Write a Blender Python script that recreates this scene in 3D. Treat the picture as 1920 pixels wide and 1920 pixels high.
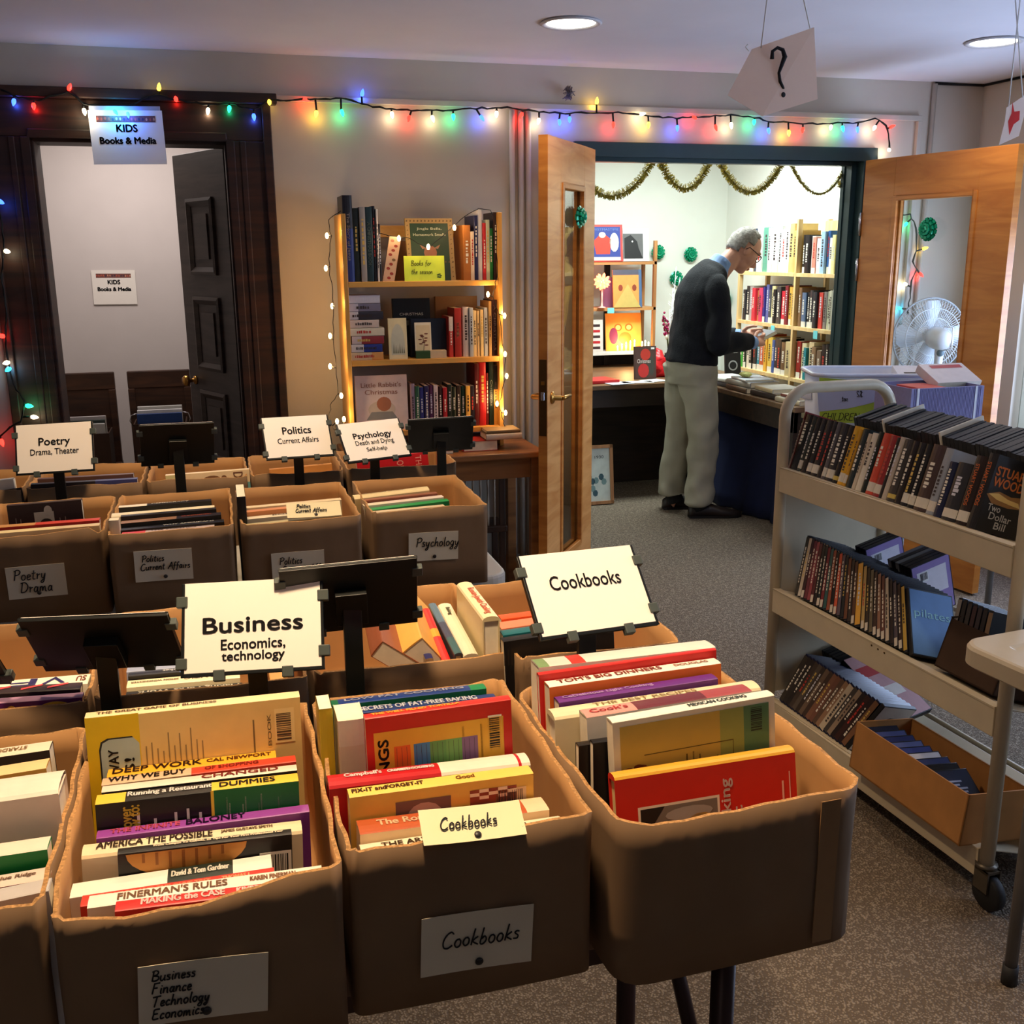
import bpy, bmesh, math, random
from mathutils import Vector as V, Matrix as MX
D = bpy.data
SC = bpy.context.scene
COL = SC.collection
for _o in list(D.objects):
    D.objects.remove(_o)
RND = random.Random(11)
rad = math.radians

# ------------------------------------------------------------------ camera
FPX = 1950.0
CAM = V((0, 0, 1.55))
_p, _r, _y = rad(14.0), rad(-0.4), rad(15.65)
CF = V((math.sin(_y) * math.cos(_p), math.cos(_y) * math.cos(_p), -math.sin(_p)))
_rt = CF.cross(V((0, 0, 1))).normalized()
_up = _rt.cross(CF)
CR = _rt * math.cos(_r) + _up * math.sin(_r)
CU = -_rt * math.sin(_r) + _up * math.cos(_r)
cam = D.objects.new('camera', D.cameras.new('camera'))
cam.data.sensor_width = 36
cam.data.lens = FPX / 1920 * 36
cam.data.clip_start = 0.05
cam.matrix_world = MX(((CR.x, CU.x, -CF.x, CAM.x), (CR.y, CU.y, -CF.y, CAM.y), (CR.z, CU.z, -CF.z, CAM.z), (0, 0, 0, 1)))
COL.objects.link(cam)
SC.camera = cam

def at(u, v, X=None, Y=None, Z=None):
    """world point on a real plane of the room (X, Y or Z known)"""
    d = CF + CR * ((u - 960) / FPX) - CU * ((v - 960) / FPX)
    k = (X - CAM.x) / d.x if X is not None else (Y - CAM.y) / d.y if Y is not None else (Z - CAM.z) / d.z
    return CAM + d * k

# ------------------------------------------------------------------ world, lights, exposure
W = D.worlds.new('sky')
SC.world = W
W.use_nodes = True
_b = W.node_tree.nodes['Background']
_b.inputs[0].default_value = (0.62, 0.78, 1.0, 1)
_b.inputs[1].default_value = 3.0
SC.view_settings.view_transform = 'Standard'
SC.view_settings.look = 'None'
SC.view_settings.gamma = 1
SC.view_settings.use_curve_mapping = False
SC.view_settings.exposure = 0.0
SC.cycles.use_denoising = True

def lamp(name, kind, loc, energy, color, size=0.1, target=None, parent=None, **kw):
    l = D.lights.new(name, kind)
    l.energy = energy
    l.color = color
    if kind == 'AREA':
        l.shape = kw.get('shape', 'DISK')
        l.size = size
        if 'size_y' in kw:
            l.shape = 'RECTANGLE'
            l.size_y = kw['size_y']
        l.spread = rad(kw.get('spread', 180))
    else:
        l.shadow_soft_size = size
        if kind == 'SPOT':
            l.spot_size = rad(kw.get('cone', 100))
            l.spot_blend = kw.get('blend', 0.6)
    o = D.objects.new(name, l)
    COL.objects.link(o)
    if parent:
        o.parent = parent
    o.location = loc
    if target is not None:
        o.rotation_euler = (V(target) - V(loc)).to_track_quat('-Z', 'Y').to_euler()
    return o

WARM = (1.0, 0.72, 0.44)
# the ceiling downlights of the front room (most of them out of the picture above the tables)
lamp('downlight_lamp', 'SPOT', (0.10, 1.06, 2.32), 118, WARM, 0.07, (0.10, 1.06, 0), cone=82, blend=0.6)
lamp('downlight_lamp', 'SPOT', (0.0, 2.43, 2.32), 80, WARM, 0.07, (0.0, 2.5, 0), cone=112, blend=0.7)
lamp('downlight_lamp', 'SPOT', (1.305, 3.83, 2.325), 17, (1.0, 0.76, 0.52), 0.07, (1.305, 3.83, 0), cone=130, blend=0.6)
lamp('downlight_lamp', 'SPOT', (3.05, 3.76, 2.325), 18, (1.0, 0.80, 0.58), 0.07, (3.05, 3.76, 0), cone=130, blend=0.6)
lamp('downlight_lamp', 'SPOT', (1.25, 1.55, 2.32), 28, WARM, 0.07, (1.25, 1.55, 0), cone=104, blend=0.8)
# daylight through the two windows of the right hand wall (the nearer one is out of the picture)
DAY = (0.52, 0.66, 1.0)
lamp('window_daylight', 'AREA', (3.80, 3.60, 1.12), 40, DAY, 1.28, (0.5, 3.60, 1.12), size_y=0.90)
lamp('window_daylight', 'AREA', (3.80, 1.45, 1.30), 24, DAY, 1.55, (0.5, 1.45, 1.30), size_y=1.20)
# fluorescent ceiling fitting of the bright back room, and the bulb of the children's room
lamp('annex_ceiling_lamp', 'AREA', (2.75, 6.05, 2.33), 55, (0.88, 1.0, 0.95), 1.2, (2.75, 6.05, 0), size_y=0.35)
lamp('small_room_lamp', 'AREA', (-0.40, 5.75, 2.33), 14, (1.0, 0.89, 0.84), 0.6, (-0.40, 5.9, 0))
lamp('unseen_rear_lamp', 'AREA', (-1.2, -0.9, 2.3), 2, (0.95, 0.82, 0.75), 0.8, (-1.2, -0.9, 0))  # weak soft lamp behind the camera, unseen

# ------------------------------------------------------------------ materials
def lin(c):
    o = []
    for x in c[:3]:
        x = x / 255.0
        o.append(x / 12.92 if x <= 0.04045 else ((x + 0.055) / 1.055) ** 2.4)
    return tuple(o) + (1.0,)

_MC = {}
def mat(c, rough=0.6, metal=0.0, emit=0.0, nz=0.10, sc=18.0, bump=0.0, spec=0.4, name=None):
    k = (tuple(c), rough, metal, emit, nz, sc, bump, spec)
    if k in _MC:
        return _MC[k]
    m = D.materials.new(name or 'mat_%02x%02x%02x' % tuple(int(max(0, min(255, x))) for x in c[:3]))
    m.use_nodes = True
    nt = m.node_tree
    b = nt.nodes['Principled BSDF']
    b.inputs['Roughness'].default_value = rough
    b.inputs['Metallic'].default_value = metal
    b.inputs['Specular IOR Level'].default_value = spec
    L = lin(c)
    tc = nt.nodes.new('ShaderNodeTexCoord')
    n = nt.nodes.new('ShaderNodeTexNoise')
    n.inputs['Scale'].default_value = sc
    n.inputs['Detail'].default_value = 4
    nt.links.new(tc.outputs['Object'], n.inputs['Vector'])
    rp = nt.nodes.new('ShaderNodeValToRGB')
    rp.color_ramp.elements[0].position = 0.3
    rp.color_ramp.elements[1].position = 0.7
    rp.color_ramp.elements[0].color = tuple(x * (1 - nz) for x in L[:3]) + (1,)
    rp.color_ramp.elements[1].color = tuple(min(1, x * (1 + nz)) for x in L[:3]) + (1,)
    nt.links.new(n.outputs['Fac'], rp.inputs['Fac'])
    nt.links.new(rp.outputs['Color'], b.inputs['Base Color'])
    if emit:
        b.inputs['Emission Color'].default_value = L
        b.inputs['Emission Strength'].default_value = emit
    if bump:
        bp = nt.nodes.new('ShaderNodeBump')
        bp.inputs['Strength'].default_value = bump
        bp.inputs['Distance'].default_value = 0.01
        nt.links.new(n.outputs['Fac'], bp.inputs['Height'])
        nt.links.new(bp.outputs['Normal'], b.inputs['Normal'])
    _MC[k] = m
    return m

def wood(a, b_, stretch=(1, 1, 9), rough=0.45, scale=9.0, bump=0.05):
    k = ('wood', a, b_, stretch, rough, scale)
    if k in _MC:
        return _MC[k]
    m = D.materials.new('wood_%02x%02x%02x' % tuple(a))
    m.use_nodes = True
    nt = m.node_tree
    b = nt.nodes['Principled BSDF']
    b.inputs['Roughness'].default_value = rough
    tc = nt.nodes.new('ShaderNodeTexCoord')
    mp = nt.nodes.new('ShaderNodeMapping')
    mp.inputs['Scale'].default_value = tuple(1.0 / s * 3 for s in stretch)
    n = nt.nodes.new('ShaderNodeTexNoise')
    n.inputs['Scale'].default_value = scale
    n.inputs['Detail'].default_value = 6
    n.inputs['Distortion'].default_value = 1.2
    rp = nt.nodes.new('ShaderNodeValToRGB')
    rp.color_ramp.elements[0].position = 0.33
    rp.color_ramp.elements[1].position = 0.68
    rp.color_ramp.elements[0].color = lin(a)
    rp.color_ramp.elements[1].color = lin(b_)
    nt.links.new(tc.outputs['Object'], mp.inputs['Vector'])
    nt.links.new(mp.outputs['Vector'], n.inputs['Vector'])
    nt.links.new(n.outputs['Fac'], rp.inputs['Fac'])
    nt.links.new(rp.outputs['Color'], b.inputs['Base Color'])
    bp = nt.nodes.new('ShaderNodeBump')
    bp.inputs['Strength'].default_value = bump
    nt.links.new(n.outputs['Fac'], bp.inputs['Height'])
    nt.links.new(bp.outputs['Normal'], b.inputs['Normal'])
    _MC[k] = m
    return m

def glass_mat():
    m = D.materials.new('door_glass')
    m.use_nodes = True
    nt = m.node_tree
    b = nt.nodes['Principled BSDF']
    nt.nodes.remove(b)
    out = nt.nodes['Material Output']
    tr = nt.nodes.new('ShaderNodeBsdfTransparent')
    tr.inputs[0].default_value = (0.93, 0.96, 0.95, 1)
    gl = nt.nodes.new('ShaderNodeBsdfGlossy')
    gl.inputs['Roughness'].default_value = 0.02
    lw = nt.nodes.new('ShaderNodeLayerWeight')
    lw.inputs['Blend'].default_value = 0.5
    pw = nt.nodes.new('ShaderNodeMath')
    pw.operation = 'POWER'
    pw.inputs[1].default_value = 4.0
    fr = nt.nodes.new('ShaderNodeMath')
    fr.operation = 'MULTIPLY_ADD'
    fr.inputs[1].default_value = 0.45
    fr.inputs[2].default_value = 0.03
    nt.links.new(lw.outputs['Facing'], pw.inputs[0])
    nt.links.new(pw.outputs[0], fr.inputs[0])
    mx = nt.nodes.new('ShaderNodeMixShader')
    nt.links.new(fr.outputs[0], mx.inputs[0])
    nt.links.new(tr.outputs[0], mx.inputs[1])
    nt.links.new(gl.outputs[0], mx.inputs[2])
    nt.links.new(mx.outputs[0], out.inputs[0])
    return m

def clear_plastic_mat():
    m = D.materials.new('clear_plastic')
    m.use_nodes = True
    nt = m.node_tree
    b = nt.nodes['Principled BSDF']
    b.inputs['Base Color'].default_value = (0.85, 0.9, 1, 1)
    b.inputs['Roughness'].default_value = 0.3
    out = nt.nodes['Material Output']
    tr = nt.nodes.new('ShaderNodeBsdfTransparent')
    mx = nt.nodes.new('ShaderNodeMixShader')
    mx.inputs[0].default_value = 0.6
    nt.links.new(tr.outputs[0], mx.inputs[1])
    nt.links.new(b.outputs[0], mx.inputs[2])
    nt.links.new(mx.outputs[0], out.inputs[0])
    return m

def thin_paper_mat(c, tl=.5):
    m = D.materials.new('thin_paper')
    m.use_nodes = True
    nt = m.node_tree
    b = nt.nodes['Principled BSDF']
    b.inputs['Roughness'].default_value = .85
    out = nt.nodes['Material Output']
    n = nt.nodes.new('ShaderNodeTexNoise')
    n.inputs['Scale'].default_value = 14
    rp = nt.nodes.new('ShaderNodeValToRGB')
    L = lin(c)
    rp.color_ramp.elements[0].color = tuple(x * .96 for x in L[:3]) + (1,)
    rp.color_ramp.elements[1].color = L
    nt.links.new(n.outputs['Fac'], rp.inputs['Fac'])
    nt.links.new(rp.outputs['Color'], b.inputs['Base Color'])
    tr = nt.nodes.new('ShaderNodeBsdfTranslucent')
    nt.links.new(rp.outputs['Color'], tr.inputs['Color'])
    mx = nt.nodes.new('ShaderNodeMixShader')
    mx.inputs[0].default_value = tl
    nt.links.new(b.outputs[0], mx.inputs[1])
    nt.links.new(tr.outputs[0], mx.inputs[2])
    nt.links.new(mx.outputs[0], out.inputs[0])
    return m

def carpet_mat():
    m = D.materials.new('loop_carpet')
    m.use_nodes = True
    nt = m.node_tree
    b = nt.nodes['Principled BSDF']
    b.inputs['Roughness'].default_value = 0.95
    b.inputs['Specular IOR Level'].default_value = 0.1
    tc = nt.nodes.new('ShaderNodeTexCoord')
    vo = nt.nodes.new('ShaderNodeTexVoronoi')
    vo.inputs['Scale'].default_value = 185
    no = nt.nodes.new('ShaderNodeTexNoise')
    no.inputs['Scale'].default_value = 60
    no.inputs['Detail'].default_value = 3
    mxv = nt.nodes.new('ShaderNodeMath')
    mxv.operation = 'ADD'
    nt.links.new(tc.outputs['Object'], vo.inputs['Vector'])
    nt.links.new(tc.outputs['Object'], no.inputs['Vector'])
    nt.links.new(vo.outputs['Distance'], mxv.inputs[0])
    nt.links.new(no.outputs['Fac'], mxv.inputs[1])
    rp = nt.nodes.new('ShaderNodeValToRGB')
    e = rp.color_ramp.elements
    e[0].position = 0.5
    e[0].color = lin((160, 147, 131))
    e[1].position = 1.15
    e[1].color = lin((104, 92, 80))
    mid = e.new(0.85)
    mid.color = lin((138, 125, 110))
    nt.links.new(mxv.outputs[0], rp.inputs[0])
    nt.links.new(rp.outputs['Color'], b.inputs['Base Color'])
    bp = nt.nodes.new('ShaderNodeBump')
    bp.invert = True
    bp.inputs['Strength'].default_value = 0.7
    bp.inputs['Distance'].default_value = 0.006
    nt.links.new(vo.outputs['Distance'], bp.inputs['Height'])
    nt.links.new(bp.outputs['Normal'], b.inputs['Normal'])
    return m

# ------------------------------------------------------------------ mesh builder
class MB:
    def __init__(s):
        s.v, s.f, s.m, s.ms, s.T, s.sm = [], [], [], [], None, []
    def mi(s, m):
        if m not in s.ms:
            s.ms.append(m)
        return s.ms.index(m)
    def add(s, vs, fs, m, smooth=False):
        n = len(s.v)
        s.v += [tuple(s.T @ V(p)) if s.T else tuple(p) for p in vs]
        s.f += [tuple(i + n for i in f) for f in fs]
        k = s.mi(m)
        s.m += [k] * len(fs)
        s.sm += [smooth] * len(fs)
        return s
    def box(s, x0, y0, z0, x1, y1, z1, m):
        return s.add([(x0, y0, z0), (x1, y0, z0), (x1, y1, z0), (x0, y1, z0), (x0, y0, z1), (x1, y0, z1), (x1, y1, z1), (x0, y1, z1)],
                     [(0, 3, 2, 1), (4, 5, 6, 7), (0, 1, 5, 4), (1, 2, 6, 5), (2, 3, 7, 6), (3, 0, 4, 7)], m)
    def tube(s, pts, r, m, n=8, closed=False, smooth=True):
        pts = [V(p) for p in pts]
        N = len(pts)
        rs = r if isinstance(r, (list, tuple)) else [r] * N
        vs, fs = [], []
        prev = None
        for i, p in enumerate(pts):
            if closed:
                t = pts[(i + 1) % N] - pts[i - 1]
            else:
                t = pts[min(i + 1, N - 1)] - pts[max(i - 1, 0)]
            t = t.normalized() if t.length > 1e-9 else V((0, 0, 1))
            if prev is None:
                a = t.orthogonal().normalized()
            else:
                a = prev - t * prev.dot(t)
                a = a.normalized() if a.length > 1e-6 else t.orthogonal().normalized()
            prev = a
            b = t.cross(a)
            rr = rs[i]
            ra, rb = rr if isinstance(rr, tuple) else (rr, rr)
            for k in range(n):
                an = 2 * math.pi * k / n
                vs.append(p + a * (ra * math.cos(an)) + b * (rb * math.sin(an)))
        for i in range(N if closed else N - 1):
            j = (i + 1) % N
            for k in range(n):
                l = (k + 1) % n
                fs.append((i * n + k, i * n + l, j * n + l, j * n + k))
        if not closed:
            fs.append(tuple(range(n - 1, -1, -1)))
            fs.append(tuple((N - 1) * n + k for k in range(n)))
        return s.add(vs, fs, m, smooth)
    def lathe(s, prof, m, n=24, o=(0, 0, 0), ax='Z', smooth=True):
        vs, fs = [], []
        for (r, h) in prof:
            for k in range(n):
                a = 2 * math.pi * k / n
                c, d = r * math.cos(a), r * math.sin(a)
                q = {'Z': (c, d, h), 'X': (h, c, d), 'Y': (d, h, c)}[ax]
                vs.append((q[0] + o[0], q[1] + o[1], q[2] + o[2]))
        for i in range(len(prof) - 1):
            for k in range(n):
                l = (k + 1) % n
                fs.append((i * n + k, i * n + l, (i + 1) * n + l, (i + 1) * n + k))
        fs.append(tuple(range(n - 1, -1, -1)))
        fs.append(tuple((len(prof) - 1) * n + k for k in range(n)))
        return s.add(vs, fs, m, smooth)
    def prism(s, poly, z0, z1, m, ax='Z'):
        def q(p, z):
            return {'Z': (p[0], p[1], z), 'Y': (p[0], z, p[1]), 'X': (z, p[0], p[1])}[ax]
        n = len(poly)
        vs = [q(p, z0) for p in poly] + [q(p, z1) for p in poly]
        fs = [tuple(range(n - 1, -1, -1)), tuple(range(n, 2 * n))] + [(i, (i + 1) % n, n + (i + 1) % n, n + i) for i in range(n)]
        return s.add(vs, fs, m)
    def ball(s, c, r, m, n=12, k=8):
        rx, ry, rz = r if isinstance(r, tuple) else (r, r, r)
        vs, fs = [], []
        for i in range(k + 1):
            t = math.pi * i / k
            for j in range(n):
                a = 2 * math.pi * j / n
                vs.append((c[0] + rx * math.sin(t) * math.cos(a), c[1] + ry * math.sin(t) * math.sin(a), c[2] - rz * math.cos(t)))
        for i in range(k):
            for j in range(n):
                l = (j + 1) % n
                fs.append((i * n + j, i * n + l, (i + 1) * n + l, (i + 1) * n + j))
        return s.add(vs, fs, m, True)
    def build(s, name, parent=None, bevel=0.0, merge=True, mods=None):
        me = D.meshes.new(name)
        me.from_pydata(s.v, [], s.f)
        for m in s.ms:
            me.materials.append(m)
        me.polygons.foreach_set('material_index', s.m)
        me.polygons.foreach_set('use_smooth', s.sm)
        bm = bmesh.new()
        bm.from_mesh(me)
        bmesh.ops.remove_doubles(bm, verts=bm.verts, dist=1e-6)
        bmesh.ops.recalc_face_normals(bm, faces=bm.faces)
        bm.to_mesh(me)
        bm.free()
        o = D.objects.new(name, me)
        COL.objects.link(o)
        if parent:
            o.parent = parent
        if bevel:
            md = o.modifiers.new('bevel', 'BEVEL')
            md.width = bevel
            md.segments = 2
            md.limit_method = 'ANGLE'
        return o

def tag(o, label, cat, group=None):
    o['label'] = label
    o['category'] = cat
    if group:
        o['group'] = group
    return o

def thing(name, label, cat, loc=(0, 0, 0), rotz=0.0, group=None, M=None):
    o = D.objects.new(name, None)
    o.empty_display_size = 0.05
    COL.objects.link(o)
    if M is not None:
        o.matrix_world = M
    else:
        o.location = loc
        o.rotation_euler = (0, 0, rotz)
    return tag(o, label, cat, group)

def struct(o):
    o['kind'] = 'structure'
    return o

def frame(o, x, y, z):
    """matrix from an origin and three axes"""
    x, y, z = V(x), V(y), V(z)
    return MX(((x.x, y.x, z.x, o[0]), (x.y, y.y, z.y, o[1]), (x.z, y.z, z.z, o[2]), (0, 0, 0, 1)))

_TXT = {}
def text_geo(s):
    if s not in _TXT:
        c = D.curves.new('lettering', 'FONT')
        c.body = s
        c.size = 1
        c.resolution_u = 3
        o = D.objects.new('lettering', c)
        me = o.to_mesh()
        vs = [tuple(v.co) for v in me.vertices]
        fs = [tuple(p.vertices) for p in me.polygons]
        o.to_mesh_clear()
        D.objects.remove(o)
        D.curves.remove(c)
        _TXT[s] = (vs, fs)
    return _TXT[s]

def put_text(mb, s, T, w=None, h=None, m=None, bold=0.0, depth=0.0004, shear=0.0, align='C'):
    """flat lettering centred at T's origin: local x right, y up, fitted into w by h"""
    vs, fs = text_geo(s)
    if not vs:
        return
    x0, x1 = min(v[0] for v in vs), max(v[0] for v in vs)
    y0, y1 = min(v[1] for v in vs), max(v[1] for v in vs)
    kx = w / (x1 - x0) if w else None
    ky = h / (y1 - y0) if h else None
    kx = kx or ky
    ky = ky or kx
    ox = (x0 + x1) / 2 if align == 'C' else x0
    oy = (y0 + y1) / 2
    old = mb.T
    offs = [(0, 0)] if not bold else [(-bold, 0), (bold, 0), (0, bold), (0, -bold)]
    for dx, dy in offs:
        mb.T = (old @ T) if old else T
        mb.add([((v[0] - ox) * kx + dx + shear * (v[1] - oy) * ky, (v[1] - oy) * ky + dy, depth) for v in vs], fs, m)
    mb.T = old
# ------------------------------------------------------------------ handwriting (single strokes, x-height 0.5)
HW = {
 'C': (.62, [[(.58, .86), (.42, 1), (.18, .82), (.04, .45), (.1, .1), (.32, 0), (.58, .16)]]),
 'B': (.62, [[(.12, .98), (.1, .5), (.06, 0)], [(.0, .9), (.3, 1), (.5, .84), (.4, .6), (.14, .5), (.5, .42), (.56, .16), (.3, 0), (.06, .04)]]),
 'F': (.58, [[(.16, .98), (.1, .5), (.05, 0)], [(.1, .96), (.6, 1)], [(.08, .52), (.44, .55)]]),
 'T': (.6, [[(.0, .92), (.3, .97), (.66, 1)], [(.34, .95), (.26, .4), (.2, 0)]]),
 'E': (.56, [[(.54, .96), (.12, .92), (.08, .5), (.05, .02), (.5, .04)], [(.08, .5), (.42, .53)]]),
 'P': (.56, [[(.14, .95), (.1, .5), (.06, 0)], [(.0, .86), (.3, 1), (.54, .84), (.44, .56), (.1, .46)]]),
 'D': (.66, [[(.14, .95), (.1, .5), (.06, .02)], [(.0, .92), (.36, .98), (.62, .6), (.44, .12), (.06, .02)]]),
 'A': (.66, [[(.0, 0), (.3, .6), (.46, 1), (.54, .5), (.6, 0)], [(.18, .38), (.62, .42)]]),
 'H': (.62, [[(.1, 1), (.06, 0)], [(.56, 1), (.52, 0)], [(.08, .5), (.54, .54)]]),
 'I': (.2, [[(.1, 1), (.08, 0)]]), 'L': (.5, [[(.1, 1), (.06, .03), (.48, .05)]]),
 'R': (.6, [[(.1, .98), (.06, 0)], [(.05, .95), (.4, .98), (.5, .75), (.1, .5), (.56, 0)]]),
 'N': (.62, [[(.06, 0), (.1, 1), (.52, 0), (.56, 1)]]), 'U': (.6, [[(.06, 1), (.06, .2), (.28, 0), (.5, .2), (.54, 1)]]),
 'S': (.55, [[(.5, .9), (.26, 1), (.08, .78), (.4, .48), (.44, .14), (.2, 0), (.0, .12)]]),
 'o': (.42, [[(.3, .5), (.12, .46), (.04, .2), (.16, 0), (.34, .1), (.36, .38), (.22, .5)]]),
 'k': (.46, [[(.16, 1), (.1, .5), (.04, 0)], [(.38, .5), (.1, .24), (.42, 0)]]),
 'b': (.42, [[(.14, 1), (.08, .5), (.04, .04), (.22, 0), (.36, .22), (.26, .46), (.08, .32)]]),
 's': (.34, [[(.3, .46), (.14, .5), (.06, .38), (.26, .2), (.22, .03), (.0, .04)]]),
 'u': (.46, [[(.06, .5), (.04, .12), (.18, 0), (.34, .2), (.38, .5), (.36, .1), (.46, 0)]]),
 'i': (.2, [[(.1, .5), (.07, .1), (.16, 0)], [(.13, .72), (.14, .75)]]),
 'n': (.46, [[(.06, .5), (.04, 0), (.1, .34), (.26, .5), (.34, .36), (.34, .06), (.44, 0)]]),
 'e': (.38, [[(.04, .24), (.3, .3), (.28, .48), (.12, .48), (.04, .2), (.14, .0), (.36, .08)]]),
 'a': (.44, [[(.34, .44), (.16, .5), (.04, .22), (.12, .02), (.28, .12), (.36, .5), (.34, .08), (.44, 0)]]),
 'c': (.36, [[(.32, .42), (.18, .5), (.04, .28), (.1, .02), (.34, .08)]]),
 'h': (.44, [[(.14, 1), (.08, .5), (.03, 0), (.1, .3), (.26, .48), (.34, .34), (.34, .04), (.42, 0)]]),
 'l': (.2, [[(.14, 1), (.08, .4), (.1, .04), (.2, 0)]]),
 'g': (.44, [[(.34, .44), (.16, .5), (.04, .26), (.14, .04), (.3, .16), (.36, .5), (.3, -.3), (.12, -.42), (.02, -.3), (.2, -.1), (.42, .06)]]),
 'y': (.46, [[(.06, .5), (.08, .12), (.22, .06), (.36, .5), (.28, -.2), (.12, -.42), (.02, -.28), (.3, -.04)]]),
 'm': (.66, [[(.06, .5), (.04, 0), (.1, .36), (.24, .48), (.28, .04), (.34, .36), (.48, .48), (.52, .06), (.64, 0)]]),
 'r': (.34, [[(.04, .42), (.1, .5), (.08, 0), (.12, .34), (.32, .46)]]),
 't': (.34, [[(.18, .86), (.12, .3), (.14, .03), (.32, .04)], [(.0, .58), (.34, .62)]]),
 'f': (.36, [[(.38, .9), (.26, 1), (.16, .7), (.12, .1), (.06, -.25)], [(.0, .48), (.34, .52)]]),
 'd': (.44, [[(.32, .42), (.14, .48), (.04, .2), (.14, .02), (.3, .16), (.38, 1), (.34, .1), (.44, 0)]]),
 '$': (.5, [[(.46, .84), (.26, .94), (.08, .74), (.4, .46), (.42, .14), (.2, .04), (.02, .16)], [(.3, 1.06), (.2, -.08)]]),
 '2': (.46, [[(.06, .76), (.24, .98), (.4, .78), (.3, .46), (.04, .04), (.44, .06)]]),
}

def hand(mb, lines, T, h, m, gap=1.35, r=0.0009, shear=0.12, x0=0.0, rnd=None):
    """handwritten lines; T origin is the left end of the first base line; h = capital height"""
    rnd = rnd or random.Random(3)
    for li, ln in enumerate(lines):
        dx = 0.0
        if isinstance(ln, tuple):
            dx, ln = ln
        x = dx
        y = -li * gap
        for ch in ln:
            if ch == ' ':
                x += .38
                continue
            w, st = HW.get(ch, HW['o'])
            jy = rnd.uniform(-.03, .03)
            for s in st:
                pts = []
                n = len(s)
                for i in range(n - 1):
                    p0, p1, p2, p3 = s[max(i - 1, 0)], s[i], s[i + 1], s[min(i + 2, n - 1)]
                    for k in range(4):
                        t = k / 4.0
                        q = [0.5 * (2 * p1[a] + (p2[a] - p0[a]) * t + (2 * p0[a] - 5 * p1[a] + 4 * p2[a] - p3[a]) * t * t
                                    + (3 * p1[a] - p0[a] - 3 * p2[a] + p3[a]) * t ** 3) for a in (0, 1)]
                        pts.append(q)
                pts.append(s[-1])
                P = [T @ V(((x + q[0] + shear * q[1]) * h, (y + q[1] + jy) * h, 0.0003)) for q in pts]
                mb.tube(P, r, m, n=5)
            x += w + .06

def sheet(mb, T, w, h, m, t=0.0004, curl=0.0):
    """thin sheet of paper or card centred at T's origin in its local xy plane"""
    n = 8
    vs, fs = [], []
    for side in (0, 1):
        for i in range(n + 1):
            for j in range(n + 1):
                x, y = (i / n - .5) * w, (j / n - .5) * h
                z = curl * ((i / n - .5) ** 2 * 4 + .5 * (j / n) ** 3) - side * t
                vs.append(T @ V((x, y, z)))
    N = (n + 1) ** 2
    for i in range(n):
        for j in range(n):
            a, b, c, d = i * (n + 1) + j, (i + 1) * (n + 1) + j, (i + 1) * (n + 1) + j + 1, i * (n + 1) + j + 1
            fs.append((a, b, c, d))
            fs.append((N + d, N + c, N + b, N + a))
    ring = [i * (n + 1) for i in range(n)] + [n * (n + 1) + j for j in range(n)] + [i * (n + 1) + n for i in range(n, 0, -1)] + list(range(n, 0, -1))
    for k in range(len(ring)):
        a, b = ring[k], ring[(k + 1) % len(ring)]
        fs.append((b, a, N + a, N + b))
    mb.add(vs, fs, m)

def lines_block(mb, T, w, h, n, m, rnd, t=0.0003, fill=.5):
    """rows of tiny unreadable print"""
    for i in range(n):
        y = h / 2 - (i + .5) * h / n
        L = w * rnd.uniform(.6, 1.0)
        hh = h / n * fill / 2
        old = mb.T
        mb.T = (old @ T) if old else T
        mb.add([(-w / 2, y - hh, t), (-w / 2 + L, y - hh, t), (-w / 2 + L, y + hh, t), (-w / 2, y + hh, t)], [(0, 1, 2, 3)], m)
        mb.T = old

def patch(mb, T, x0, y0, x1, y1, m, t=0.0003):
    old = mb.T
    mb.T = (old @ T) if old else T
    mb.add([(x0, y0, t), (x1, y0, t), (x1, y1, t), (x0, y1, t)], [(0, 1, 2, 3)], m)
    mb.T = old

def poly2(mb, T, pts, m, t=0.0003):
    old = mb.T
    mb.T = (old @ T) if old else T
    mb.add([(p[0], p[1], t) for p in pts], [tuple(range(len(pts)))], m)
    mb.T = old

def blob(cx, cy, rx, ry, n=14, a0=0):
    return [(cx + rx * math.cos(a0 + 2 * math.pi * k / n), cy + ry * math.sin(a0 + 2 * math.pi * k / n)) for k in range(n)]

def barcode(mb, T, w, h, rnd, white, black):
    patch(mb, T, -w / 2, -h / 2, w / 2, h / 2, white, .0003)
    x = -w * .42
    while x < w * .4:
        b = rnd.choice((.02, .03, .05)) * w
        patch(mb, T, x, -h * .32, x + b, h * .42, black, .0005)
        x += b + rnd.choice((.02, .03, .04)) * w
# ------------------------------------------------------------------ the rooms
WY, ZC, XR = 4.70, 2.35, 3.78
M_wall = mat((196, 188, 174), .85, nz=.03, sc=6)
M_wall2 = mat((226, 229, 222), .85, nz=.02, sc=6)
M_wallk = mat((214, 206, 202), .85, nz=.02, sc=6)
M_ceil = mat((222, 220, 226), .9, nz=.02, sc=5)
M_green = mat((40, 62, 64), .35, nz=.06)
M_dark = wood((28, 13, 8), (64, 33, 18), (9, 9, 1), .55, 7)
M_ddoor = wood((44, 35, 31), (70, 58, 52), (9, 9, 1), .5, 7)
M_maple = wood((200, 132, 66), (226, 164, 96), (7, 7, 1), .4, 6, .03)
M_oakdoor = wood((176, 104, 38), (206, 134, 58), (7, 7, 1), .4, 6, .03)
M_brass = mat((190, 140, 70), .28, 1.0, nz=.05)
M_brassd = mat((110, 82, 50), .4, 1.0, nz=.1)
M_chrome = mat((190, 190, 195), .25, 1.0, nz=.04)
M_black = mat((12, 12, 13), .45, nz=.1)
M_cord = mat((10, 14, 12), .5)
M_ink = mat((16, 15, 18), .6, nz=.02)
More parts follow.
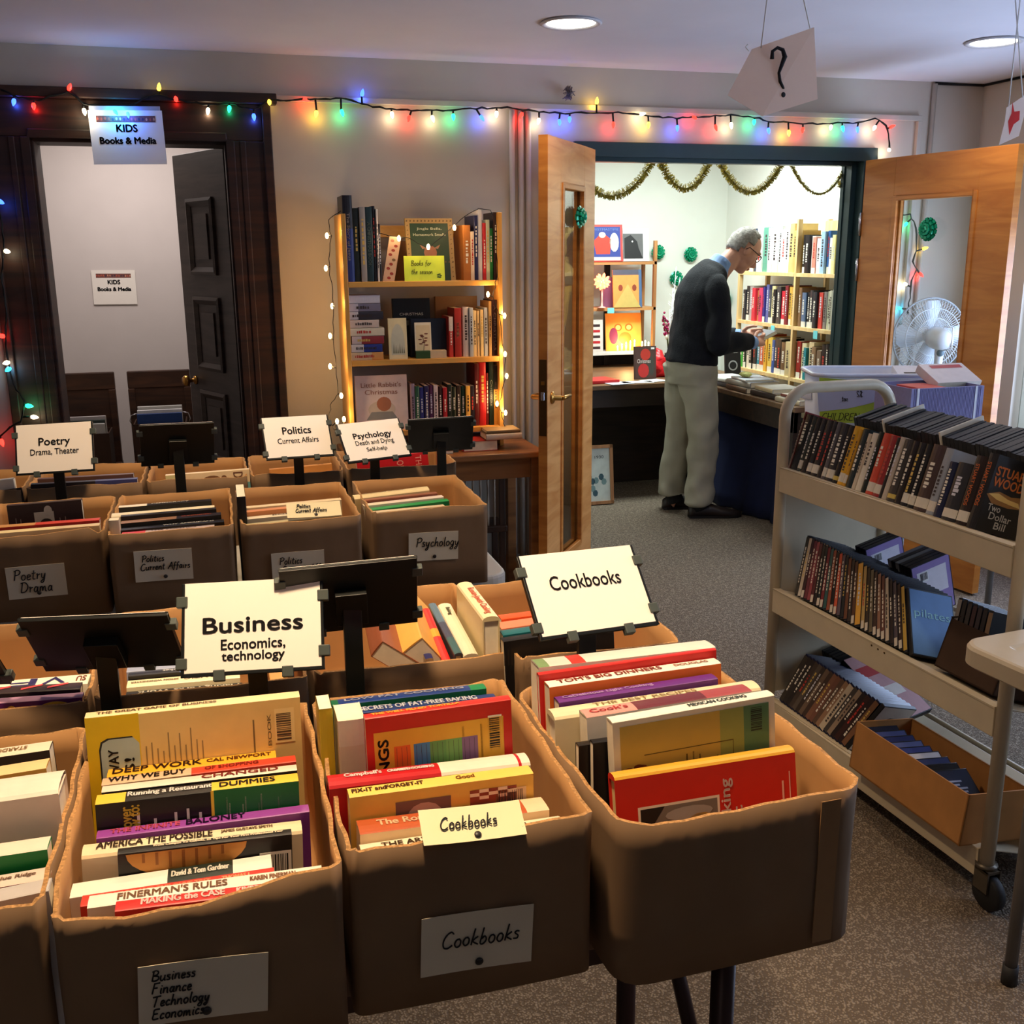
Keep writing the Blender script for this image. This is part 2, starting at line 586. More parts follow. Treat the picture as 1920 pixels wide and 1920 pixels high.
M_white = mat((240, 238, 232), .6, nz=.02)
M_paper = mat((248, 242, 232), .8, nz=.015)
M_glass = glass_mat()

b = MB().box(-3.2, -2.4, -.1, 4.2, 7.6, 0, carpet_mat())
struct(b.build('floor'))
b = MB()
for x0, x1 in ((-3.2, XR + .3),):
    b.box(x0, -2.4, ZC, x1, WY + .16, ZC + .12, M_ceil)
b.box(-1.7, WY + .16, ZC, XR + .3, 7.6, ZC + .12, M_ceil)
struct(b.build('ceiling'))
b = MB()
b.box(-3.2, WY, 0, -.655, WY + .16, ZC, M_wall)
b.box(.101, WY, 0, 1.616, WY + .16, ZC, M_wall)
b.box(3.17, WY, 0, XR, WY + .16, ZC, M_wall)
b.box(-.655, WY, 2.006, .101, WY + .16, ZC, M_wall)
b.box(1.616, WY, 2.036, 3.17, WY + .16, ZC, M_wall)
struct(b.build('wall_back'))
b = MB()
wy0, wy1, wz0, wz1 = 2.9, 4.285, .62, 1.62
b.box(XR, -2.4, 0, XR + .2, .6, ZC, M_wall).box(XR, 2.3, 0, XR + .2, wy0, ZC, M_wall).box(XR, .6, 0, XR + .2, 2.3, .62, M_wall).box(XR, .6, 1.95, XR + .2, 2.3, ZC, M_wall).box(XR, wy1, 0, XR + .2, WY + .16, ZC, M_wall)
b.box(XR, wy0, 0, XR + .2, wy1, wz0, M_wall).box(XR, wy0, wz1, XR + .2, wy1, ZC, M_wall)
struct(b.build('wall_right'))
struct(MB().box(-3.3, -2.4, 0, -3.2, WY + .16, ZC, M_wall).build('wall_left'))
struct(MB().box(-3.2, -2.5, 0, XR + .2, -2.4, ZC, M_wall).build('wall_front'))
struct(MB().box(1.0, 7.30, 0, XR + .1, 7.42, ZC, M_wall2).build('wall_annex_back'))
struct(MB().box(3.72, WY + .16, 0, 3.82, 7.30, ZC, M_wall2).build('wall_annex_right'))
struct(MB().box(1.0, WY + .16, 0, 1.12, 7.30, ZC, M_wall2).build('wall_annex_left'))
struct(MB().box(-1.7, 6.50, 0, 1.0, 6.6, ZC, M_wallk).build('wall_small_room_back'))
struct(MB().box(-1.7, WY + .16, 0, -1.6, 6.5, ZC, M_wallk).build('wall_small_room_left'))
struct(MB().box(.9, WY + .16, 0, 1.0, 6.5, ZC, M_wallk).build('wall_small_room_right'))

# window in the right hand wall: brown wood frame, mullions and panes
wm = wood((70, 40, 24), (112, 68, 42), (9, 9, 1), .5, 7)
b = MB()
b.box(XR - .02, wy0 - .07, wz0 - .05, XR + .09, wy0 + .03, wz1 + .06, wm)
b.box(XR - .02, wy0 + .03, wz0 - .05, XR + .09, wy1, wz0 + .03, wm)
b.box(XR - .02, wy0 + .03, wz1 - .03, XR + .09, wy1, wz1 + .06, wm)
b.box(XR - .015, 4.02, wz0 + .03, XR + .09, 4.14, 1.30, wm)
b.box(XR + .02, 3.42, wz0 + .03, XR + .08, 3.47, wz1 - .03, wm)
win = struct(b.build('window_1', bevel=.004))
p = MB().box(XR + .055, wy0 + .03, wz0 + .03, XR + .06, wy1, wz1 - .03, M_glass).build('pane', win)

b = MB()
for z0, z1 in ((.62, .68), (1.27, 1.32), (1.90, 1.95)):
    b.box(XR + .09, .6, z0, XR + .15, 2.3, z1, wm)
for y0 in (.6, 2.24):
    b.box(XR + .09, y0, .68, XR + .15, y0 + .06, 1.90, wm)
win2 = struct(b.build('window_2', bevel=.004))
MB().box(XR + .115, .66, .68, XR + .12, 2.24, 1.90, M_glass).build('pane', win2)

# dark wooden casing of the left doorway
b = MB()
for x0, x1, s in ((-.835, -.655, 1), (.101, .283, -1)):
    b.box(x0, WY - .025, 0, x1, WY, 2.006, M_dark)
    xi = x1 - .03 if s > 0 else x0
    b.box(xi, WY - .034, 0, xi + .03, WY - .02, 2.006, M_dark)
    xo = x0 if s > 0 else x1 - .035
    b.box(xo, WY - .045, 0, xo + .035, WY - .02, 2.19, M_dark)
    b.box(x1 - .075 if s > 0 else x0 + .05, WY - .03, 0, (x1 - .05 if s > 0 else x0 + .075), WY - .02, 2.006, M_dark)
b.box(-.80, WY - .025, 2.006, .248, WY, 2.15, M_dark)
b.box(-.655, WY - .034, 2.006, .101, WY - .02, 2.036, M_dark)
b.box(-.86, WY - .06, 2.15, .31, WY, 2.19, M_dark)
b.box(-.665, WY, 0, -.64, WY + .17, 2.006, M_dark).box(.09, WY, 0, .112, WY + .17, 2.006, M_dark).box(-.655, WY, 1.99, .101, WY + .17, 2.01, M_dark)
struct(b.build('trim_1', bevel=.004))
# green steel frame of the double doorway
b = MB()
b.box(1.616, WY - .02, 1.975, 3.185, WY + .18, 2.036, M_green)
b.box(1.616, WY - .02, 0, 1.676, WY + .18, 1.975, M_green)
b.box(3.115, WY - .02, 0, 3.185, WY + .18, 1.975, M_green)
b.box(3.085, WY + .04, 0, 3.115, WY + .10, 1.975, M_green).box(1.676, WY + .04, 0, 1.70, WY + .10, 1.975, M_green)
b.box(1.676, WY + .04, 1.955, 3.085, WY + .10, 1.975, M_green)
struct(b.build('trim_2', bevel=.003))
# surface raceway with drops, pipes and mouldings painted in the wall colour
Mtr = mat((190, 184, 172), .6, nz=.03)
b = MB()
b.box(.30, WY - .022, 2.165, 3.42, WY, 2.19, Mtr)
b.box(3.40, WY - .022, 0, 3.425, WY, 2.165, Mtr)
struct(b.build('trim_3', bevel=.003))
b = MB()
for x in (1.325, 1.365, 1.40):
    b.tube([(x, WY - .014, 0), (x, WY - .014, 2.16)], .013, Mtr)
struct(b.build('trim_4'))
struct(MB().tube([(3.485, WY - .012, 0), (3.485, WY - .012, 2.34)], .012, Mtr).build('trim_5'))
b = MB().tube([(3.49, WY - .008, 2.342), (XR - .008, WY - .008, 2.342), (XR - .008, 2.0, 2.342)], .006, M_black, n=6)
struct(b.build('trim_6'))
Mbase = mat((160, 152, 140), .6)
b = MB().box(.283, WY - .015, 0, 1.616, WY, .12, Mbase).box(3.185, WY - .015, 0, XR, WY, .12, Mbase)
struct(b.build('baseboard_back'))
struct(MB().box(-1.6, 6.48, 0, .9, 6.5, .14, M_dark).build('baseboard_small_room'))

# ------------------------------------------------------------------ doors
def leaf(name, M, w, h, m_face, m_edge, lite, pane_mat):
    """door leaf; local x from hinge, y thickness (face at y=0), z up"""
    t = .040
    x0, x1, z0, z1 = lite
    b = MB()
    b.box(0, 0, .012, x0, t, h, m_face).box(x1, 0, .012, w - .002, t, h, m_face)
    b.box(x0, 0, .012, x1, t, z0, m_face).box(x0, 0, z1, x1, t, h, m_face)
    b.box(w - .002, 0, .012, w, t, h, m_edge)
    o = b.build(name, bevel=.0015)
    o.matrix_world = M
    struct(o)
    b = MB()
    s = .022
    for ya, yb in ((-.006, .012), (t - .012, t + .006)):
        b.box(x0, ya, z0, x0 + s, yb, z1, m_edge).box(x1 - s, ya, z0, x1, yb, z1, m_edge)
        b.box(x0 + s, ya, z0, x1 - s, yb, z0 + s, m_edge).box(x0 + s, ya, z1 - s, x1 - s, yb, z1, m_edge)
    b.build('glazing_bead', o, bevel=.003)
    MB().box(x0 + .004, t / 2 - .003, z0 + .004, x1 - .004, t / 2 + .003, z1 - .004, pane_mat).build('glass_pane', o)
    return o

# left leaf swung out into the front room
d = V((-.408, -.562, 0)).normalized()
n = V((d.y, -d.x, 0))             # away from the visible right hand face
if n.x > 0:
    n = -n
door_2 = leaf('door_2', frame((1.713, 4.672, 0), d, n, (0, 0, 1)), .685, 2.0, M_maple, M_oakdoor, (.17, .50, .20, 1.83), M_glass)
b = MB().box(.685, .004, .80, .6868, .036, 1.12, M_brassd)
o = b.build('lock_plate', door_2)
o['label'] = 'brown metal lock plate on the door edge'
MB().box(.6868, .012, .95, .694, .027, .985, M_chrome).build('latch_bolt', door_2, bevel=.002)
MB().box(.6868, .012, 1.015, .691, .027, 1.03, M_brass).build('dead_latch', door_2)
for sgn, nm in ((-1, 'lever_handle'), (1, 'lever_handle')):
    y0 = 0 if sgn < 0 else .04
    b = MB()
    b.lathe([(.0, 0), (.026, 0), (.027, .004), (.02, .010), (.011, .012), (.011, .045)], M_brass, 20, (0, 0, 0), 'Y')
    b.tube([(0, .045, 0), (-.02, .05, 0), (-.06, .05, 0), (-.105, .048, -.002)], [.010, .010, .009, .008], M_brass, 10)
    o = b.build(nm, door_2)
    o.location = (.625, y0, .955)
    o.scale = (1, sgn, 1)
# right leaf
A = V((3.118, 4.675, 0))
Bp = at(1911, 269, Z=1.975)
dv = V((Bp.x - A.x, Bp.y - A.y, 0))
wR = dv.length
d = dv.normalized()
n = V((-d.y, d.x, 0))
if n.x < 0:
    n = -n
door_3 = leaf('door_3', frame(A, d, n, (0, 0, 1)), wR, 1.975, M_oakdoor, M_oakdoor, (.20, wR - .185, .20, 1.80), M_glass)
for z in (1.62, 1.40, .3):
    b = MB().tube([(-.004, -.006, z), (-.004, -.006, z + .11)], .007, M_chrome)
    b.build('hinge', door_3)

# dark panelled door opened into the small room
A = at(425, 266, Z=2.0)
A = V((.085, 4.87, 0))
Fp = at(322, 292, Z=2.0)
dv = V((Fp.x - A.x, Fp.y - A.y, 0))
w1 = dv.length
d = dv.normalized()
n = V((d.y, -d.x, 0))
if n.x < 0:
    n = -n
b = MB()
b.box(0, 0, .01, w1, .04, 2.0, M_ddoor)
door_1 = struct(b.build('door_1', bevel=.003))
door_1.matrix_world = frame(A, d, n, (0, 0, 1))
for z0, z1 in ((1.46, 1.80), (1.02, 1.36), (.58, .92), (.16, .48)):
    b = MB()
    x0, x1 = .13, w1 - .13
    s = .035
    prof = [(0, -.001), (0, -.012), (s * .4, -.016), (s, -.003), (s, -.001)]
    for a, bb in (((x0, z0), (x1, z0)), ((x1, z0), (x1, z1)), ((x1, z1), (x0, z1)), ((x0, z1), (x0, z0))):
        u = V((bb[0] - a[0], 0, bb[1] - a[1])).normalized()
        w = V((-u.z, 0, u.x))
        L = math.hypot(bb[0] - a[0], bb[1] - a[1])
        vs = []
        for k, end in ((0, 0), (1, 1)):
            for (q, y) in prof:
                pt = V((a[0], 0, a[1])) + u * (q if k == 0 else L - q) + w * q
                vs.append((pt.x, y, pt.z))
        np_ = len(prof)
        b.add(vs, [(i, i + 1, np_ + i + 1, np_ + i) for i in range(np_ - 1)], M_ddoor)
    b.box(x0 + .07, -.008, z0 + .07, x1 - .07, 0, z1 - .07, M_ddoor)
    b.build('raised_panel', door_1)
b = MB().lathe([(0, 0), (.022, 0), (.02, -.008), (.009, -.012), (.009, -.03), (.024, -.04), (.027, -.052), (.02, -.064), (0, -.068)], M_brass, 16, (w1 - .07, 0, .96), 'Y')
b.build('door_knob', door_1)

# ------------------------------------------------------------------ recessed ceiling lights
M_lens = mat((255, 250, 240), .5, emit=9.0, nz=0)
M_ring = mat((205, 203, 205), .5)
for k, (x, y, lb) in enumerate(((1.305, 3.83, 'round recessed ceiling light near the middle of the ceiling'),
                               (3.05, 3.76, 'round recessed ceiling light above the right door, behind hanging strings'))):
    t = thing('recessed_light', lb, 'ceiling light', (x, y, ZC), 0, 'recessed ceiling lights')
    MB().lathe([(.092, -.001), (.108, -.001), (.112, -.005), (.104, -.010), (.09, -.006), (.088, .0)], M_ring, 40).build('trim_ring', t)
    MB().lathe([(0, -.004), (.05, -.0045), (.089, -.003), (.089, -.0015), (0, -.0015)], M_lens, 40).build('lens', t)

# ------------------------------------------------------------------ paper signs on the walls and hanging from the ceiling
M_string = mat((235, 232, 226), .8)
M_print = mat((20, 18, 22), .7, nz=.02)
M_deco = mat((120, 74, 66), .8, nz=.3, sc=120)
def kids_sign(name, label, c, w, h, ry=0.0, dec=True):
    t = thing(name, label, 'sign')
    c = V(c)
    T = frame(c, (math.cos(ry), 0, math.sin(ry)), (-math.sin(ry), 0, math.cos(ry)), (0, -1, 0))
    b = MB()
    sheet(b, T, w, h, M_paper, .0006)
    b.build('paper', t)
    b = MB()
    T2 = T @ MX.Translation((0, 0, .0006))
    put_text(b, 'KIDS', T2 @ MX.Translation((0, .035 * w / .28, 0)), w * .28, None, M_print, bold=.0016)
    put_text(b, 'Books & Media', T2 @ MX.Translation((0, -.012 * w / .28, 0)), w * .76, None, M_print, bold=.0016)
    b.build('lettering', t)
    b = MB()
    patch(b, T2, -w * .4, h * .28, w * .4, h * .40, M_deco)
    rr = random.Random(5)
    for k in range(16):
        x = -w * .38 + k * w * .76 / 15
        poly2(b, T2, blob(x, h * .34 + rr.uniform(-.1, .1) * h * .1, w * .014, h * .03, 6), mat(rr.choice(((210, 150, 120), (60, 50, 70), (190, 90, 70))), .8), .0005)
    b.build('printed_border', t)
    return t, T
c0, c1 = at(165, 205, Y=4.63), at(304, 205, Y=4.63)
cb = at(236, 308, Y=4.63)
t, T = kids_sign('kids_sign', 'white KIDS Books & Media sign hung from the dark door casing', ((c0.x + c1.x) / 2, 4.63, (c0.z + cb.z) / 2), c1.x - c0.x, c0.z - cb.z, .02)
b = MB()
w = c1.x - c0.x
sheet(b, T @ MX.Translation((0, (c0.z - cb.z) / 2 + .008, .001)), w * .96, .016, mat((170, 170, 178), .4), .003)
b.build('hanger_strip', t)
c0, c1 = at(170, 507, Y=6.49), at(258, 570, Y=6.49)
kids_sign('kids_sign', 'white KIDS Books & Media sign taped to the wall inside the small room', ((c0.x + c1.x) / 2, 6.492, (c0.z + c1.z) / 2), c1.x - c0.x, c0.z - c1.z, -.01)

# big paper question mark
t = thing('question_mark_sign', 'pinkish paper sign with a question mark hanging on white strings', 'sign')
QY = 2.55
def q(u, v):
    return at(u, v, Y=QY)
pts = [q(1360, 180), q(1410, 92), q(1529, 50), q(1533, 186), q(1422, 220)]
M_pink = thin_paper_mat((246, 230, 218), .55)
b = MB()
vs = [p_ + V((0, dy, 0)) for p_, dy in zip(pts, (-.012, .0, .006, .0, -.02))]
b.add(vs + [p_ + V((0, .0008, 0)) for p_ in vs], [(0, 1, 2, 3, 4), (9, 8, 7, 6, 5)] + [(i, 5 + i, 5 + (i + 1) % 5, (i + 1) % 5) for i in range(5)], M_pink)
b.build('paper', t)
b = MB()
qs = [(1443, 112), (1444, 98), (1453, 91), (1463, 95), (1467, 108), (1461, 124), (1456, 138), (1458, 154), (1464, 166), (1466, 168)]
rs = [.0062, .005, .0045, .0055, .007, .0055, .0042, .0045, .0038, .001]
QF = V((0, -.007, 0))
b.tube([q(*u) + V((0, -.012, 0)) for u in qs], [(r_ * .9, r_ * .9) for r_ in rs], M_print, 8)
b.ball(q(1464, 179) + V((0, -.013, 0)), (.0062, .002, .0066), M_print)
b.build('question_mark', t)
for (u, v), (u2, v2), k in (((1427, 90), (1438, 0), 0), ((1519, 54), (1507, 0), 1)):
    p0, p1 = q(u, v), q(u2, v2)
    s = (ZC - p0.z) / (p1.z - p0.z)
    MB().tube([p0, p0 + (p1 - p0) * s], .0016, M_string, 6).build('string', t)
MB().tube([q(1404, 96), q(1398, 88), q(1402, 83)], .0015, M_string, 6).build('string_end', t)

# small red cross sign
t = thing('red_cross_sign', 'small white paper sign with a red cross hanging at the right edge', 'sign')
QY = 2.9
tp = q(1889, 206)
pts = [q(1886, 202), q(1914, 180), q(1917, 200), q(1904, 256), q(1873, 272), q(1883, 228)]
b = MB()
vs = [p_ + V((0, (p_.x - pts[4].x) * -.25, 0)) for p_ in pts]
b.add(vs + [p_ + V((0, .0008, 0)) for p_ in vs], [(0, 1, 2, 3, 4, 5), (11, 10, 9, 8, 7, 6)] + [(i, 6 + i, 6 + (i + 1) % 6, (i + 1) % 6) for i in range(6)], thin_paper_mat((238, 226, 218), .6))
b.build('paper', t)
M_red = mat((225, 52, 48), .7)
b = MB()
cr = [(1895, 192), (1897.5, 210), (1906, 209), (1905, 226), (1896, 234), (1889, 254), (1888, 238), (1887.5, 228), (1893, 213)]
vs = [q(*u) for u in cr]
vs = [p_ + V((0, (p_.x - pts[4].x) * -.25 - .0012, 0)) for p_ in vs]
b.add(vs, [tuple(range(len(vs)))], M_red)
b.build('red_cross', t)
for (u, v), (u2, v2) in (((1889, 200), (1905, 70)), ((1911, 184), (1909, 70))):
    p0, p1 = q(u, v), q(u2, v2)
    p0.y += (p0.x - pts[4].x) * -.25
    s = (ZC - p0.z) / (p1.z - p0.z)
    MB().tube([p0, p0 + (p1 - p0) * s], .0022, M_string, 6).build('string', t)

# ------------------------------------------------------------------ string lights
BC = {'r': (255, 40, 30), 'y': (255, 205, 60), 'g': (30, 235, 150), 'b': (50, 90, 255), 'w': (255, 232, 190), 'c': (40, 190, 255)}
BM = {k: mat(v, .3, emit=(5.0 if k in 'wy' else 6.0), nz=0) for k, v in BC.items()}
def bulb_mesh(m):
    b = MB()
    b.lathe([(.0, 0), (.0062, .001), (.0085, .008), (.0078, .016), (.005, .024), (.0018, .030), (0, .031)], m, 10)
    return b
def string_light(label, cable, bulbs, Yp, scale=1.0, pw=.13, cord_r=.0032, seed=1, off=.012):
    t = thing('string_lights', label, 'string lights')
    rr = random.Random(seed)
    P = []
    for i in range(len(cable) - 1):
        a, c = cable[i], cable[i + 1]
        n_ = max(2, int(math.hypot(c[0] - a[0], c[1] - a[1]) / 9))
        for k in range(n_):
            f = k / n_
            P.append(at(a[0] + (c[0] - a[0]) * f + rr.uniform(-1.2, 1.2), a[1] + (c[1] - a[1]) * f + rr.uniform(-1.6, 1.6), Y=Yp))
    P.append(at(*cable[-1], Y=Yp))
    b = MB()
    b.tube(P, cord_r, M_cord, 6)
    b.tube([p_ + V((.003 * math.sin(i * 1.3), -.004, .003 * math.cos(i * 1.3))) for i, p_ in enumerate(P)], cord_r * .8, M_cord, 5)
    b.build('cable', t)
    for (u, v, k) in bulbs:
        c = at(u, v, Y=Yp - off * .4)
        # nearest cable point
        n0 = min(P, key=lambda p_: (p_ - c).length)
        dr = (c - n0)
        dr = dr.normalized() if dr.length > .004 else V((rr.uniform(-.4, .4), -.6, -.5)).normalized()
        dr = (dr + V((rr.uniform(-.25, .25), -.25, 0))).normalized()
        base = c - dr * .010 * scale
        Mq = dr.to_track_quat('Z', 'Y').to_matrix().to_4x4()
        o = bulb_mesh(BM[k]).build('bulb', t)
        o.matrix_world = MX.Translation(base) @ Mq @ MX.Scale(scale, 4, (1, 0, 0)) @ MX.Scale(scale, 4, (0, 1, 0)) @ MX.Scale(scale, 4, (0, 0, 1))
        if (base - n0).length < .05:
            MB().tube([n0, base], .0042 * scale, M_cord, 6).build('socket', t)
        else:
            MB().tube([base - dr * .024 * scale, base], .0046 * scale, M_cord, 6).build('socket', t)
        if pw:
            fr_ = 150 < u < 310 and v > 200 and label.startswith('long')
            lamp('bulb_glow', 'POINT', c + V((0, -.035 if fr_ else .030, -.012)), (.42 if fr_ else pw) * (1.3 if k in 'bc' else 1.0), tuple(lin(BC[k])[:3]), .012)
    return t
cab = [(3, 168), (26, 180), (63, 190), (130, 172), (158, 196), (200, 200), (240, 198), (298, 176), (330, 188), (390, 196), (430, 194), (476, 206), (505, 188), (545, 189), (572, 184), (600, 188), (640, 184), (700, 200), (735, 205), (800, 207), (850, 206),
       (903, 203), (960, 202), (990, 208), (1049, 212), (1119, 212), (1170, 211), (1216, 218), (1270, 222), (1340, 217), (1371, 217), (1414, 220), (1440, 228),
       (1479, 230), (1505, 232), (1560, 232), (1600, 231), (1640, 223), (1655, 230), (1664, 242), (1667, 280)]
bl = [(26, 190, 'b'), (63, 198, 'r'), (130, 165, 'r'), (158, 208, 'w'), (215, 208, 'c'), (240, 213, 'b'), (298, 165, 'y'), (330, 186, 'r'), (390, 207, 'w'), (430, 203, 'g'),
      (476, 218, 'b'), (505, 191, 'y'), (572, 186, 'r'), (593, 212, 'y'), (641, 210, 'g'), (679, 176, 'b'), (735, 214, 'w'), (767, 221, 'r'), (811, 221, 'w'),
      (850, 218, 'g'), (903, 220, 'b'), (931, 213, 'w'), (978, 215, 'r'), (1010, 226, 'w'), (1049, 228, 'b'), (1068, 223, 'b'), (1119, 191, 'y'), (1150, 233, 'r'),
      (1203, 214, 'w'), (1216, 233, 'y'), (1270, 239, 'b'), (1301, 220, 'r'), (1342, 238, 'r'), (1371, 234, 'w'), (1414, 228, 'g'), (1441, 244, 'b'), (1479, 248, 'y'),
      (1505, 243, 'r'), (1558, 238, 'w'), (1580, 240, 'g'), (1608, 242, 'b'), (1640, 239, 'w'), (1671, 238, 'r'), (1667, 281, 'w')]
string_light('long string of coloured lights across the back wall above the doors', cab, bl, 4.64, 1.0)
cab2 = [(-14, 350), (4, 420), (8, 470), (2, 520), (12, 580), (10, 640), (16, 690), (30, 730), (46, 752), (40, 790), (20, 800), (0, 818)]
bl2 = [(0, 378, 'b'), (12, 471, 'w'), (4, 630, 'r'), (13, 680, 'w'), (16, 692, 'c'), (53, 761, 'g'), (63, 782, 'w'), (3, 828, 'r')]
string_light('string of coloured lights hanging down the left edge of the dark casing', cab2, bl2, 4.60, 1.1, pw=.10, seed=2)
cab3 = [(1688, 404), (1706, 402), (1714, 416), (1717, 440), (1718, 470), (1710, 490), (1718, 505), (1708, 525), (1706, 560), (1700, 590)]
bl3 = [(1699, 420, 'g'), (1733, 466, 'y'), (1726, 514, 'r'), (1698, 533, 'w'), (1687, 578, 'c')]
string_light('string of coloured lights behind the glass of the right door', cab3, bl3, 4.66, 1.0, seed=3)

# grey wad of wire fixed high on the wall
b = MB()
c = at(1065, 175, Y=4.66)
rr = random.Random(4)
P = []
for i in range(70):
    a, e = rr.uniform(0, 6.28), rr.uniform(-1.5, 1.5)
    P.append(c + V((math.cos(a) * math.cos(e) * .034, min(.03, math.sin(a) * math.cos(e) * .034), math.sin(e) * .034)) * rr.uniform(.6, 1))
b.tube(P, .0016, mat((120, 116, 122), .4, .6), 5)
tag(b.build('wire_bundle'), 'crumpled wad of grey wire fixed high on the wall', 'wire')
# ------------------------------------------------------------------ books
M_page = mat((232, 222, 198), .9, nz=.06, sc=60)
M_pagey = mat((222, 198, 140), .9, nz=.06, sc=60)
def cm(c, rough=.42):
    return mat(c, rough, nz=.05, sc=30)

def book(M, H, Dp, T, segs, label, group=None, title=None, tcol=(245, 240, 230), tsize=None, standing=True, deco=None,
         hard=False, pages=None, tspan=(.1, .9), name='book', cat='book', spdeco=None, flip=False):
    """local frame: x thickness, y from the spine to the fore edge, z along the spine"""
    if isinstance(segs, tuple):
        segs = [(1.0, segs, segs)]
    t = thing(name, label, cat, group=group, M=M)
    c = .0022 if hard else .0008
    rb = min(.006, T * .25) if hard else min(.0015, T * .2)
    out = [(0, Dp), (0, rb)]
    for k in range(1, 6):
        a = math.pi * (1 - k / 6.0)
        out.append((T / 2 + T / 2 * math.cos(a), rb - rb * math.sin(a)))
    out += [(T, rb), (T, Dp)]
    inn = [(T - c, Dp), (T - c, rb + c), (c, rb + c), (c, Dp)]
    prof = out + inn
    n = len(prof)
    b = MB()
    z = 0.0
    for i, (fr, sc_, bc) in enumerate(segs):
        z1 = fr * H
        vs = [(p[0], p[1], z) for p in prof] + [(p[0], p[1], z1) for p in prof]
        ms, mb_ = cm(sc_), cm(bc if bc else sc_)
        for k in range(n):
            f = (k, (k + 1) % n, n + (k + 1) % n, n + k)
            spine = 1 <= k <= 6
            b.add([vs[j] for j in f], [(0, 1, 2, 3)], ms if spine else mb_)
        if i == 0 or i == len(segs) - 1:
            o_ = 0 if i == 0 else n
            q_ = [vs[o_ + k] for k in range(n)]
            no = len(out)
            fs = [(0, 1, n - 2, n - 1), (no - 2, no - 1, no, no + 1), tuple(list(range(1, no - 1)) + [no + 1, n - 2])]
            b.add(q_, fs, mb_)
        z = z1
    b.build('cover', t)
    e = .003 if hard else .0006
    MB().box(c, rb + c, e, T - c, Dp - (.004 if hard else .0004), H - e, pages or M_page).build('pages', t)
    if title or spdeco:
        b = MB()
        if standing:
            Ts = MX.Translation((T / 2, -.0004, H / 2)) @ frame((0, 0, 0), (0, 0, -1), (1, 0, 0), (0, -1, 0))
        else:
            Ts = MX.Translation((T / 2, -.0004, H / 2)) @ frame((0, 0, 0), (0, 0, 1), (-1, 0, 0), (0, -1, 0))
        if flip:
            Ts = Ts @ MX.Rotation(math.pi, 4, 'Z')
        for it in ([(title, tcol, tspan, tsize)] if isinstance(title, str) else (title or [])):
            s_, cc, (a0, a1), hh = it
            if b.v:
                b.build('spine_title', t)
                b = MB()
            w_ = (a1 - a0) * H
            put_text(b, s_, Ts @ MX.Translation((((a0 + a1) / 2 - .5) * H, 0, 0)), w_, min(T * .62, hh or T * .5), cm(cc), bold=.0004)
        if spdeco:
            spdeco(b, Ts, H, T)
        b.build('spine_title', t)
    if deco:
        b = MB()
        Tf = MX.Translation((T + .0002, Dp / 2, H / 2)) @ frame((0, 0, 0), (0, 0, 1), (0, -1, 0), (1, 0, 0))
        deco(b, Tf, H, Dp)
        b.build('cover_print', t)
    return t

def bkd(x, T, a, e, segs, label, zb=.775, tilt=0.0, dmax=.2, group=None, **kw):
    """book standing in a carton spine up, running away from the viewer; a = near end, e = far end of its left upper edge"""
    P, Q = at(*a, X=x), at(*e, X=x)
    ev = Q - P
    L = ev.length
    ev.normalize()
    dn = V((-math.sin(rad(tilt)), 0, -math.cos(rad(tilt))))
    dn = (dn - ev * dn.dot(ev)).normalized()
    xv = dn.cross(ev)
    Dp = min(dmax, max(.05, min(P.z, Q.z) - zb))
    return book(frame(P, xv, dn, ev), L, Dp, T, segs, label, group, standing=False, **kw)

def bk(y, T, a, e, segs, label, zb=.77, lean=4.0, dmax=.19, group=None, **kw):
    """book standing in a carton with its spine up; a, e = ends of the near upper edge"""
    P, Q = at(*a, Y=y), at(*e, Y=y)
    ev = (Q - P)
    L = ev.length
    ev.normalize()
    dn = V((0, -math.sin(rad(lean)), -math.cos(rad(lean))))
    dn = (dn - ev * dn.dot(ev)).normalized()
    xv = dn.cross(ev)
    Dp = min(dmax, max(.05, (min(P.z, Q.z) - zb) / math.cos(rad(lean))))
    M = frame(P - xv * T, xv, dn, ev)
    return book(M, L, Dp, T, segs, label, group, standing=False, **kw)

# ------------------------------------------------------------------ cartons
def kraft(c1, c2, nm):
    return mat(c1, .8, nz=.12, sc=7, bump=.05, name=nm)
M_kr = kraft((128, 100, 72), 0, 'kraft_outside_shaded')  # darker than the inside: shade of the carton fronts put into the colour
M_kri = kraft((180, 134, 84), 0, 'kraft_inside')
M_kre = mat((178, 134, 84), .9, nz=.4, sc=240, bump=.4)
M_card = mat((226, 214, 188), .8, nz=.03)

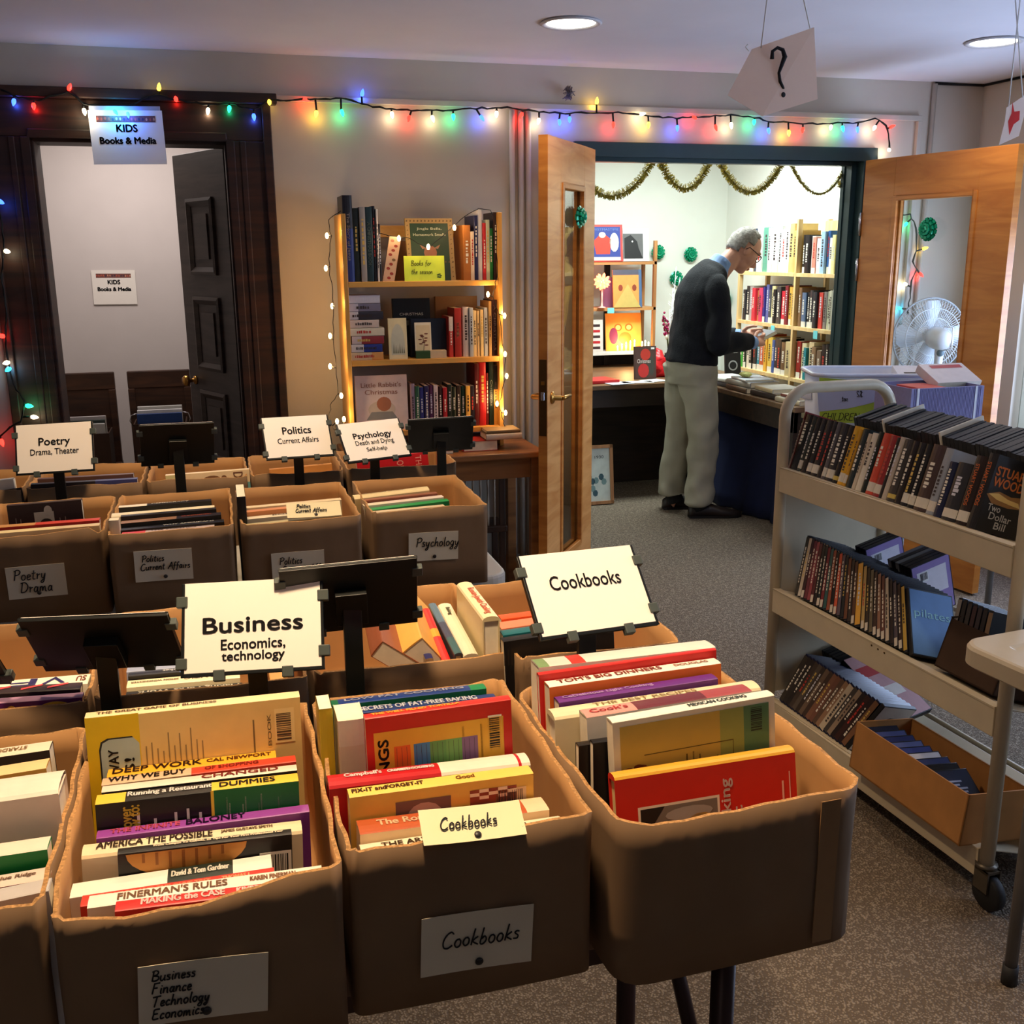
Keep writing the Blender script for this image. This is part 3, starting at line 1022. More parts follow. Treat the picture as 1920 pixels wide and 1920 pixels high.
def carton(label, x0, x1, y0, y1, z0, h, rc=.012, wob=.0028, seed=0, yaw=0.0, name='cardboard_box', group=None, bulge=.004, cut=None, th=.0045):
    cx, cy = (x0 + x1) / 2, (y0 + y1) / 2
    w, d = (x1 - x0) / 2, (y1 - y0) / 2
    t = thing(name, label, 'box', (cx, cy, z0), yaw, group)
    rr = random.Random(seed)
    loop = []
    def side(p, q_, n_):
        for k in range(n_):
            f = k / n_
            loop.append((p[0] + (q_[0] - p[0]) * f, p[1] + (q_[1] - p[1]) * f, math.sin(math.pi * f), (q_[1] - p[1], -(q_[0] - p[0]))))
    def corner(c, a0):
        for k in range(4):
            a = a0 + math.pi / 2 * k / 4
            loop.append((c[0] + rc * math.cos(a), c[1] + rc * math.sin(a), 0, (math.cos(a), math.sin(a))))
    side((-w + rc, -d), (w - rc, -d), 14)
    corner((w - rc, -d + rc), -math.pi / 2)
    side((w, -d + rc), (w, d - rc), 14)
    corner((w - rc, d - rc), 0)
    side((w - rc, d), (-w + rc, d), 14)
    corner((-w + rc, d - rc), math.pi / 2)
    side((-w, d - rc), (-w, -d + rc), 14)
    corner((-w + rc, -d + rc), math.pi)
    n = len(loop)
    rim = [rr.uniform(-wob, wob) * .5 for _ in range(n)]
    rim = [(rim[i - 1] + rim[i] * 2 + rim[(i + 1) % n]) / 2 + wob * .6 * math.sin(i * .31 + seed) for i in range(n)]
    zs = [0, .3, .6, .85, 1.0]
    b = MB()
    def ring(zf, off):
        o = []
        for i, (x, y, s, nn) in enumerate(loop):
            l = math.hypot(*nn)
            nx, ny = nn[0] / l, nn[1] / l
            bl = bulge * s * math.sin(math.pi * min(1, zf * .75 + .1)) + (.0016 * math.sin(i * 1.7 + zf * 5 + seed) if zf > .5 else 0)
            z = zf * h
            if zf == 1.0:
                z = h + rim[i] + (cut(x / w, y / d) if cut else 0)
            o.append((x + nx * (bl - off), y + ny * (bl - off), z if off == 0 or zf > 0 else th))
        return o
    outer = [ring(z, 0) for z in zs]
    inner = [ring(z, th) for z in zs]
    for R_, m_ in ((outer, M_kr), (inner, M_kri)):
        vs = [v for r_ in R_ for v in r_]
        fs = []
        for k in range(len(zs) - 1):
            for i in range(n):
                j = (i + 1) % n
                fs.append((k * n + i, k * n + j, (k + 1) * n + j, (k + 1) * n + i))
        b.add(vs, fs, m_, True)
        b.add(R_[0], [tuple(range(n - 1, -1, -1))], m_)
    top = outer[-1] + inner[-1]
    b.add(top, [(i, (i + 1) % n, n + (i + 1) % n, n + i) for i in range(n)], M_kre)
    me = b.build('carton_walls', t)
    return t

M_pin = mat((40, 36, 34), .4)
def front_card(box, yf, tl, tr, bl, lines, h, off, name='label_card', ink=.0011, gap=1.25, m=None, nm2='handwriting'):
    """card pinned to the front of a carton"""
    y = yf - .0065
    a, c, d = at(*tl, Y=y), at(*tr, Y=y), at(*bl, Y=y)
    rx = (c - a)
    w = rx.length
    rx.normalize()
    uy = (a - d)
    uy = (uy - rx * uy.dot(rx))
    hh = uy.length
    uy.normalize()
    ctr = a + rx * w / 2 - uy * hh / 2
    inv = MX.LocRotScale(box.location, box.rotation_euler, None).inverted()
    T = inv @ frame(ctr, rx, uy, rx.cross(uy))
    b = MB()
    sheet(b, T, w, hh, m or M_card, .0008, curl=.0015)
    cd = b.build(name, box)
    b = MB()
    hand(b, lines, T @ MX.Translation((-w / 2 + off[0] * w, hh / 2 - off[1] * hh, .0012)), h * hh, M_ink, gap, ink, rnd=random.Random(len(lines) + int(w * 1e4)))
    b.build(nm2, cd)
    b = MB()
    b.lathe([(0, 0), (.0042, .0), (.0046, .0015), (.003, .003), (0, .0034)], M_pin, 12)
    o = b.build('push_pin', cd)
    o.matrix_parent_inverse = MX()
    o.matrix_basis = T @ MX.Translation((.02 * w, -hh * .36, .0008))
    return cd

ZT = .765
BH = .195
boxes = {}
def rowbox(key, label, x0, x1, y0, y1, **kw):
    boxes[key] = carton(label, x0, x1, y0, y1, ZT, BH, seed=len(boxes) * 7 + 3, **kw)
    return boxes[key]
fl = lambda x, y: (-.012 * max(0, 1 - abs(x + .2)) if y < -.9 else 0)
rowbox('A', 'cardboard box of books cut off by the left edge, front row', -.475, -.196, .945, 1.335)
rowbox('B', 'cardboard box with a card reading Business Finance Technology Economics', -.188, .082, .93, 1.335, cut=lambda x, y: (-.017 * math.exp(-((x + .30) * 1.2) ** 2) if y < -.9 else 0))
rowbox('C', 'cardboard box with a card reading Cookbooks on its front', .090, .356, .95, 1.335)
rowbox('D', 'cardboard box with rounded corners at the right end, red cookbook in front', .368, .672, .915, 1.30, rc=.035, yaw=.03)
rowbox('A2', 'cardboard box behind the left edge box, holding purple book and lettered books', -.475, -.206, 1.425, 1.79)
rowbox('B2', 'cardboard box behind the Business box, between two display stands', -.196, .092, 1.425, 1.79)
rowbox('C2', 'cardboard box behind the Cookbooks box, with leaning books and orange paper', .104, .392, 1.43, 1.79)
rowbox('D2', 'cardboard box with a printed mark, behind the right end box', .402, .665, 1.40, 1.77)
rowbox('P1', 'cardboard box with a card reading Poetry Drama', -.545, -.272, 2.395, 2.735, cut=lambda x, y: (.006 * x + (-.014 if x > .88 else 0)) if y < -.9 else 0)
rowbox('P2', 'cardboard box with a card reading Politics Current Affairs', -.260, .006, 2.345, 2.735)
rowbox('P3', 'cardboard box with Politics card, partly hidden by a black display back', .022, .292, 2.345, 2.735, yaw=.01)
rowbox('P4', 'cardboard box with a card reading Psychology', .322, .602, 2.365, 2.735)
rowbox('R0', 'cardboard box at the left edge behind the Poetry sign', -.78, -.52, 2.89, 3.19)
rowbox('R1', 'cardboard box behind the Poetry sign holding a navy blue book', -.505, -.220, 2.89, 3.19)
rowbox('R2', 'cardboard box in the back row holding a pastel book', -.206, .055, 2.89, 3.19)
rowbox('R3', 'cardboard box in the back row under the Politics sign', .066, .318, 2.89, 3.19)
rowbox('R4', 'cardboard box in the back row holding red books under the Psychology sign', .330, .645, 2.89, 3.19)

front_card(boxes['B'], .93, (258, 1812), (503, 1783), (262, 1925), ['Business', 'Finance', 'Technology', 'Economics'], .17, (.1, .26), ink=.0008, gap=1.25)
front_card(boxes['C'], .95, (790, 1722), (1000, 1693), (790, 1832), ['Cookbooks'], .27, (.18, .56), ink=.0009)
front_card(boxes['P1'], 2.395, (9, 1065), (120, 1055), (17, 1125), ['Poetry', (.45, 'Drama')], .32, (.12, .42), ink=.0012)
front_card(boxes['P2'], 2.345, (250, 1034), (359, 1027), (256, 1092), [(.25, 'Politics'), 'Current Affairs'], .215, (.10, .36), ink=.0011)
front_card(boxes['P3'], 2.345, (508, 1038), (607, 1030), (510, 1093), ['Politics', (.2, 'Current Affairs')], .24, (.15, .4), ink=.0011)
front_card(boxes['P4'], 2.365, (766, 1000), (859, 995), (770, 1053), ['Psychology'], .32, (.15, .5), ink=.0012)
# clear packing tape on the right end box
b = MB()
tapem = mat((150, 114, 78), .2, nz=.05)
bx = boxes['D']
b.box(.085, -.1985, .01, .11, -.1972, .19, tapem)
b.build('packing_tape', bx)

# ------------------------------------------------------------------ folding tables under the cartons
M_ttop = mat((206, 204, 198), .5, nz=.04)
M_leg = mat((58, 36, 30), .35, .3, nz=.1)
def rounded(x0, x1, y0, y1, r, n=6):
    p = []
    for cx, cy, a0 in ((x1 - r, y1 - r, 0), (x0 + r, y1 - r, 90), (x0 + r, y0 + r, 180), (x1 - r, y0 + r, 270)):
        for k in range(n + 1):
            a = rad(a0 + 90 * k / n)
            p.append((cx + r * math.cos(a), cy + r * math.sin(a)))
    return p
t = thing('folding_table', 'brown folding table under the front boxes, dark legs showing', 'table', (-.35, 1.37, 0))
t_ = MB()
M_lam = wood((86, 58, 40), (116, 82, 56), (9, 1, 1), .5, 6)
t_.prism(rounded(-1.0, 1.0, -.35, .40, .015), ZT - .03, ZT - .001, M_lam)
t_.build('table_top', t, bevel=.003)
MB().box(-.97, -.32, ZT - .075, .97, .37, ZT - .03, M_leg).build('apron', t)
for sx in (-1, 1):
    for y in (-.325, .0):
        MB().tube([(sx * .922, y, ZT - .04), (sx * .925, y, .03), (sx * .925, y, .0)], [.016, .016, .018], M_leg, 12).build('leg', t)
    MB().tube([(sx * .922, -.05, ZT - .05), (sx * .922, -.315, .40)], .011, M_leg, 10).build('brace', t)
t = thing('folding_table', 'pale plastic folding table carrying the rows of Poetry to Psychology boxes', 'table', (-.35, 2.8, 0))
b = MB()
b.prism(rounded(-1.02, 1.02, -.39, .41, .06), ZT - .045, ZT - .001, M_ttop)
b.build('table_top', t, bevel=.008)
for sx in (-1, 1):
    for y in (-.30, .30):
        MB().tube([(sx * .80, y, ZT - .04), (sx * .84, y, .0)], .0125, M_chrome, 10).build('leg', t)
    MB().tube([(sx * .82, -.30, .38), (sx * .82, .30, .38)], .010, M_chrome, 10).build('stretcher', t)

# ------------------------------------------------------------------ display stands with printed signs
M_tray = mat((14, 17, 16), .38, nz=.1)
M_clip = mat((70, 78, 74), .45)
M_lite = mat((255, 247, 236), .75, nz=.01)
def sign_stand(label, fit, ang, lines, back=False, sc=.84, zfoot=None):
    c = CAM + (V(fit) - CAM) * sc
    ti, ya, ro = (rad(a) for a in ang)
    R_ = V((math.cos(ya), math.sin(ya), 0))
    N_ = V((-math.sin(ya), math.cos(ya), 0))
    U_ = V((0, 0, 1)) * math.cos(ti) + N_ * math.sin(ti)
    r2 = R_ * math.cos(ro) + U_ * math.sin(ro)
    u2 = -R_ * math.sin(ro) + U_ * math.cos(ro)
    n2 = r2.cross(u2)
    w, h = .224 * sc, .151 * sc
    if back:
        r2, n2 = -r2, -n2
    T = frame(c, r2, u2, n2)
    zf = ZT if zfoot is None else zfoot
    t = thing('sign_stand', label, 'sign', (c.x, c.y, zf))
    Li = MX.Translation((-c.x, -c.y, -zf))
    T = Li @ T
    b = MB()
    b.T = T
    b.box(-w / 2, -h / 2, -.006, w / 2, h / 2, -.001, M_tray)
    for x0, y0, x1, y1 in ((-w / 2, -h / 2, w / 2, -h / 2 + .005), (-w / 2, -h / 2, -w / 2 + .004, h / 2), (w / 2 - .004, -h / 2, w / 2, h / 2)):
        b.box(x0, y0, -.001, x1, y1, .0012, M_tray)
    b.box(-.022, -h * .32, -.020, .022, h * .15, -.006, M_tray)
    b.build('tray', t, bevel=.0008)
    b = MB()
    sheet(b, T @ MX.Translation((0, .001, .0008)), w - .007, h - .002, M_lite, .0006)
    pp = b.build('sign_sheet', t)
    b = MB()
    for s_, y_, w_, h_, bo in lines:
        put_text(b, s_, T @ MX.Translation((0, y_ * h, .0012)), w_ * w, h_ * h, M_print, bold=bo)
    if lines:
        b.build('lettering', pp)
    for x, y in ((-w / 2, .3 * h), (-w / 2, -.36 * h), (w / 2, .3 * h), (w / 2, -.30 * h), (-.24 * w, -h / 2), (.24 * w, -h / 2)):
        b = MB()
        b.T = T
        b.box(x - .0075, y - .0075, -.008, x + .0075, y + .0075, .003, M_clip)
        b.build('clip', t, bevel=.0012)
    b = MB()
    cc = T @ V((0, -h * .12, -.016))
    top = V((cc.x, cc.y, cc.z))
    b.box(top.x - .013, top.y - .006, top.z * .45, top.x + .013, top.y + .006, top.z + .01, M_tray)
    b.box(top.x - .010, top.y - .0045, .006, top.x + .010, top.y + .0045, top.z * .46, M_tray)
    b.build('pole', t, bevel=.001)
    MB().box(top.x - .055, top.y - .012, 0, top.x + .055, top.y + .012, .006, M_tray).build('foot', t)
    return t
sign_stand('black display stand with the white Business sign', (.024, 1.635, .969), (29.6, -10, 1.0),
           [('Business', .03, .70, .165, .0008), ('Economics,', -.19, .45, .125, .0004), ('technology', -.32, .44, .125, .0004)])
sign_stand('black display stand with the white Cookbooks sign', (.571, 1.567, .998), (41, 11, -2.6), [('Cookbooks', .13, .60, .17, .0003)])
sign_stand('black display stand with the white Poetry Drama Theater sign', (-.49, 3.332, .99), (20, -8, 2.0), [('Poetry', .12, .40, .2, .0005), ('Drama, Theater', -.07, .62, .14, .0002)], sc=.85)
sign_stand('black display stand with the white Politics Current Affairs sign', (.236, 3.471, .962), (34, 7, -.6), [('Politics', .16, .42, .17, .0006), ('Current Affairs', -.08, .60, .13, .0002)], sc=.82)
sign_stand('black display stand with the white Psychology Death and Dying Self-help sign', (.483, 3.428, .945), (41.8, 11.8, 1.5),
           [('Psychology', .12, .60, .19, .0006), ('Death and Dying', -.06, .60, .15, .0002), ('Self-help', -.24, .32, .13, .0002)], sc=.825)
sign_stand('black back of a display stand between Poetry and Politics signs', (-.142, 3.417, .97), (-22.5, 4.6, -1.3), [], True, .825)
sign_stand('black back of a display stand to the right of the Psychology sign', (.721, 3.48, .945), (-33, -5.8, 1.9), [], True, .82)
sign_stand('wide black back of a display stand to the left of the Business sign', (-.206, 1.689, .95), (-37.5, -9.5, .1), [], True, .84)
sign_stand('black back of a display stand between the Business and Cookbooks signs', CAM + (at(657, 1116, Y=1.405) - CAM) / .84, (-26, -3, 2.3), [], True)
sign_stand('black back of a display stand cut off by the left edge', (-.475, 1.70, .945), (-37, -9, 0), [], True)
# ------------------------------------------------------------------ books in the cartons
rb_ = random.Random(21)
WHT, CRM, BLK, RED, YEL, NAV = (240, 234, 220), (232, 216, 176), (20, 18, 19), (205, 46, 42), (240, 196, 60), (34, 44, 92)
INK = (24, 22, 22)
def prt(c):
    return cm(c, .5)

# --- business box, front to back
G = 'books in the Business box'
bk(.944, .019, (215, 1707), (602, 1659), RED, 'red book MAKING the CASE, frontmost spine in the Business box', group=G,
   title=[('MAKING the CASE', (245, 225, 215), (.12, .52), .011), ('KIMBERLY GUILFOYLE', (245, 225, 215), (.58, .97), .008)])
bk(.966, .024, (163, 1701), (606, 1641), [(1, WHT, WHT)], "white book FINERMAN'S RULES, second spine in the Business box", group=G,
   title=[("FINERMAN'S RULES", (150, 110, 80), (.12, .58), .012), ('KAREN FINERMAN', (150, 110, 80), (.68, .88), .008)])
bk(.993, .022, (150, 1698), (515, 1643), (214, 62, 52), 'red book on the olive tree, third spine in the Business box', group=G,
   title=[('THE LEXUS AND THE OLIVE TREE', (235, 150, 110), (.08, .66), .008), ('THOMAS L.', (240, 180, 130), (.72, .88), .008)])
bk(1.019, .030, (130, 1682), (510, 1624), [(.47, WHT, (236, 224, 214)), (.80, (30, 42, 34), (30, 42, 34)), (1, WHT, (236, 224, 214))],
   'white book with a dark green band on its spine, Business box', group=G, title=[('David & Tom Gardner', (240, 236, 220), (.49, .78), .012)])
def d_basket(b, T, L, H):
    poly2(b, T, [(-.02 + .062 * math.cos(math.pi + math.pi * k / 14), H * .5 - .003 + .030 * math.sin(math.pi + math.pi * k / 14)) for k in range(15)], prt((196, 138, 62)))
    for k in range(7):
        x = -.066 + k * .0135
        patch(b, T, x, H * .5 - .026 + abs(k - 3) * .004, x + .003, H * .5 - .004, prt((150, 96, 40)), .0006)
    barcode(b, T @ MX.Translation((L * .40, H * .5 - .040, 0)), .034, .042, rb_, prt(WHT), prt(BLK))
bk(1.053, .013, (220, 1600), (547, 1562), BLK, 'black book with a woven basket on its cover, Business box', group=G, deco=d_basket,
   title=[('From Campus To Cubicle, 25 Tips For Your First Professional Year', (236, 220, 190), (.2, .95), .005)])
bk(1.073, .030, (152, 1602), (567, 1554), [(1, CRM, (226, 212, 182))], 'cream jacketed book AMERICA THE POSSIBLE in the Business box', group=G, hard=True,
   title=[('AMERICA THE POSSIBLE', (70, 52, 34), (.06, .58), .014), ('JAMES GUSTAVE SPETH', (120, 96, 66), (.62, .86), .007)])
bk(1.107, .020, (180, 1571), (580, 1520), [(1, (150, 70, 160), (112, 44, 130))], 'purple book BALONEY in the Business box', group=G,
   title=[('THE INFINITE', (214, 90, 120), (.06, .38), .010), ('BALONEY', (44, 16, 54), (.41, .69), .013)])
def d_dummies(b, T, L, H):
    patch(b, T, L * .06, -H / 2, L * .5, H / 2, prt((18, 104, 52)))
    patch(b, T, L * .055, -H / 2, L * .07, H / 2, prt(YEL), .0005)
    for k, x in enumerate((-.30, -.22, -.12, -.06, .0)):
        lines_block(b, T @ MX.Translation((L * x, H * .5 - .030, 0)) @ MX.Rotation(math.pi / 2, 4, 'Z'), .04, .006, 1, prt((210, 206, 200)), rb_)
    for k, x in enumerate((.14, .22, .30, .40)):
        lines_block(b, T @ MX.Translation((L * x, H * .5 - .026, 0)) @ MX.Rotation(math.pi / 2, 4, 'Z'), .034, .006, 2, prt((190, 214, 180)), rb_)
    put_text(b, 'Discover', T @ MX.Translation((-L * .36, H * .5 - .032, 0)) @ MX.Rotation(math.pi / 2, 4, 'Z'), .048, .012, prt((226, 196, 70)), bold=.0004)
    put_text(b, 'how to:', T @ MX.Translation((-L * .32, H * .5 - .026, 0)) @ MX.Rotation(math.pi / 2, 4, 'Z'), .038, .012, prt((226, 196, 70)), bold=.0004)
bk(1.133, .026, (178, 1507), (560, 1464), [(.14, YEL, BLK), (.56, BLK, BLK), (1, YEL, BLK)], 'black green and yellow Running a Restaurant guide in the Business box', group=G, deco=d_dummies,
   title=[('Running a Restaurant', (245, 245, 240), (.15, .56), .015), ('DUMMIES', (30, 30, 30), (.60, .88), .012)])
bk(1.163, .017, (190, 1484), (557, 1442), [(1, (230, 214, 194), (40, 36, 34))], 'thin white spined book printed CHANGED in the Business box', group=G, title=[('CHANGED', (150, 50, 44), (.5, .9), .009)])
bk(1.184, .020, (190, 1471), (555, 1426), [(.45, (222, 186, 150), (200, 160, 120)), (1, (220, 70, 46), (200, 60, 40))], 'cream and red book WHY WE BUY in the Business box', group=G,
   title=[('WHY WE BUY', (40, 30, 28), (.03, .42), .013), ('OF SHOPPING', (160, 40, 30), (.52, .8), .008)])
bk(1.207, .024, (200, 1456), (518, 1419), [(1, (240, 176, 44), (230, 166, 40))], 'yellow orange book DEEP WORK in the Business box', group=G,
   title=[('DEEP WORK', (60, 30, 16), (.03, .55), .014), ('CAL NEWPORT', (110, 60, 20), (.58, .97), .009)])
def d_yellow(b, T, L, H):
    patch(b, T, -L / 2, -H / 2, -L * .26, H / 2, prt((222, 186, 26)))
    P_ = [(-L * .44, -H * .5), (-L * .44, H * .5 - .044), (-L * .43, H * .5 - .034), (-L * .40, H * .5 - .030), (-L * .29, H * .5 - .030), (-L * .265, H * .5 - .038), (-L * .262, -H * .5)]
    poly2(b, T, [(x * 1.012 - .0006, y + .0018) for x, y in P_], prt((30, 34, 40)), .0004)
    poly2(b, T, P_, prt((168, 184, 178)), .0006)
    put_text(b, 'WAY', T @ MX.Translation((-L * .385, H * .5 - .060, .0006)) @ MX.Rotation(math.pi / 2, 4, 'Z'), .034, .011, prt(BLK), bold=.0004)
    put_text(b, 'S!', T @ MX.Translation((-L * .315, H * .5 - .066, .0006)) @ MX.Rotation(math.pi / 2, 4, 'Z'), .02, .011, prt(BLK), bold=.0004)
    for k in range(11):
        x = -.235 + k * .026
        lines_block(b, T @ MX.Translation((L * x, H * .5 - .060, 0)) @ MX.Rotation(math.pi / 2, 4, 'Z'), .07 if k < 9 else .04, .0035, 1, prt((150, 126, 84)), rb_, fill=.4)
    lines_block(b, T @ MX.Translation((L * .27, H * .5 - .055, 0)) @ MX.Rotation(math.pi / 2, 4, 'Z'), .075, .004, 1, prt((116, 96, 60)), rb_)
    put_text(b, 'BOOK', T @ MX.Translation((L * .345, H * .5 - .04, 0)) @ MX.Rotation(math.pi / 2, 4, 'Z'), .042, .0045, prt((90, 74, 44)))
    barcode(b, T @ MX.Translation((L * .42, H * .5 - .036, 0)) @ MX.Rotation(math.pi / 2, 4, 'Z'), .045, .024, rb_, prt((232, 206, 140)), prt((70, 56, 36)))
bk(1.236, .022, (158, 1347), (562, 1305), [(1, (236, 212, 160), (222, 190, 120))], 'tall tan and yellow book, cover facing out, at the back of the Business box', group=G, deco=d_yellow, dmax=.29, lean=3,
   title=[('THE GREAT GAME OF BUSINESS', (120, 90, 60), (.05, .6), .006)])

# --- cookbooks box
G = 'books in the Cookbooks box'
bk(.964, .034, (680, 1606), (1063, 1549), [(1, (238, 224, 190), (234, 220, 188))], 'thick white book with a cream spine at the front of the Cookbooks box', group=G, hard=True,
   title=[('THE ARTFUL', (90, 70, 44), (.10, .42), .010), ('R', (90, 70, 44), (.80, .82), .009)])
def d_rom(b, Ts, H, T):
    old = b.T
    for k in range(16):
        x = -.46 + k * .06
        patch(b, Ts, x * H, -T * .48, (x + .035) * H, -T * .25 + (.003 if k % 2 else 0), prt((180, 84, 40)), .0003)
bk(1.001, .034, (675, 1563), (1030, 1516), [(.88, (184, 88, 46), (240, 214, 176)), (1, (238, 206, 166), (240, 214, 176))], "book The Romagnolis' Table with a brown spine in the Cookbooks box", group=G,
   title=[("The Romagnolis' Table", (244, 214, 170), (.10, .74), .017)])
def d_fix(b, T, L, H):
    patch(b, T, -.055, H * .5 - .056, .008, H * .5 - .014, prt((120, 90, 84)))
    poly2(b, T, blob(-.022, H * .5 - .034, .02, .016), prt((190, 160, 150)), .0005)
    patch(b, T, .03, H * .5 - .05, .085, H * .5 - .012, prt((150, 70, 50)))
    for i in range(5):
        for j in range(3):
            if (i + j) % 2:
                patch(b, T, .03 + i * .011, H * .5 - .024 + j * .004, .041 + i * .011, H * .5 - .020 + j * .004, prt((240, 225, 200)), .0005)
    pts = []
    for k in range(20):
        a = math.pi * 2 * k / 20
        r_ = .016 if k % 2 else .010
        pts.append((-.085 + r_ * math.cos(a), H * .5 - .046 + r_ * math.sin(a)))
    poly2(b, T, pts, prt((200, 66, 40)))
    barcode(b, T @ MX.Translation((L * .42 - .01, H * .5 - .030, 0)), .036, .030, rb_, prt((220, 190, 150)), prt((70, 50, 50)))
bk(1.041, .024, (655, 1494), (1000, 1448), [(1, (246, 204, 96), (232, 186, 84))], 'yellow FIX-IT cookbook with photos on its back, Cookbooks box', group=G, deco=d_fix,
   title=[('FIX-IT and', (90, 60, 30), (.02, .2), .009), ('FORGET-IT', (90, 60, 30), (.2, .40), .008), ('Good', (150, 100, 40), (.58, .68), .008)])
bk(1.072, .034, (617, 1471), (995, 1426), [(.545, (190, 22, 30), (176, 20, 28)), (.94, (232, 226, 206), (224, 218, 196)), (.955, (190, 22, 30), (190, 22, 30)), (1, (232, 226, 206), (224, 218, 196))],
   'red and white soup cookbook with a thick spine, Cookbooks box', group=G, hard=True, title=[("Campbell's", (245, 232, 225), (.08, .26), .012), ('CREATIVE COOKING', (245, 232, 225), (.29, .52), .006), ('WITH SOUP', (245, 232, 225), (.33, .48), .006)])
def d_stuff(b, T, L, H):
    patch(b, T, -L * .45, -H / 2, L * .44, H * .5 - .020, prt((226, 170, 58)))
    for i, c in enumerate(((222, 104, 40), (66, 130, 186), (96, 150, 84), (110, 160, 90), (126, 92, 140))):
        x = -L * .32 + i * .0195 + (.004 if i else 0)
        patch(b, T, x, -H / 2, x + .0195, H * .5 - .040, prt(c), .0005)
        for k in range(3):
            patch(b, T, x + .003 + k * .006, -H / 2, x + .0034 + k * .006, H * .5 - .042, prt((70, 60, 60)), .0007)
    put_text(b, 'STUFFINGS', T @ MX.Translation((-L * .39, H * .5 - .085, 0)) @ MX.Rotation(math.pi / 2, 4, 'Z'), .11, .012, prt(BLK), bold=.0006)
    lines_block(b, T @ MX.Translation((L * .22, H * .5 - .05, 0)) @ MX.Rotation(math.pi / 2, 4, 'Z'), .05, .03, 4, prt((120, 70, 30)), rb_, fill=.35)
    barcode(b, T @ MX.Translation((L * .38, H * .5 - .040, 0)) @ MX.Rotation(math.pi / 2, 4, 'Z'), .045, .017, rb_, prt(WHT), prt(BLK))
bk(1.120, .016, (684, 1347), (958, 1310), [(1, (212, 44, 36), (200, 36, 32))], 'tall red and yellow STUFFINGS book with colour stripes, Cookbooks box', group=G, deco=d_stuff, dmax=.25, lean=3,
   title=[('THE WELL FILLED TORTILLA', (240, 180, 60), (.05, .65), .006)])
def up(x, y, zt, T, Dp, segs, label, group, yaw=0.0, zb=.772, **kw):
    M = MX.Translation((x, y, zb)) @ MX.Rotation(yaw, 4, 'Z')
    return book(M, zt - zb, Dp, T, segs, label, group, **kw)
p = at(633, 1352, Y=1.152)
up(p.x, 1.150, p.z, .032, .05, [(.86, (228, 216, 190), (228, 216, 190)), (1, (236, 230, 210), (228, 216, 190))], 'white book on end beside the red STUFFINGS book', G)
p = at(597, 1330, Y=1.168)
up(p.x, 1.165, p.z, .0165, .045, (214, 190, 50), 'narrow yellow book on end at the left side of the Cookbooks box', G)
bk(1.226, .022, (628, 1341), (932, 1309), [(1, (28, 52, 112), (24, 34, 76))], 'dark blue book SECRETS OF FAT-FREE BAKING, Cookbooks box', group=G, title=[('SECRETS OF FAT-FREE BAKING', (225, 228, 235), (.15, .88), .014)])
bk(1.256, .021, (610, 1323), (912, 1289), [(.08, (20, 104, 70), (20, 90, 66)), (.9, (34, 60, 130), (20, 90, 66)), (1, (20, 130, 76), (20, 100, 66))], 'green and blue book at the back of the Cookbooks box', group=G,
   title=[('LOW FAT COOKING', (190, 196, 214), (.12, .86), .008)])
# loose card lying on the front books
def loose_card(label, y, tl, tr, bl, tilt, lines, h, off, ink):
    a, c, d_ = at(*tl, Y=y), at(*tr, Y=y), at(*bl, Y=y - .035)
    rx = c - a
    w = rx.length
    rx.normalize()
    uy = a - d_
    uy = uy - rx * uy.dot(rx)
    hh = uy.length
    uy.normalize()
    ctr = a + rx * w / 2 - uy * hh / 2
    T = frame(ctr, rx, uy, rx.cross(uy))
    t = thing('loose_card', label, 'card', (ctr.x, ctr.y, ctr.z))
    T = MX.Translation(-ctr) @ T
    b = MB()
    sheet(b, T, w, hh, mat((250, 236, 190), .8, nz=.02), .0006, curl=.002)
    b.build('paper', t)
    b = MB()
    hand(b, lines, T @ MX.Translation((-w / 2 + off[0] * w, hh / 2 - off[1] * hh, .002)), h * hh, M_ink, 1.25, ink)
    b.build('handwriting', t)
    b = MB()
    b.lathe([(0, 0), (.004, .0), (.003, .0008), (0, .001)], M_pin, 10)
    o = b.build('pin_hole', t)
    o.matrix_basis = T @ MX.Translation((.03 * w, -hh * .34, .0012))
loose_card('cream card reading Cookbooks lying on the books', .975, (783, 1522), (972, 1502), (792, 1588), 30, ['Cookbooks'], .34, (.18, .62), .0008)
loose_card('cream card reading Politics Current Affairs lying on the books', 2.40, (536, 945), (637, 940), (538, 972), 30, [(.3, 'Politics'), 'Current Affairs'], .24, (.16, .36), .0009)

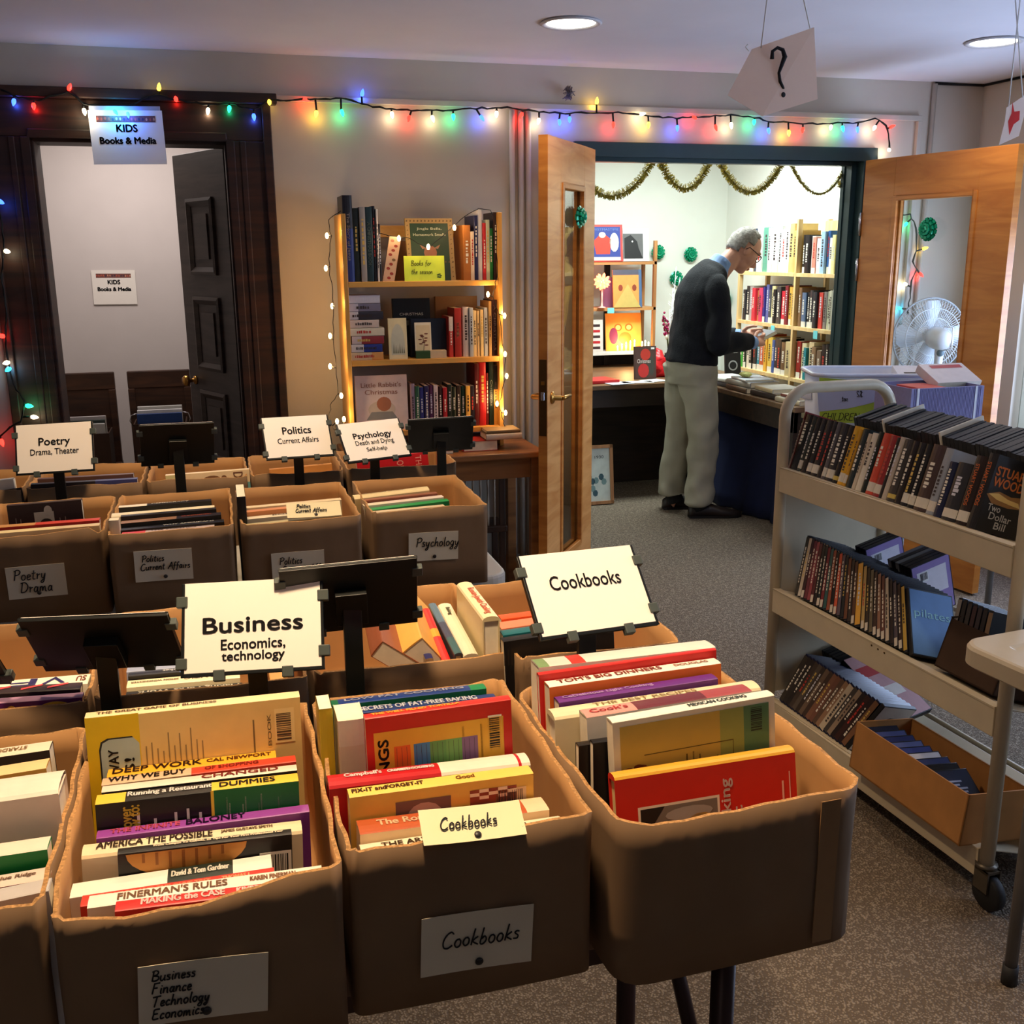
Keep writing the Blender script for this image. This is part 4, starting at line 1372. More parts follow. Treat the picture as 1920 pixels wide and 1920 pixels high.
# --- right end box
G = 'books in the right end box'
def d_red(b, T, L, H):
    x0, x1, y1 = -L * .375, L * .045, H * .5 - .044
    patch(b, T, x0 - .003, -H / 2, x1 + .003, y1 + .003, prt((235, 214, 190)))
    patch(b, T, x0, -H / 2, x1, y1, prt((120, 108, 96)), .0004)
    poly2(b, T, [(x0, y1), (x0 + .03, y1), (x0, y1 - .04)], prt((30, 24, 22)), .0005)
    poly2(b, T, blob(x0 + .052, y1 - .040, .019, .024), prt((232, 214, 150)), .0005)
    poly2(b, T, blob(x0 + .075, y1 - .036, .026, .022), prt((210, 160, 70)), .0006)
    poly2(b, T, blob(x0 + .06, y1 - .012, .03, .008), prt((160, 150, 140)), .0006)
    poly2(b, T, blob(x0 + .02, y1 - .04, .016, .01), prt((170, 160, 150)), .0006)
    r90 = MX.Rotation(math.pi / 2, 4, 'Z')
    put_text(b, 'Cooking', T @ MX.Translation((L * .10, H * .5 - .066, 0)) @ r90, .085, .016, prt((245, 226, 212)), bold=.0003)
    put_text(b, 'Light', T @ MX.Translation((L * .165, H * .5 - .088, 0)) @ r90, .06, .016, prt((245, 226, 212)), bold=.0003)
    for x, l in ((.22, .03), (.30, .035), (.34, .04), (.38, .035)):
        lines_block(b, T @ MX.Translation((L * x, H * .5 - .075, 0)) @ r90, l, .005, 1, prt((240, 180, 160)), rb_)
    lines_block(b, T @ MX.Translation((L * .42, H * .5 - .052, 0)) @ r90, .07, .005, 1, prt((240, 180, 160)), rb_)
    lines_block(b, T @ MX.Translation((L * .46, H * .5 - .040, 0)) @ r90, .05, .003, 1, prt((240, 180, 160)), rb_)
bk(1.0, .022, (1152, 1455), (1490, 1402), [(1, (228, 170, 56), (205, 38, 26))], 'big red cookbook with a yellow spine leaning at the front of the right end box', group=G, deco=d_red, lean=11, dmax=.26, hard=True, pages=M_pagey)
def d_mex(b, T, L, H):
    patch(b, T, -L * .46, -H / 2, L * .15, H * .5 - .008, prt((196, 170, 80)))
    patch(b, T, L * .15, -H / 2, L * .30, H * .5 - .008, prt((150, 160, 84)), .0004)
    patch(b, T, L * .30, -H / 2, L * .46, H * .5 - .008, prt((84, 128, 90)), .0004)
    patch(b, T, -L * .32, H * .5 - .048, L * .23, H * .5 - .0468, prt((90, 76, 30)), .0005)
    patch(b, T, L * .228, -H / 2, L * .232, H * .5 - .0468, prt((90, 76, 30)), .0006)
    r90 = MX.Rotation(math.pi / 2, 4, 'Z')
    for x in (-.28, -.14, -.10, -.06, -.02, .02, .13, .16):
        lines_block(b, T @ MX.Translation((L * x, H * .5 - .078, 0)) @ r90, .05, .004, 1, prt((100, 84, 40)), rb_)
    for k in range(14):
        a = k * .9
        poly2(b, T, blob(-L * .40 + .014 * math.cos(a), H * .5 - .062 - .0035 * k + .006 * math.sin(a), .006, .0035, 8, a), prt((120, 56, 26)), .0005)
    barcode(b, T @ MX.Translation((L * .385, H * .5 - .026, 0)) @ r90, .036, .02, rb_, prt((84, 128, 90)), prt((24, 44, 34)))
bk(1.036, .020, (1148, 1354), (1452, 1302), [(1, WHT, (232, 226, 204))], 'MEXICAN COOKING book with a green and yellow back, right end box', group=G, deco=d_mex, dmax=.28, lean=4,
   title=[('MEXICAN COOKING', (60, 70, 60), (.48, .84), .008)])
bk(1.060, .012, (1112, 1392), (1330, 1362), BLK, 'thin black book with its end showing, right end box', group=G, lean=4)
bk(1.074, .012, (1085, 1397), (1300, 1368), (34, 26, 22), 'thin dark brown book with its end showing, right end box', group=G, lean=4)
bk(1.089, .028, (1100, 1344), (1410, 1294), [(.30, (214, 150, 140), (236, 226, 210)), (.72, (104, 40, 50), (236, 226, 210)), (1, (160, 70, 74), (236, 226, 210))], 'pink and wine red spined cookbook, right end box', group=G, lean=4, title=[("Cook's", (200, 60, 60), (.04, .26), .011)])
bk(1.120, .034, (1040, 1342), (1427, 1286), [(1, CRM, (228, 214, 176))], 'big cream book in a worn jacket, right end box', group=G, lean=4, hard=True, title=[('THE BEST RECIPES', (170, 150, 100), (.2, .7), .008)])
bk(1.159, .022, (1048, 1316), (1346, 1271), [(1, (104, 44, 130), (90, 36, 116))], 'shiny purple book, right end box', group=G, lean=4, title=[('CeDelicious Light Cooking', (196, 160, 214), (.04, .6), .010)])
bk(1.186, .024, (1030, 1287), (1352, 1242), [(1, WHT, (224, 112, 42))], "orange and white TOM'S BIG DINNERS book, right end box", group=G, lean=4, dmax=.25,
   title=[("TOM'S BIG DINNERS", (150, 60, 40), (.06, .66), .012), ('DOUGLAS', (180, 140, 110), (.74, .94), .007)])
bk(1.214, .010, (1010, 1264), (1343, 1217), (206, 40, 36), 'thin red book, right end box', group=G, lean=4, dmax=.24)
bk(1.228, .036, (1010, 1250), (1342, 1212), [(.06, (120, 150, 100), (226, 220, 208)), (.18, (220, 214, 200), (226, 220, 208)), (.26, (205, 60, 50), (226, 220, 208)), (1, (226, 220, 208), (226, 220, 208))], 'large white book at the back of the right end box', group=G, lean=4, dmax=.25)

# --- left edge box
G = 'books in the left edge box'
bk(.965, .026, (-60, 1700), (90, 1668), (196, 190, 186), 'grey white book at the front of the left edge box', group=G)
bk(.998, .026, (-60, 1672), (93, 1645), [(1, (226, 206, 190), (170, 50, 44))], 'white spined book with red cover, left edge box', group=G, title=[('Blue Ridge', (140, 110, 90), (.3, .8), .008)])
bk(1.035, .030, (-60, 1612), (88, 1590), [(1, (240, 222, 200), (30, 140, 66))], 'white and green book, left edge box', group=G)
bk(1.10, .060, (-60, 1502), (108, 1478), [(1, (238, 226, 208), (226, 206, 190))], 'thick white book with a small blue stamp, left edge box', group=G, hard=True)
bk(1.19, .030, (-60, 1462), (86, 1438), [(1, (236, 206, 150), (196, 150, 70))], 'gold and white book, left edge box', group=G)
bk(1.25, .030, (-60, 1426), (92, 1404), [(1, (238, 222, 196), (52, 46, 42))], 'cream spined dark book at the back of the left edge box', group=G, title=[('STARDUST', (170, 140, 100), (.3, .8), .010)], flip=True)

# --- box behind it
G = 'books in the box behind the left edge box'
def d_c(b, T, L, H):
    pts = []
    for k in range(15):
        a = rad(20 + k * 11)
        pts.append((.03 + .030 * math.cos(a), H * .5 - .026 + .022 * math.sin(a)))
    for k in range(14, -1, -1):
        a = rad(20 + k * 11)
        pts.append((.03 + .0255 * math.cos(a), H * .5 - .028 + .019 * math.sin(a)))
    poly2(b, T, pts, prt((240, 190, 70)))
    poly2(b, T, blob(-.025, H * .5 - .012, .006, .006, 12), prt((240, 190, 70)))
bk(1.438, .022, (-40, 1320), (154, 1306), [(1, (200, 150, 180), (92, 26, 104))], 'purple book with a yellow letter, box behind the left edge', group=G, deco=d_c)
def d_rl(b, Ts, H, T):
    for x, w_ in ((-.42, .2), (-.1, .2), (.16, .2)):
        poly2(b, Ts, [(x * H, -T * .3), ((x + w_) * H, T * .2), ((x + w_) * H, T * .42), (x * H, -T * .05)], prt((226, 70, 74)))
bk(1.468, .030, (-40, 1302), (150, 1290), [(1, (50, 34, 34), (40, 30, 30))], 'dark book with slanting red letters, box behind the left edge', group=G, spdeco=d_rl)
bk(1.506, .046, (-40, 1297), (164, 1280), [(1, (244, 236, 214), (236, 226, 204))], 'white book with large blue letters, box behind the left edge', group=G, flip=True,
   title=[('SU', (150, 90, 70), (.03, .12), .022), ('V', (70, 64, 130), (.22, .44), .034), ('F', (90, 84, 150), (.5, .74), .034)])

# --- box behind the business box
G = 'books in the box behind the Business box'
bk(1.436, .020, (232, 1318), (505, 1294), BLK, 'black book nearest in the box behind the Business box', group=G)
bk(1.459, .024, (235, 1306), (455, 1288), BLK, 'black book Making Parks Work with upside-down spine', group=G, flip=True, title=[('Making Parks Work', (240, 232, 210), (.03, .9), .016)])
bk(1.486, .032, (237, 1288), (450, 1269), (240, 226, 186), 'cream book with spaced upside-down capitals, behind the Business box', group=G, flip=True, title=[('ATLANTIC', (80, 66, 46), (.05, .5), .010), ('SIMON WINCHESTER', (150, 130, 90), (.55, .97), .006)])
bk(1.522, .016, (240, 1267), (400, 1253), [(.6, (20, 24, 40), BLK), (1, (60, 90, 140), BLK)], 'thin black and blue book behind the Business box', group=G, flip=True, title=[('Stock Market', (220, 220, 220), (.1, .6), .009)])
bk(1.542, .022, (237, 1259), (400, 1244), (150, 160, 186), 'pale blue book behind the Business box', group=G)
bk(1.568, .022, (240, 1247), (420, 1232), (36, 34, 36), 'charcoal book with white flecks behind the Business box', group=G, flip=True, title=[('BOOKS', (190, 190, 190), (.1, .5), .012)])
p = at(508, 1288, Y=1.445)
book(frame(p, (1, 0, 0), (0, 0, -1), (0, 1, 0)), .22, .17, .026, (206, 150, 84), 'thick tan book laid lengthwise behind the Business sign', G, standing=False, flip=True, title=[('1130', (90, 50, 24), (.2, .5), .012)])

# --- box behind the cookbooks box: books running away from the viewer
G = 'books in the box behind the Cookbooks box'
for (nl, fl_, nr, seg, lb, ti, hd, tl) in (
    ((905, 1157), (856, 1092), (937, 1152), [(1, CRM, (214, 196, 150))], 'tall cream cookbook with red script on its spine, highest in its box', [('Russian-Jewish Cooking', (206, 92, 60), (.2, .92), .014)], True, 0),
    ((869, 1227), (820, 1132), (898, 1224), [(1, (226, 214, 186), (196, 190, 170))], 'cream book leaning beside the tall cream cookbook', [('Baking', (90, 90, 60), (.1, .25), .008)], True, 0),
    ((852, 1225), (803, 1131), (868, 1224), [(.3, (52, 90, 96), (60, 60, 70)), (.6, (60, 66, 90), (60, 60, 70)), (1, (84, 110, 130), (90, 80, 70))], 'slate blue jacketed book leaning in the box behind Cookbooks', None, True, 0),
    ((830, 1240), (790, 1141), (847, 1238), [(.45, (214, 40, 34), (190, 90, 70)), (.6, (232, 150, 40), (190, 90, 70)), (1, (214, 40, 34), (190, 90, 70))], 'red spined book leaning in the box behind Cookbooks', None, True, 0),
    ((798, 1235), (766, 1163), (811, 1233), [(1, (44, 46, 100), (170, 150, 120))], 'thin navy blue spined book leaning in the box behind Cookbooks', [('BREADS', (220, 220, 230), (.2, .6), .008)], False, 0)):
    yn = 1.452
    p, p2 = at(*nl, Y=yn), at(*nr, Y=yn)
    far = at(*fl_, X=p.x)
    k = min(1, (1.775 - yn) / max(.01, far.y - yn))
    book_far = p + (far - p) * k
    ev = book_far - p
    L = ev.length
    ev.normalize()
    dn = V((0, 0, -1))
    dn = (dn - ev * dn.dot(ev)).normalized()
    book(frame(p, dn.cross(ev), dn, ev), L, min(.24, p.z - .79), max(.012, p2.x - p.x), seg, lb, G, standing=False, hard=hd, title=ti, flip=True)
for (c_, T_, L_, Dp_, ang, col, lb, ti, tc) in (
    ((752, 1225), .040, .20, .13, 38, (222, 166, 78), 'yellow paperback with black leaf drawings slumped in the box behind Cookbooks', 'USED', (60, 36, 20)),
    ((694, 1230), .030, .20, .13, 52, (134, 74, 46), 'brown book slumped at the left of the box behind Cookbooks', 'RUSTICO', (196, 140, 100))):
    P0 = at(*c_, Y=1.47)
    a = rad(ang)
    dn = V((math.sin(a), 0, -math.cos(a)))
    ev = V((.05, .97, .12)).normalized()
    dn = (dn - ev * dn.dot(ev)).normalized()
    def d_leaf(b, Ts, H, T, col=col):
        pass
    book(frame(P0, dn.cross(ev), dn, ev), L_, Dp_, T_, [(1, col, col)], lb, G, standing=False, title=[(ti, tc, (.15, .55), .018)], flip=True)
b = MB()
pts = [at(u, v, Y=1.70) for u, v in ((716, 1160), (745, 1154), (772, 1150), (776, 1172), (770, 1200), (742, 1196), (720, 1190), (724, 1184), (716, 1180), (722, 1173), (712, 1168))]
b.add(pts + [p_ + V((0, .003, 0)) for p_ in pts], [tuple(range(11)), tuple(range(21, 10, -1))] + [(i, 11 + i, 11 + (i + 1) % 11, (i + 1) % 11) for i in range(11)], mat((214, 74, 24), .8))
tag(b.build('torn_paper'), 'torn orange paper at the back of the box behind Cookbooks', 'paper')

# --- printed-mark box
G = 'books in the box with the printed mark'
bk(1.425, .020, (944, 1202), (1150, 1172), BLK, 'black book nearest in the box with the printed mark', group=G, lean=2)
bk(1.448, .024, (943, 1190), (1150, 1160), (22, 96, 104), 'teal book behind the Cookbooks sign', group=G, lean=2)
bk(1.476, .034, (940, 1178), (1150, 1148), (226, 130, 98), 'salmon book behind the Cookbooks sign', group=G, lean=2)
bk(1.514, .024, (940, 1160), (1150, 1134), (224, 84, 36), 'orange book behind the Cookbooks sign', group=G, lean=2)
b = MB()
pm = boxes['D2']
c = at(968, 1226, Y=1.3935)
T = MX.Translation((-pm.location.x, -pm.location.y, -pm.location.z)) @ frame(c, (1, 0, 0), (0, 0, 1), (0, -1, 0))
for k in range(8):
    a = k * math.pi / 4
    poly2(b, T, [(.012 + .004 * math.cos(a - .3), .004 * math.sin(a - .3)), (.012 + .010 * math.cos(a), .010 * math.sin(a)), (.012 + .004 * math.cos(a + .3), .004 * math.sin(a + .3))], prt((40, 30, 22)))
lines_block(b, T @ MX.Translation((-.012, -.002, 0)) @ MX.Rotation(math.pi / 2, 4, 'Z'), .03, .016, 3, prt((40, 30, 22)), rb_)
b.build('printed_mark', pm)

# --- middle table, front row
G = 'books in the Poetry Drama box'
def d_port(b, T, L, H):
    patch(b, T, -.025, H * .5 - .062, .018, H * .5 - .022, prt((150, 146, 140)))
    poly2(b, T, blob(.006, H * .5 - .02, .009, .012), prt((150, 146, 140)), .0005)
    poly2(b, T, blob(.0, H * .5 - .05, .014, .012), prt((34, 30, 30)), .0006)
    for x in (-.065, -.055, .03, .042):
        lines_block(b, T @ MX.Translation((x, H * .5 - .045, 0)) @ MX.Rotation(math.pi / 2, 4, 'Z'), .03, .004, 1, prt((110, 100, 96)), rb_)
bk(2.58, .022, (12, 948), (152, 936), [(1, (60, 44, 42), (36, 26, 28))], 'black book with a small portrait, Poetry Drama box', group=G, deco=d_port, dmax=.2)
bk(2.47, .030, (-25, 990), (186, 974), [(.42, (206, 150, 90), (180, 40, 30)), (1, (206, 62, 48), (180, 40, 30))], 'red and tan spine, Poetry Drama box', group=G, lean=3)
bk(2.425, .030, (-25, 1001), (186, 984), [(.6, (236, 214, 160), (220, 196, 150)), (1, (226, 200, 160), (220, 196, 150))], 'cream spine at the front of the Poetry Drama box', group=G, lean=3)
G = 'books in the left Politics box'
bk(2.372, .022, (228, 1001), (402, 986), [(.25, (214, 50, 60), (200, 40, 50)), (1, (196, 176, 170), (60, 40, 40))], 'red and grey spine at the front of the left Politics box', group=G, title=[('THE POLITICS', (60, 40, 40), (.3, .8), .009)])
bk(2.397, .034, (226, 994), (420, 977), BLK, 'black spine with white lettering, left Politics box', group=G, title=[('WHY AMERICANS', (230, 226, 220), (.4, .9), .013)])
bk(2.434, .036, (226, 981), (414, 964), [(.55, (150, 110, 80), BLK), (1, (30, 24, 26), BLK)], 'tan and black spine, left Politics box', group=G, title=[('BLINDSIDED', (206, 96, 70), (.6, .9), .010)])
bk(2.474, .022, (226, 968), (405, 953), (34, 30, 32), 'thin charcoal spine, left Politics box', group=G)
bk(2.50, .040, (208, 966), (402, 950), [(1, (240, 228, 196), (232, 220, 190))], 'thick ivory white spine, left Politics box', group=G, hard=True)
bk(2.545, .030, (222, 951), (396, 938), [(.3, (238, 226, 200), BLK), (1, (30, 26, 28), BLK)], 'black spine lettered DEMOCRACY at the back of the left Politics box', group=G, title=[('DEMOCRACY', (240, 236, 226), (.35, .75), .014)])
p = at(198, 970, Y=2.375)
up(p.x + .004, 2.38, p.z - .01, .022, .03, (232, 216, 180), 'small cream book on end in the corner of the left Politics box', G)
G = 'books in the right Politics box'
p = at(437, 916, Y=2.44)
up(p.x + .006, 2.40, p.z - .012, .020, .14, (26, 26, 30), 'black book on end at the left side of the right Politics box', G, yaw=.0)
bk(2.372, .026, (462, 985), (640, 966), [(1, (190, 176, 130), (180, 166, 120))], 'olive cream spine at the front of the right Politics box', group=G)
bk(2.430, .034, (462, 973), (626, 957), [(1, (236, 222, 190), (226, 210, 180))], 'white spine with dark marks, right Politics box', group=G, title=[('BOB', (60, 40, 30), (.3, .5), .012)])
bk(2.468, .030, (460, 960), (610, 945), [(1, (214, 140, 90), (200, 130, 80))], 'orange spine, right Politics box', group=G)
bk(2.502, .030, (462, 952), (640, 936), [(1, (232, 210, 168), (226, 206, 160))], 'pale cream spine at the back of the right Politics box', group=G)
G = 'books in the Psychology box'
bk(2.385, .022, (708, 964), (858, 951), NAV, 'navy spine at the front of the Psychology box', group=G)
bk(2.411, .026, (698, 961), (834, 948), (222, 200, 160), 'beige spine, Psychology box', group=G)
bk(2.442, .036, (688, 957), (842, 938), [(1, (30, 150, 70), (20, 120, 56))], 'bright green spine, Psychology box', group=G)
bk(2.482, .034, (682, 948), (832, 931), [(.3, (240, 226, 196), (230, 210, 180)), (1, (236, 214, 196), (230, 210, 180))], 'white spine behind the green one, Psychology box', group=G)
bk(2.520, .028, (684, 938), (820, 924), [(1, (150, 90, 60), (130, 70, 50))], 'brown spine, Psychology box', group=G)
bk(2.552, .050, (664, 932), (805, 915), [(1, (236, 214, 160), (222, 196, 140))], 'thick pale yellow book at the back of the Psychology box', group=G, hard=True, title=[('BENJAMIN SPOCK', (140, 110, 70), (.1, .7), .010)])

# --- middle table, back row
G = 'books in the back row of boxes'
bk(2.91, .030, (57, 908), (257, 897), [(.6, (40, 30, 34), (34, 28, 32)), (1, (64, 70, 120), (56, 60, 108))], 'navy and black book in the box behind the Poetry sign', group=G)
bk(2.945, .026, (70, 898), (250, 888), (90, 60, 50), 'dark brown book in the box behind the Poetry sign', group=G)
def d_past(b, T, L, H):
    patch(b, T, -L / 2, -H / 2, -L * .33, H * .5 - .002, prt((214, 206, 150)))
    patch(b, T, L * .2, -H / 2, L * .5, H * .5 - .036, prt((120, 176, 176)))
    patch(b, T, -L * .33, -H / 2, L * .2, H * .5 - .030, prt((214, 160, 190)), .0004)
    poly2(b, T, blob(.01, H * .5 - .022, .024, .011, 14), prt((130, 90, 60)), .0006)
    poly2(b, T, blob(.042, H * .5 - .018, .007, .006, 10), prt((130, 90, 60)), .0006)
    for x in (-.008, .004, .018, .028):
        patch(b, T, x, H * .5 - .048, x + .0025, H * .5 - .028, prt((110, 76, 50)), .0007)
    put_text(b, 'DO', T @ MX.Translation((L * .36, H * .5 - .024, .0005)) @ MX.Rotation(-math.pi / 2, 4, 'Z'), .036, .026, prt((120, 80, 60)))
bk(2.92, .026, (310, 891), (467, 879), [(1, (236, 212, 170), (240, 214, 172))], 'pastel book with a running deer in the back row', group=G, deco=d_past)
bk(2.91, .026, (478, 911), (640, 898), (206, 96, 40), 'red orange spine under the Politics sign', group=G)
bk(2.940, .030, (474, 900), (640, 887), (236, 216, 160), 'cream spine under the Politics sign', group=G)
bk(2.98, .022, (505, 880), (622, 869), (206, 140, 76), 'tan book under the Politics sign', group=G, title=[('N', (120, 70, 40), (.78, .86), .014)], dmax=.2)
bk(2.905, .026, (692, 897), (845, 884), (226, 214, 200), 'white spine under the Psychology sign', group=G)
bk(2.935, .034, (680, 888), (842, 874), (212, 70, 54), 'coral red spine under the Psychology sign', group=G)
def d_the(b, T, L, H):
    put_text(b, 'THE', T @ MX.Translation((L * .36, H * .5 - .028, 0)) @ MX.Rotation(-math.pi / 2, 4, 'Z'), .04, .018, prt((236, 170, 150)))
    put_text(b, 'ON', T @ MX.Translation((L * .10, H * .5 - .030, 0)) @ MX.Rotation(-math.pi / 2, 4, 'Z'), .03, .02, prt((236, 170, 150)))
bk(3.03, .036, (668, 866), (801, 846), (190, 30, 38), 'red book with pale capitals at the back of the row', group=G, deco=d_the, dmax=.2)
bk(2.91, .030, (-45, 905), (24, 897), (240, 230, 214), 'white book at the left edge in the back row', group=G)
bk(2.90, .004, (-45, 926), (40, 914), (24, 24, 30), 'black thin book with a grey arc at the left edge in the back row', group=G)
# ------------------------------------------------------------------ helpers for rows of shelved books
CN = [('black', (22, 20, 22)), ('white', (238, 234, 226)), ('cream', (230, 212, 170)), ('red', (196, 44, 44)), ('dark red', (110, 30, 34)), ('navy blue', (34, 42, 86)), ('blue', (50, 90, 160)),
      ('pale blue', (170, 190, 214)), ('green', (40, 120, 66)), ('dark green', (28, 56, 44)), ('teal', (36, 130, 140)), ('yellow', (222, 190, 70)), ('orange', (222, 120, 50)), ('tan', (190, 150, 96)),
      ('brown', (110, 70, 44)), ('dark brown', (58, 38, 30)), ('grey', (140, 138, 138)), ('dark grey', (72, 70, 72)), ('purple', (90, 60, 130)), ('pink', (220, 140, 140)), ('olive', (130, 126, 66))]
ORD = ['first', 'second', 'third', 'fourth', 'fifth', 'sixth', 'seventh', 'eighth', 'ninth', 'tenth', 'eleventh', 'twelfth', 'thirteenth', 'fourteenth', 'fifteenth', 'sixteenth', 'seventeenth', 'eighteenth',
       'nineteenth', 'twentieth', 'twenty-first', 'twenty-second', 'twenty-third', 'twenty-fourth', 'twenty-fifth', 'twenty-sixth', 'twenty-seventh', 'twenty-eighth', 'twenty-ninth', 'thirtieth',
       'thirty-first', 'thirty-second', 'thirty-third', 'thirty-fourth', 'thirty-fifth', 'thirty-sixth', 'thirty-seventh', 'thirty-eighth', 'thirty-ninth', 'fortieth']
def cname(c):
    return min(CN, key=lambda k: sum((a - b_) ** 2 for a, b_ in zip(k[1], c)))[0]
def marks(rr, c, T, H):
    """short lines of lettering marks on a spine"""
    lum = sum(c) / 3
    inkc = (232, 226, 210) if lum < 120 else (60, 50, 48)
    if rr.random() < .25:
        inkc = rr.choice(((214, 180, 90), (190, 60, 50), (210, 210, 220)))
    a = rr.uniform(.12, .3)
    e = rr.uniform(.55, .8)
    def f(b, Ts, H_, T_):
        x = a
        while x < e:
            l = rr.uniform(.02, .06)
            patch(b, Ts, (x - .5) * H_, -T_ * .16, (x + l - .5) * H_, T_ * rr.uniform(.1, .22), cm(inkc), .0003)
            x += l + rr.uniform(.008, .03)
    return f

# ------------------------------------------------------------------ wooden side table and pine bookcase
M_stab = wood((122, 78, 42), (160, 106, 60), (9, 1, 1), .4, 6)
t = thing('side_table', 'brown wooden side table under the pine bookcase', 'table', (.93, 4.45, 0))
b = MB().box(-.44, -.235, .69, .405, .23, .718, M_stab)
b.build('table_top', t, bevel=.006)
MB().box(-.39, -.20, .60, .365, -.18, .69, M_stab).build('apron', t, bevel=.002)
MB().box(-.39, .18, .60, .365, .20, .69, M_stab).build('apron', t, bevel=.002)
for x in (-.40, .345):
    for y in (-.215, .175):
        b = MB().box(x, y, 0, x + .042, y + .042, .69, M_stab)
        b.build('leg', t, bevel=.003)
# a slatted chair back showing under the table
t = thing('slatted_chair', 'dark chair with carved slats pushed under the side table', 'chair', (1.02, 4.47, 0))
M_ch = wood((40, 24, 16), (70, 44, 28), (1, 1, 9), .5, 6)
b = MB().box(-.2, .0, .30, .21, .18, .33, M_ch)
b.build('seat', t, bevel=.004)
for x in (-.18, .18):
    for y in (.02, .16):
        MB().box(x, y, 0, x + .025, y + .02, .30 if y > .1 else .58, M_ch).build('leg', t, bevel=.002)
M_sl = wood((150, 132, 112), (176, 158, 136), (1, 1, 9), .5, 6)
for k, x in enumerate((.02, .055, .09, .125, .155)):
    b = MB()
    pr = [(.004, .33), (.008, .37), (.013, .42), (.006, .47), (.004, .49), (.010, .53), (.006, .56), (.004, .575)] if k in (1, 2, 3) else [(.006, .33), (.006, .575)]
    b.tube([(x, .022, z) for r_, z in pr], [(r_, .004) for r_, z in pr], M_sl, 8)
    b.build('slat', t)
MB().box(-.18, .015, .575, .205, .035, .60, M_ch).build('top_rail', t, bevel=.003)

BYF, BYB = 4.40, 4.655
M_pine = wood((206, 146, 62), (232, 176, 88), (1, 1, 9), .4, 6, .03)
M_pineh = wood((206, 146, 62), (232, 176, 88), (9, 1, 1), .4, 6, .03)
bx0, bx1 = .522, 1.198
t = thing('bookcase', 'small pine bookcase of Christmas books on the side table', 'bookcase', ((bx0 + bx1) / 2, 4.53, .718))
b = MB().box(-.338, -.13, 0, -.320, .125, .99, M_pine)
b.build('side_panel', t, bevel=.002)
b = MB().box(.320, -.13, 0, .338, .125, .998, M_pine)
b.build('side_panel', t, bevel=.002)
SH = (1.437, 1.113, .808)
for z in SH:
    MB().box(-.320, -.13, z - .022 - .718, .320, .125, z - .718, M_pineh).build('shelf', t, bevel=.002)
MB().box(-.320, .105, .90, .320, .12, .95, M_pineh).build('back_rail', t, bevel=.002)

def shelf_books(rows, Y, z0, D_, place, group, seed, side='left', extra=None):
    rr = random.Random(seed)
    for i, r_ in enumerate(rows):
        x0, x1, yt, c = r_[:4]
        a = at(x0, yt, Y=Y)
        e = at(x1, yt, Y=Y)
        T_ = max(.006, (e.x - a.x) * .97)
        H_ = a.z - z0
        lean = r_[5] if len(r_) > 5 else 0.0
        ttl = r_[4] if len(r_) > 4 else None
        M = MX.Translation((a.x, Y + (rr.uniform(0, .012)), z0)) @ MX.Rotation(rad(lean), 4, 'Y')
        book(M, H_, D_ * rr.uniform(.9, 1), T_, [(1, c, c)] if not isinstance(c, list) else c,
             '%s book, %s from the left %s' % (cname(c if not isinstance(c, list) else c[0][1]), ORD[i], place), group, title=ttl if ttl else None,
             spdeco=None if ttl else marks(rr, c if not isinstance(c, list) else c[0][1], T_, H_), hard=rr.random() < .5)
G = 'books on the pine bookcase'
yb = BYF + .025
shelf_books([(641, 660, 366, [(.62, (34, 52, 120), (30, 44, 100)), (1, (36, 38, 46), (30, 34, 44))], [('The Story of Jesus', (225, 220, 220), (.2, .75), .014)]),
             (661, 672, 390, (34, 42, 38)), (673, 684, 388, (150, 146, 140)), (684, 697, 388, (28, 52, 58), [('A CHRISTMAS BOOK', (160, 180, 170), (.2, .8), .012)]), (697, 703, 386, (20, 18, 20)), (704, 708, 392, (210, 206, 200)), (709, 713, 420, (40, 36, 34))],
            yb, SH[0], .19, 'in the bookcase top left group', G, 31)
shelf_books([(868, 882, 422, (176, 110, 50)), (882, 889, 434, (226, 206, 180)), (889, 896, 404, (40, 44, 84)), (896, 904, 393, (210, 208, 210)), (905, 911, 418, (200, 50, 56)), (911, 918, 412, (196, 200, 170)), (918, 925, 428, (40, 130, 60)), (925, 933, 398, (50, 30, 28))],
            yb, SH[0], .19, 'in the bookcase top right group', G, 32)
def face_out(label, Y, z0, u0, u1, vt, col, deco=None, T_=.012, lean=10, group=G, segs=None, name='book', cat='book', hard=True):
    """book or card standing with its cover to the viewer (-Y)"""
    a, e = at(u0, vt, Y=Y), at(u1, vt, Y=Y)
    w, h = e.x - a.x, (a.z - z0) / math.cos(rad(lean))
    M = MX.Translation((a.x, Y - math.sin(rad(lean)) * h * .5, z0)) @ MX.Rotation(-rad(lean), 4, 'X')
    # local: x right, z up, front at y=0  -> spine on the left
    Mb = M @ frame((0, T_, 0), (0, -1, 0), (1, 0, 0), (0, 0, 1))
    d2 = None
    if deco:
        def d2(b, Tf, L, Dp):
            deco(b, Tf @ MX.Rotation(-math.pi / 2, 4, 'Z'), Dp, L)
    return book(Mb, h, w, T_, segs or [(1, col, col)], label, group, deco=d2, hard=hard, name=name, cat=cat)
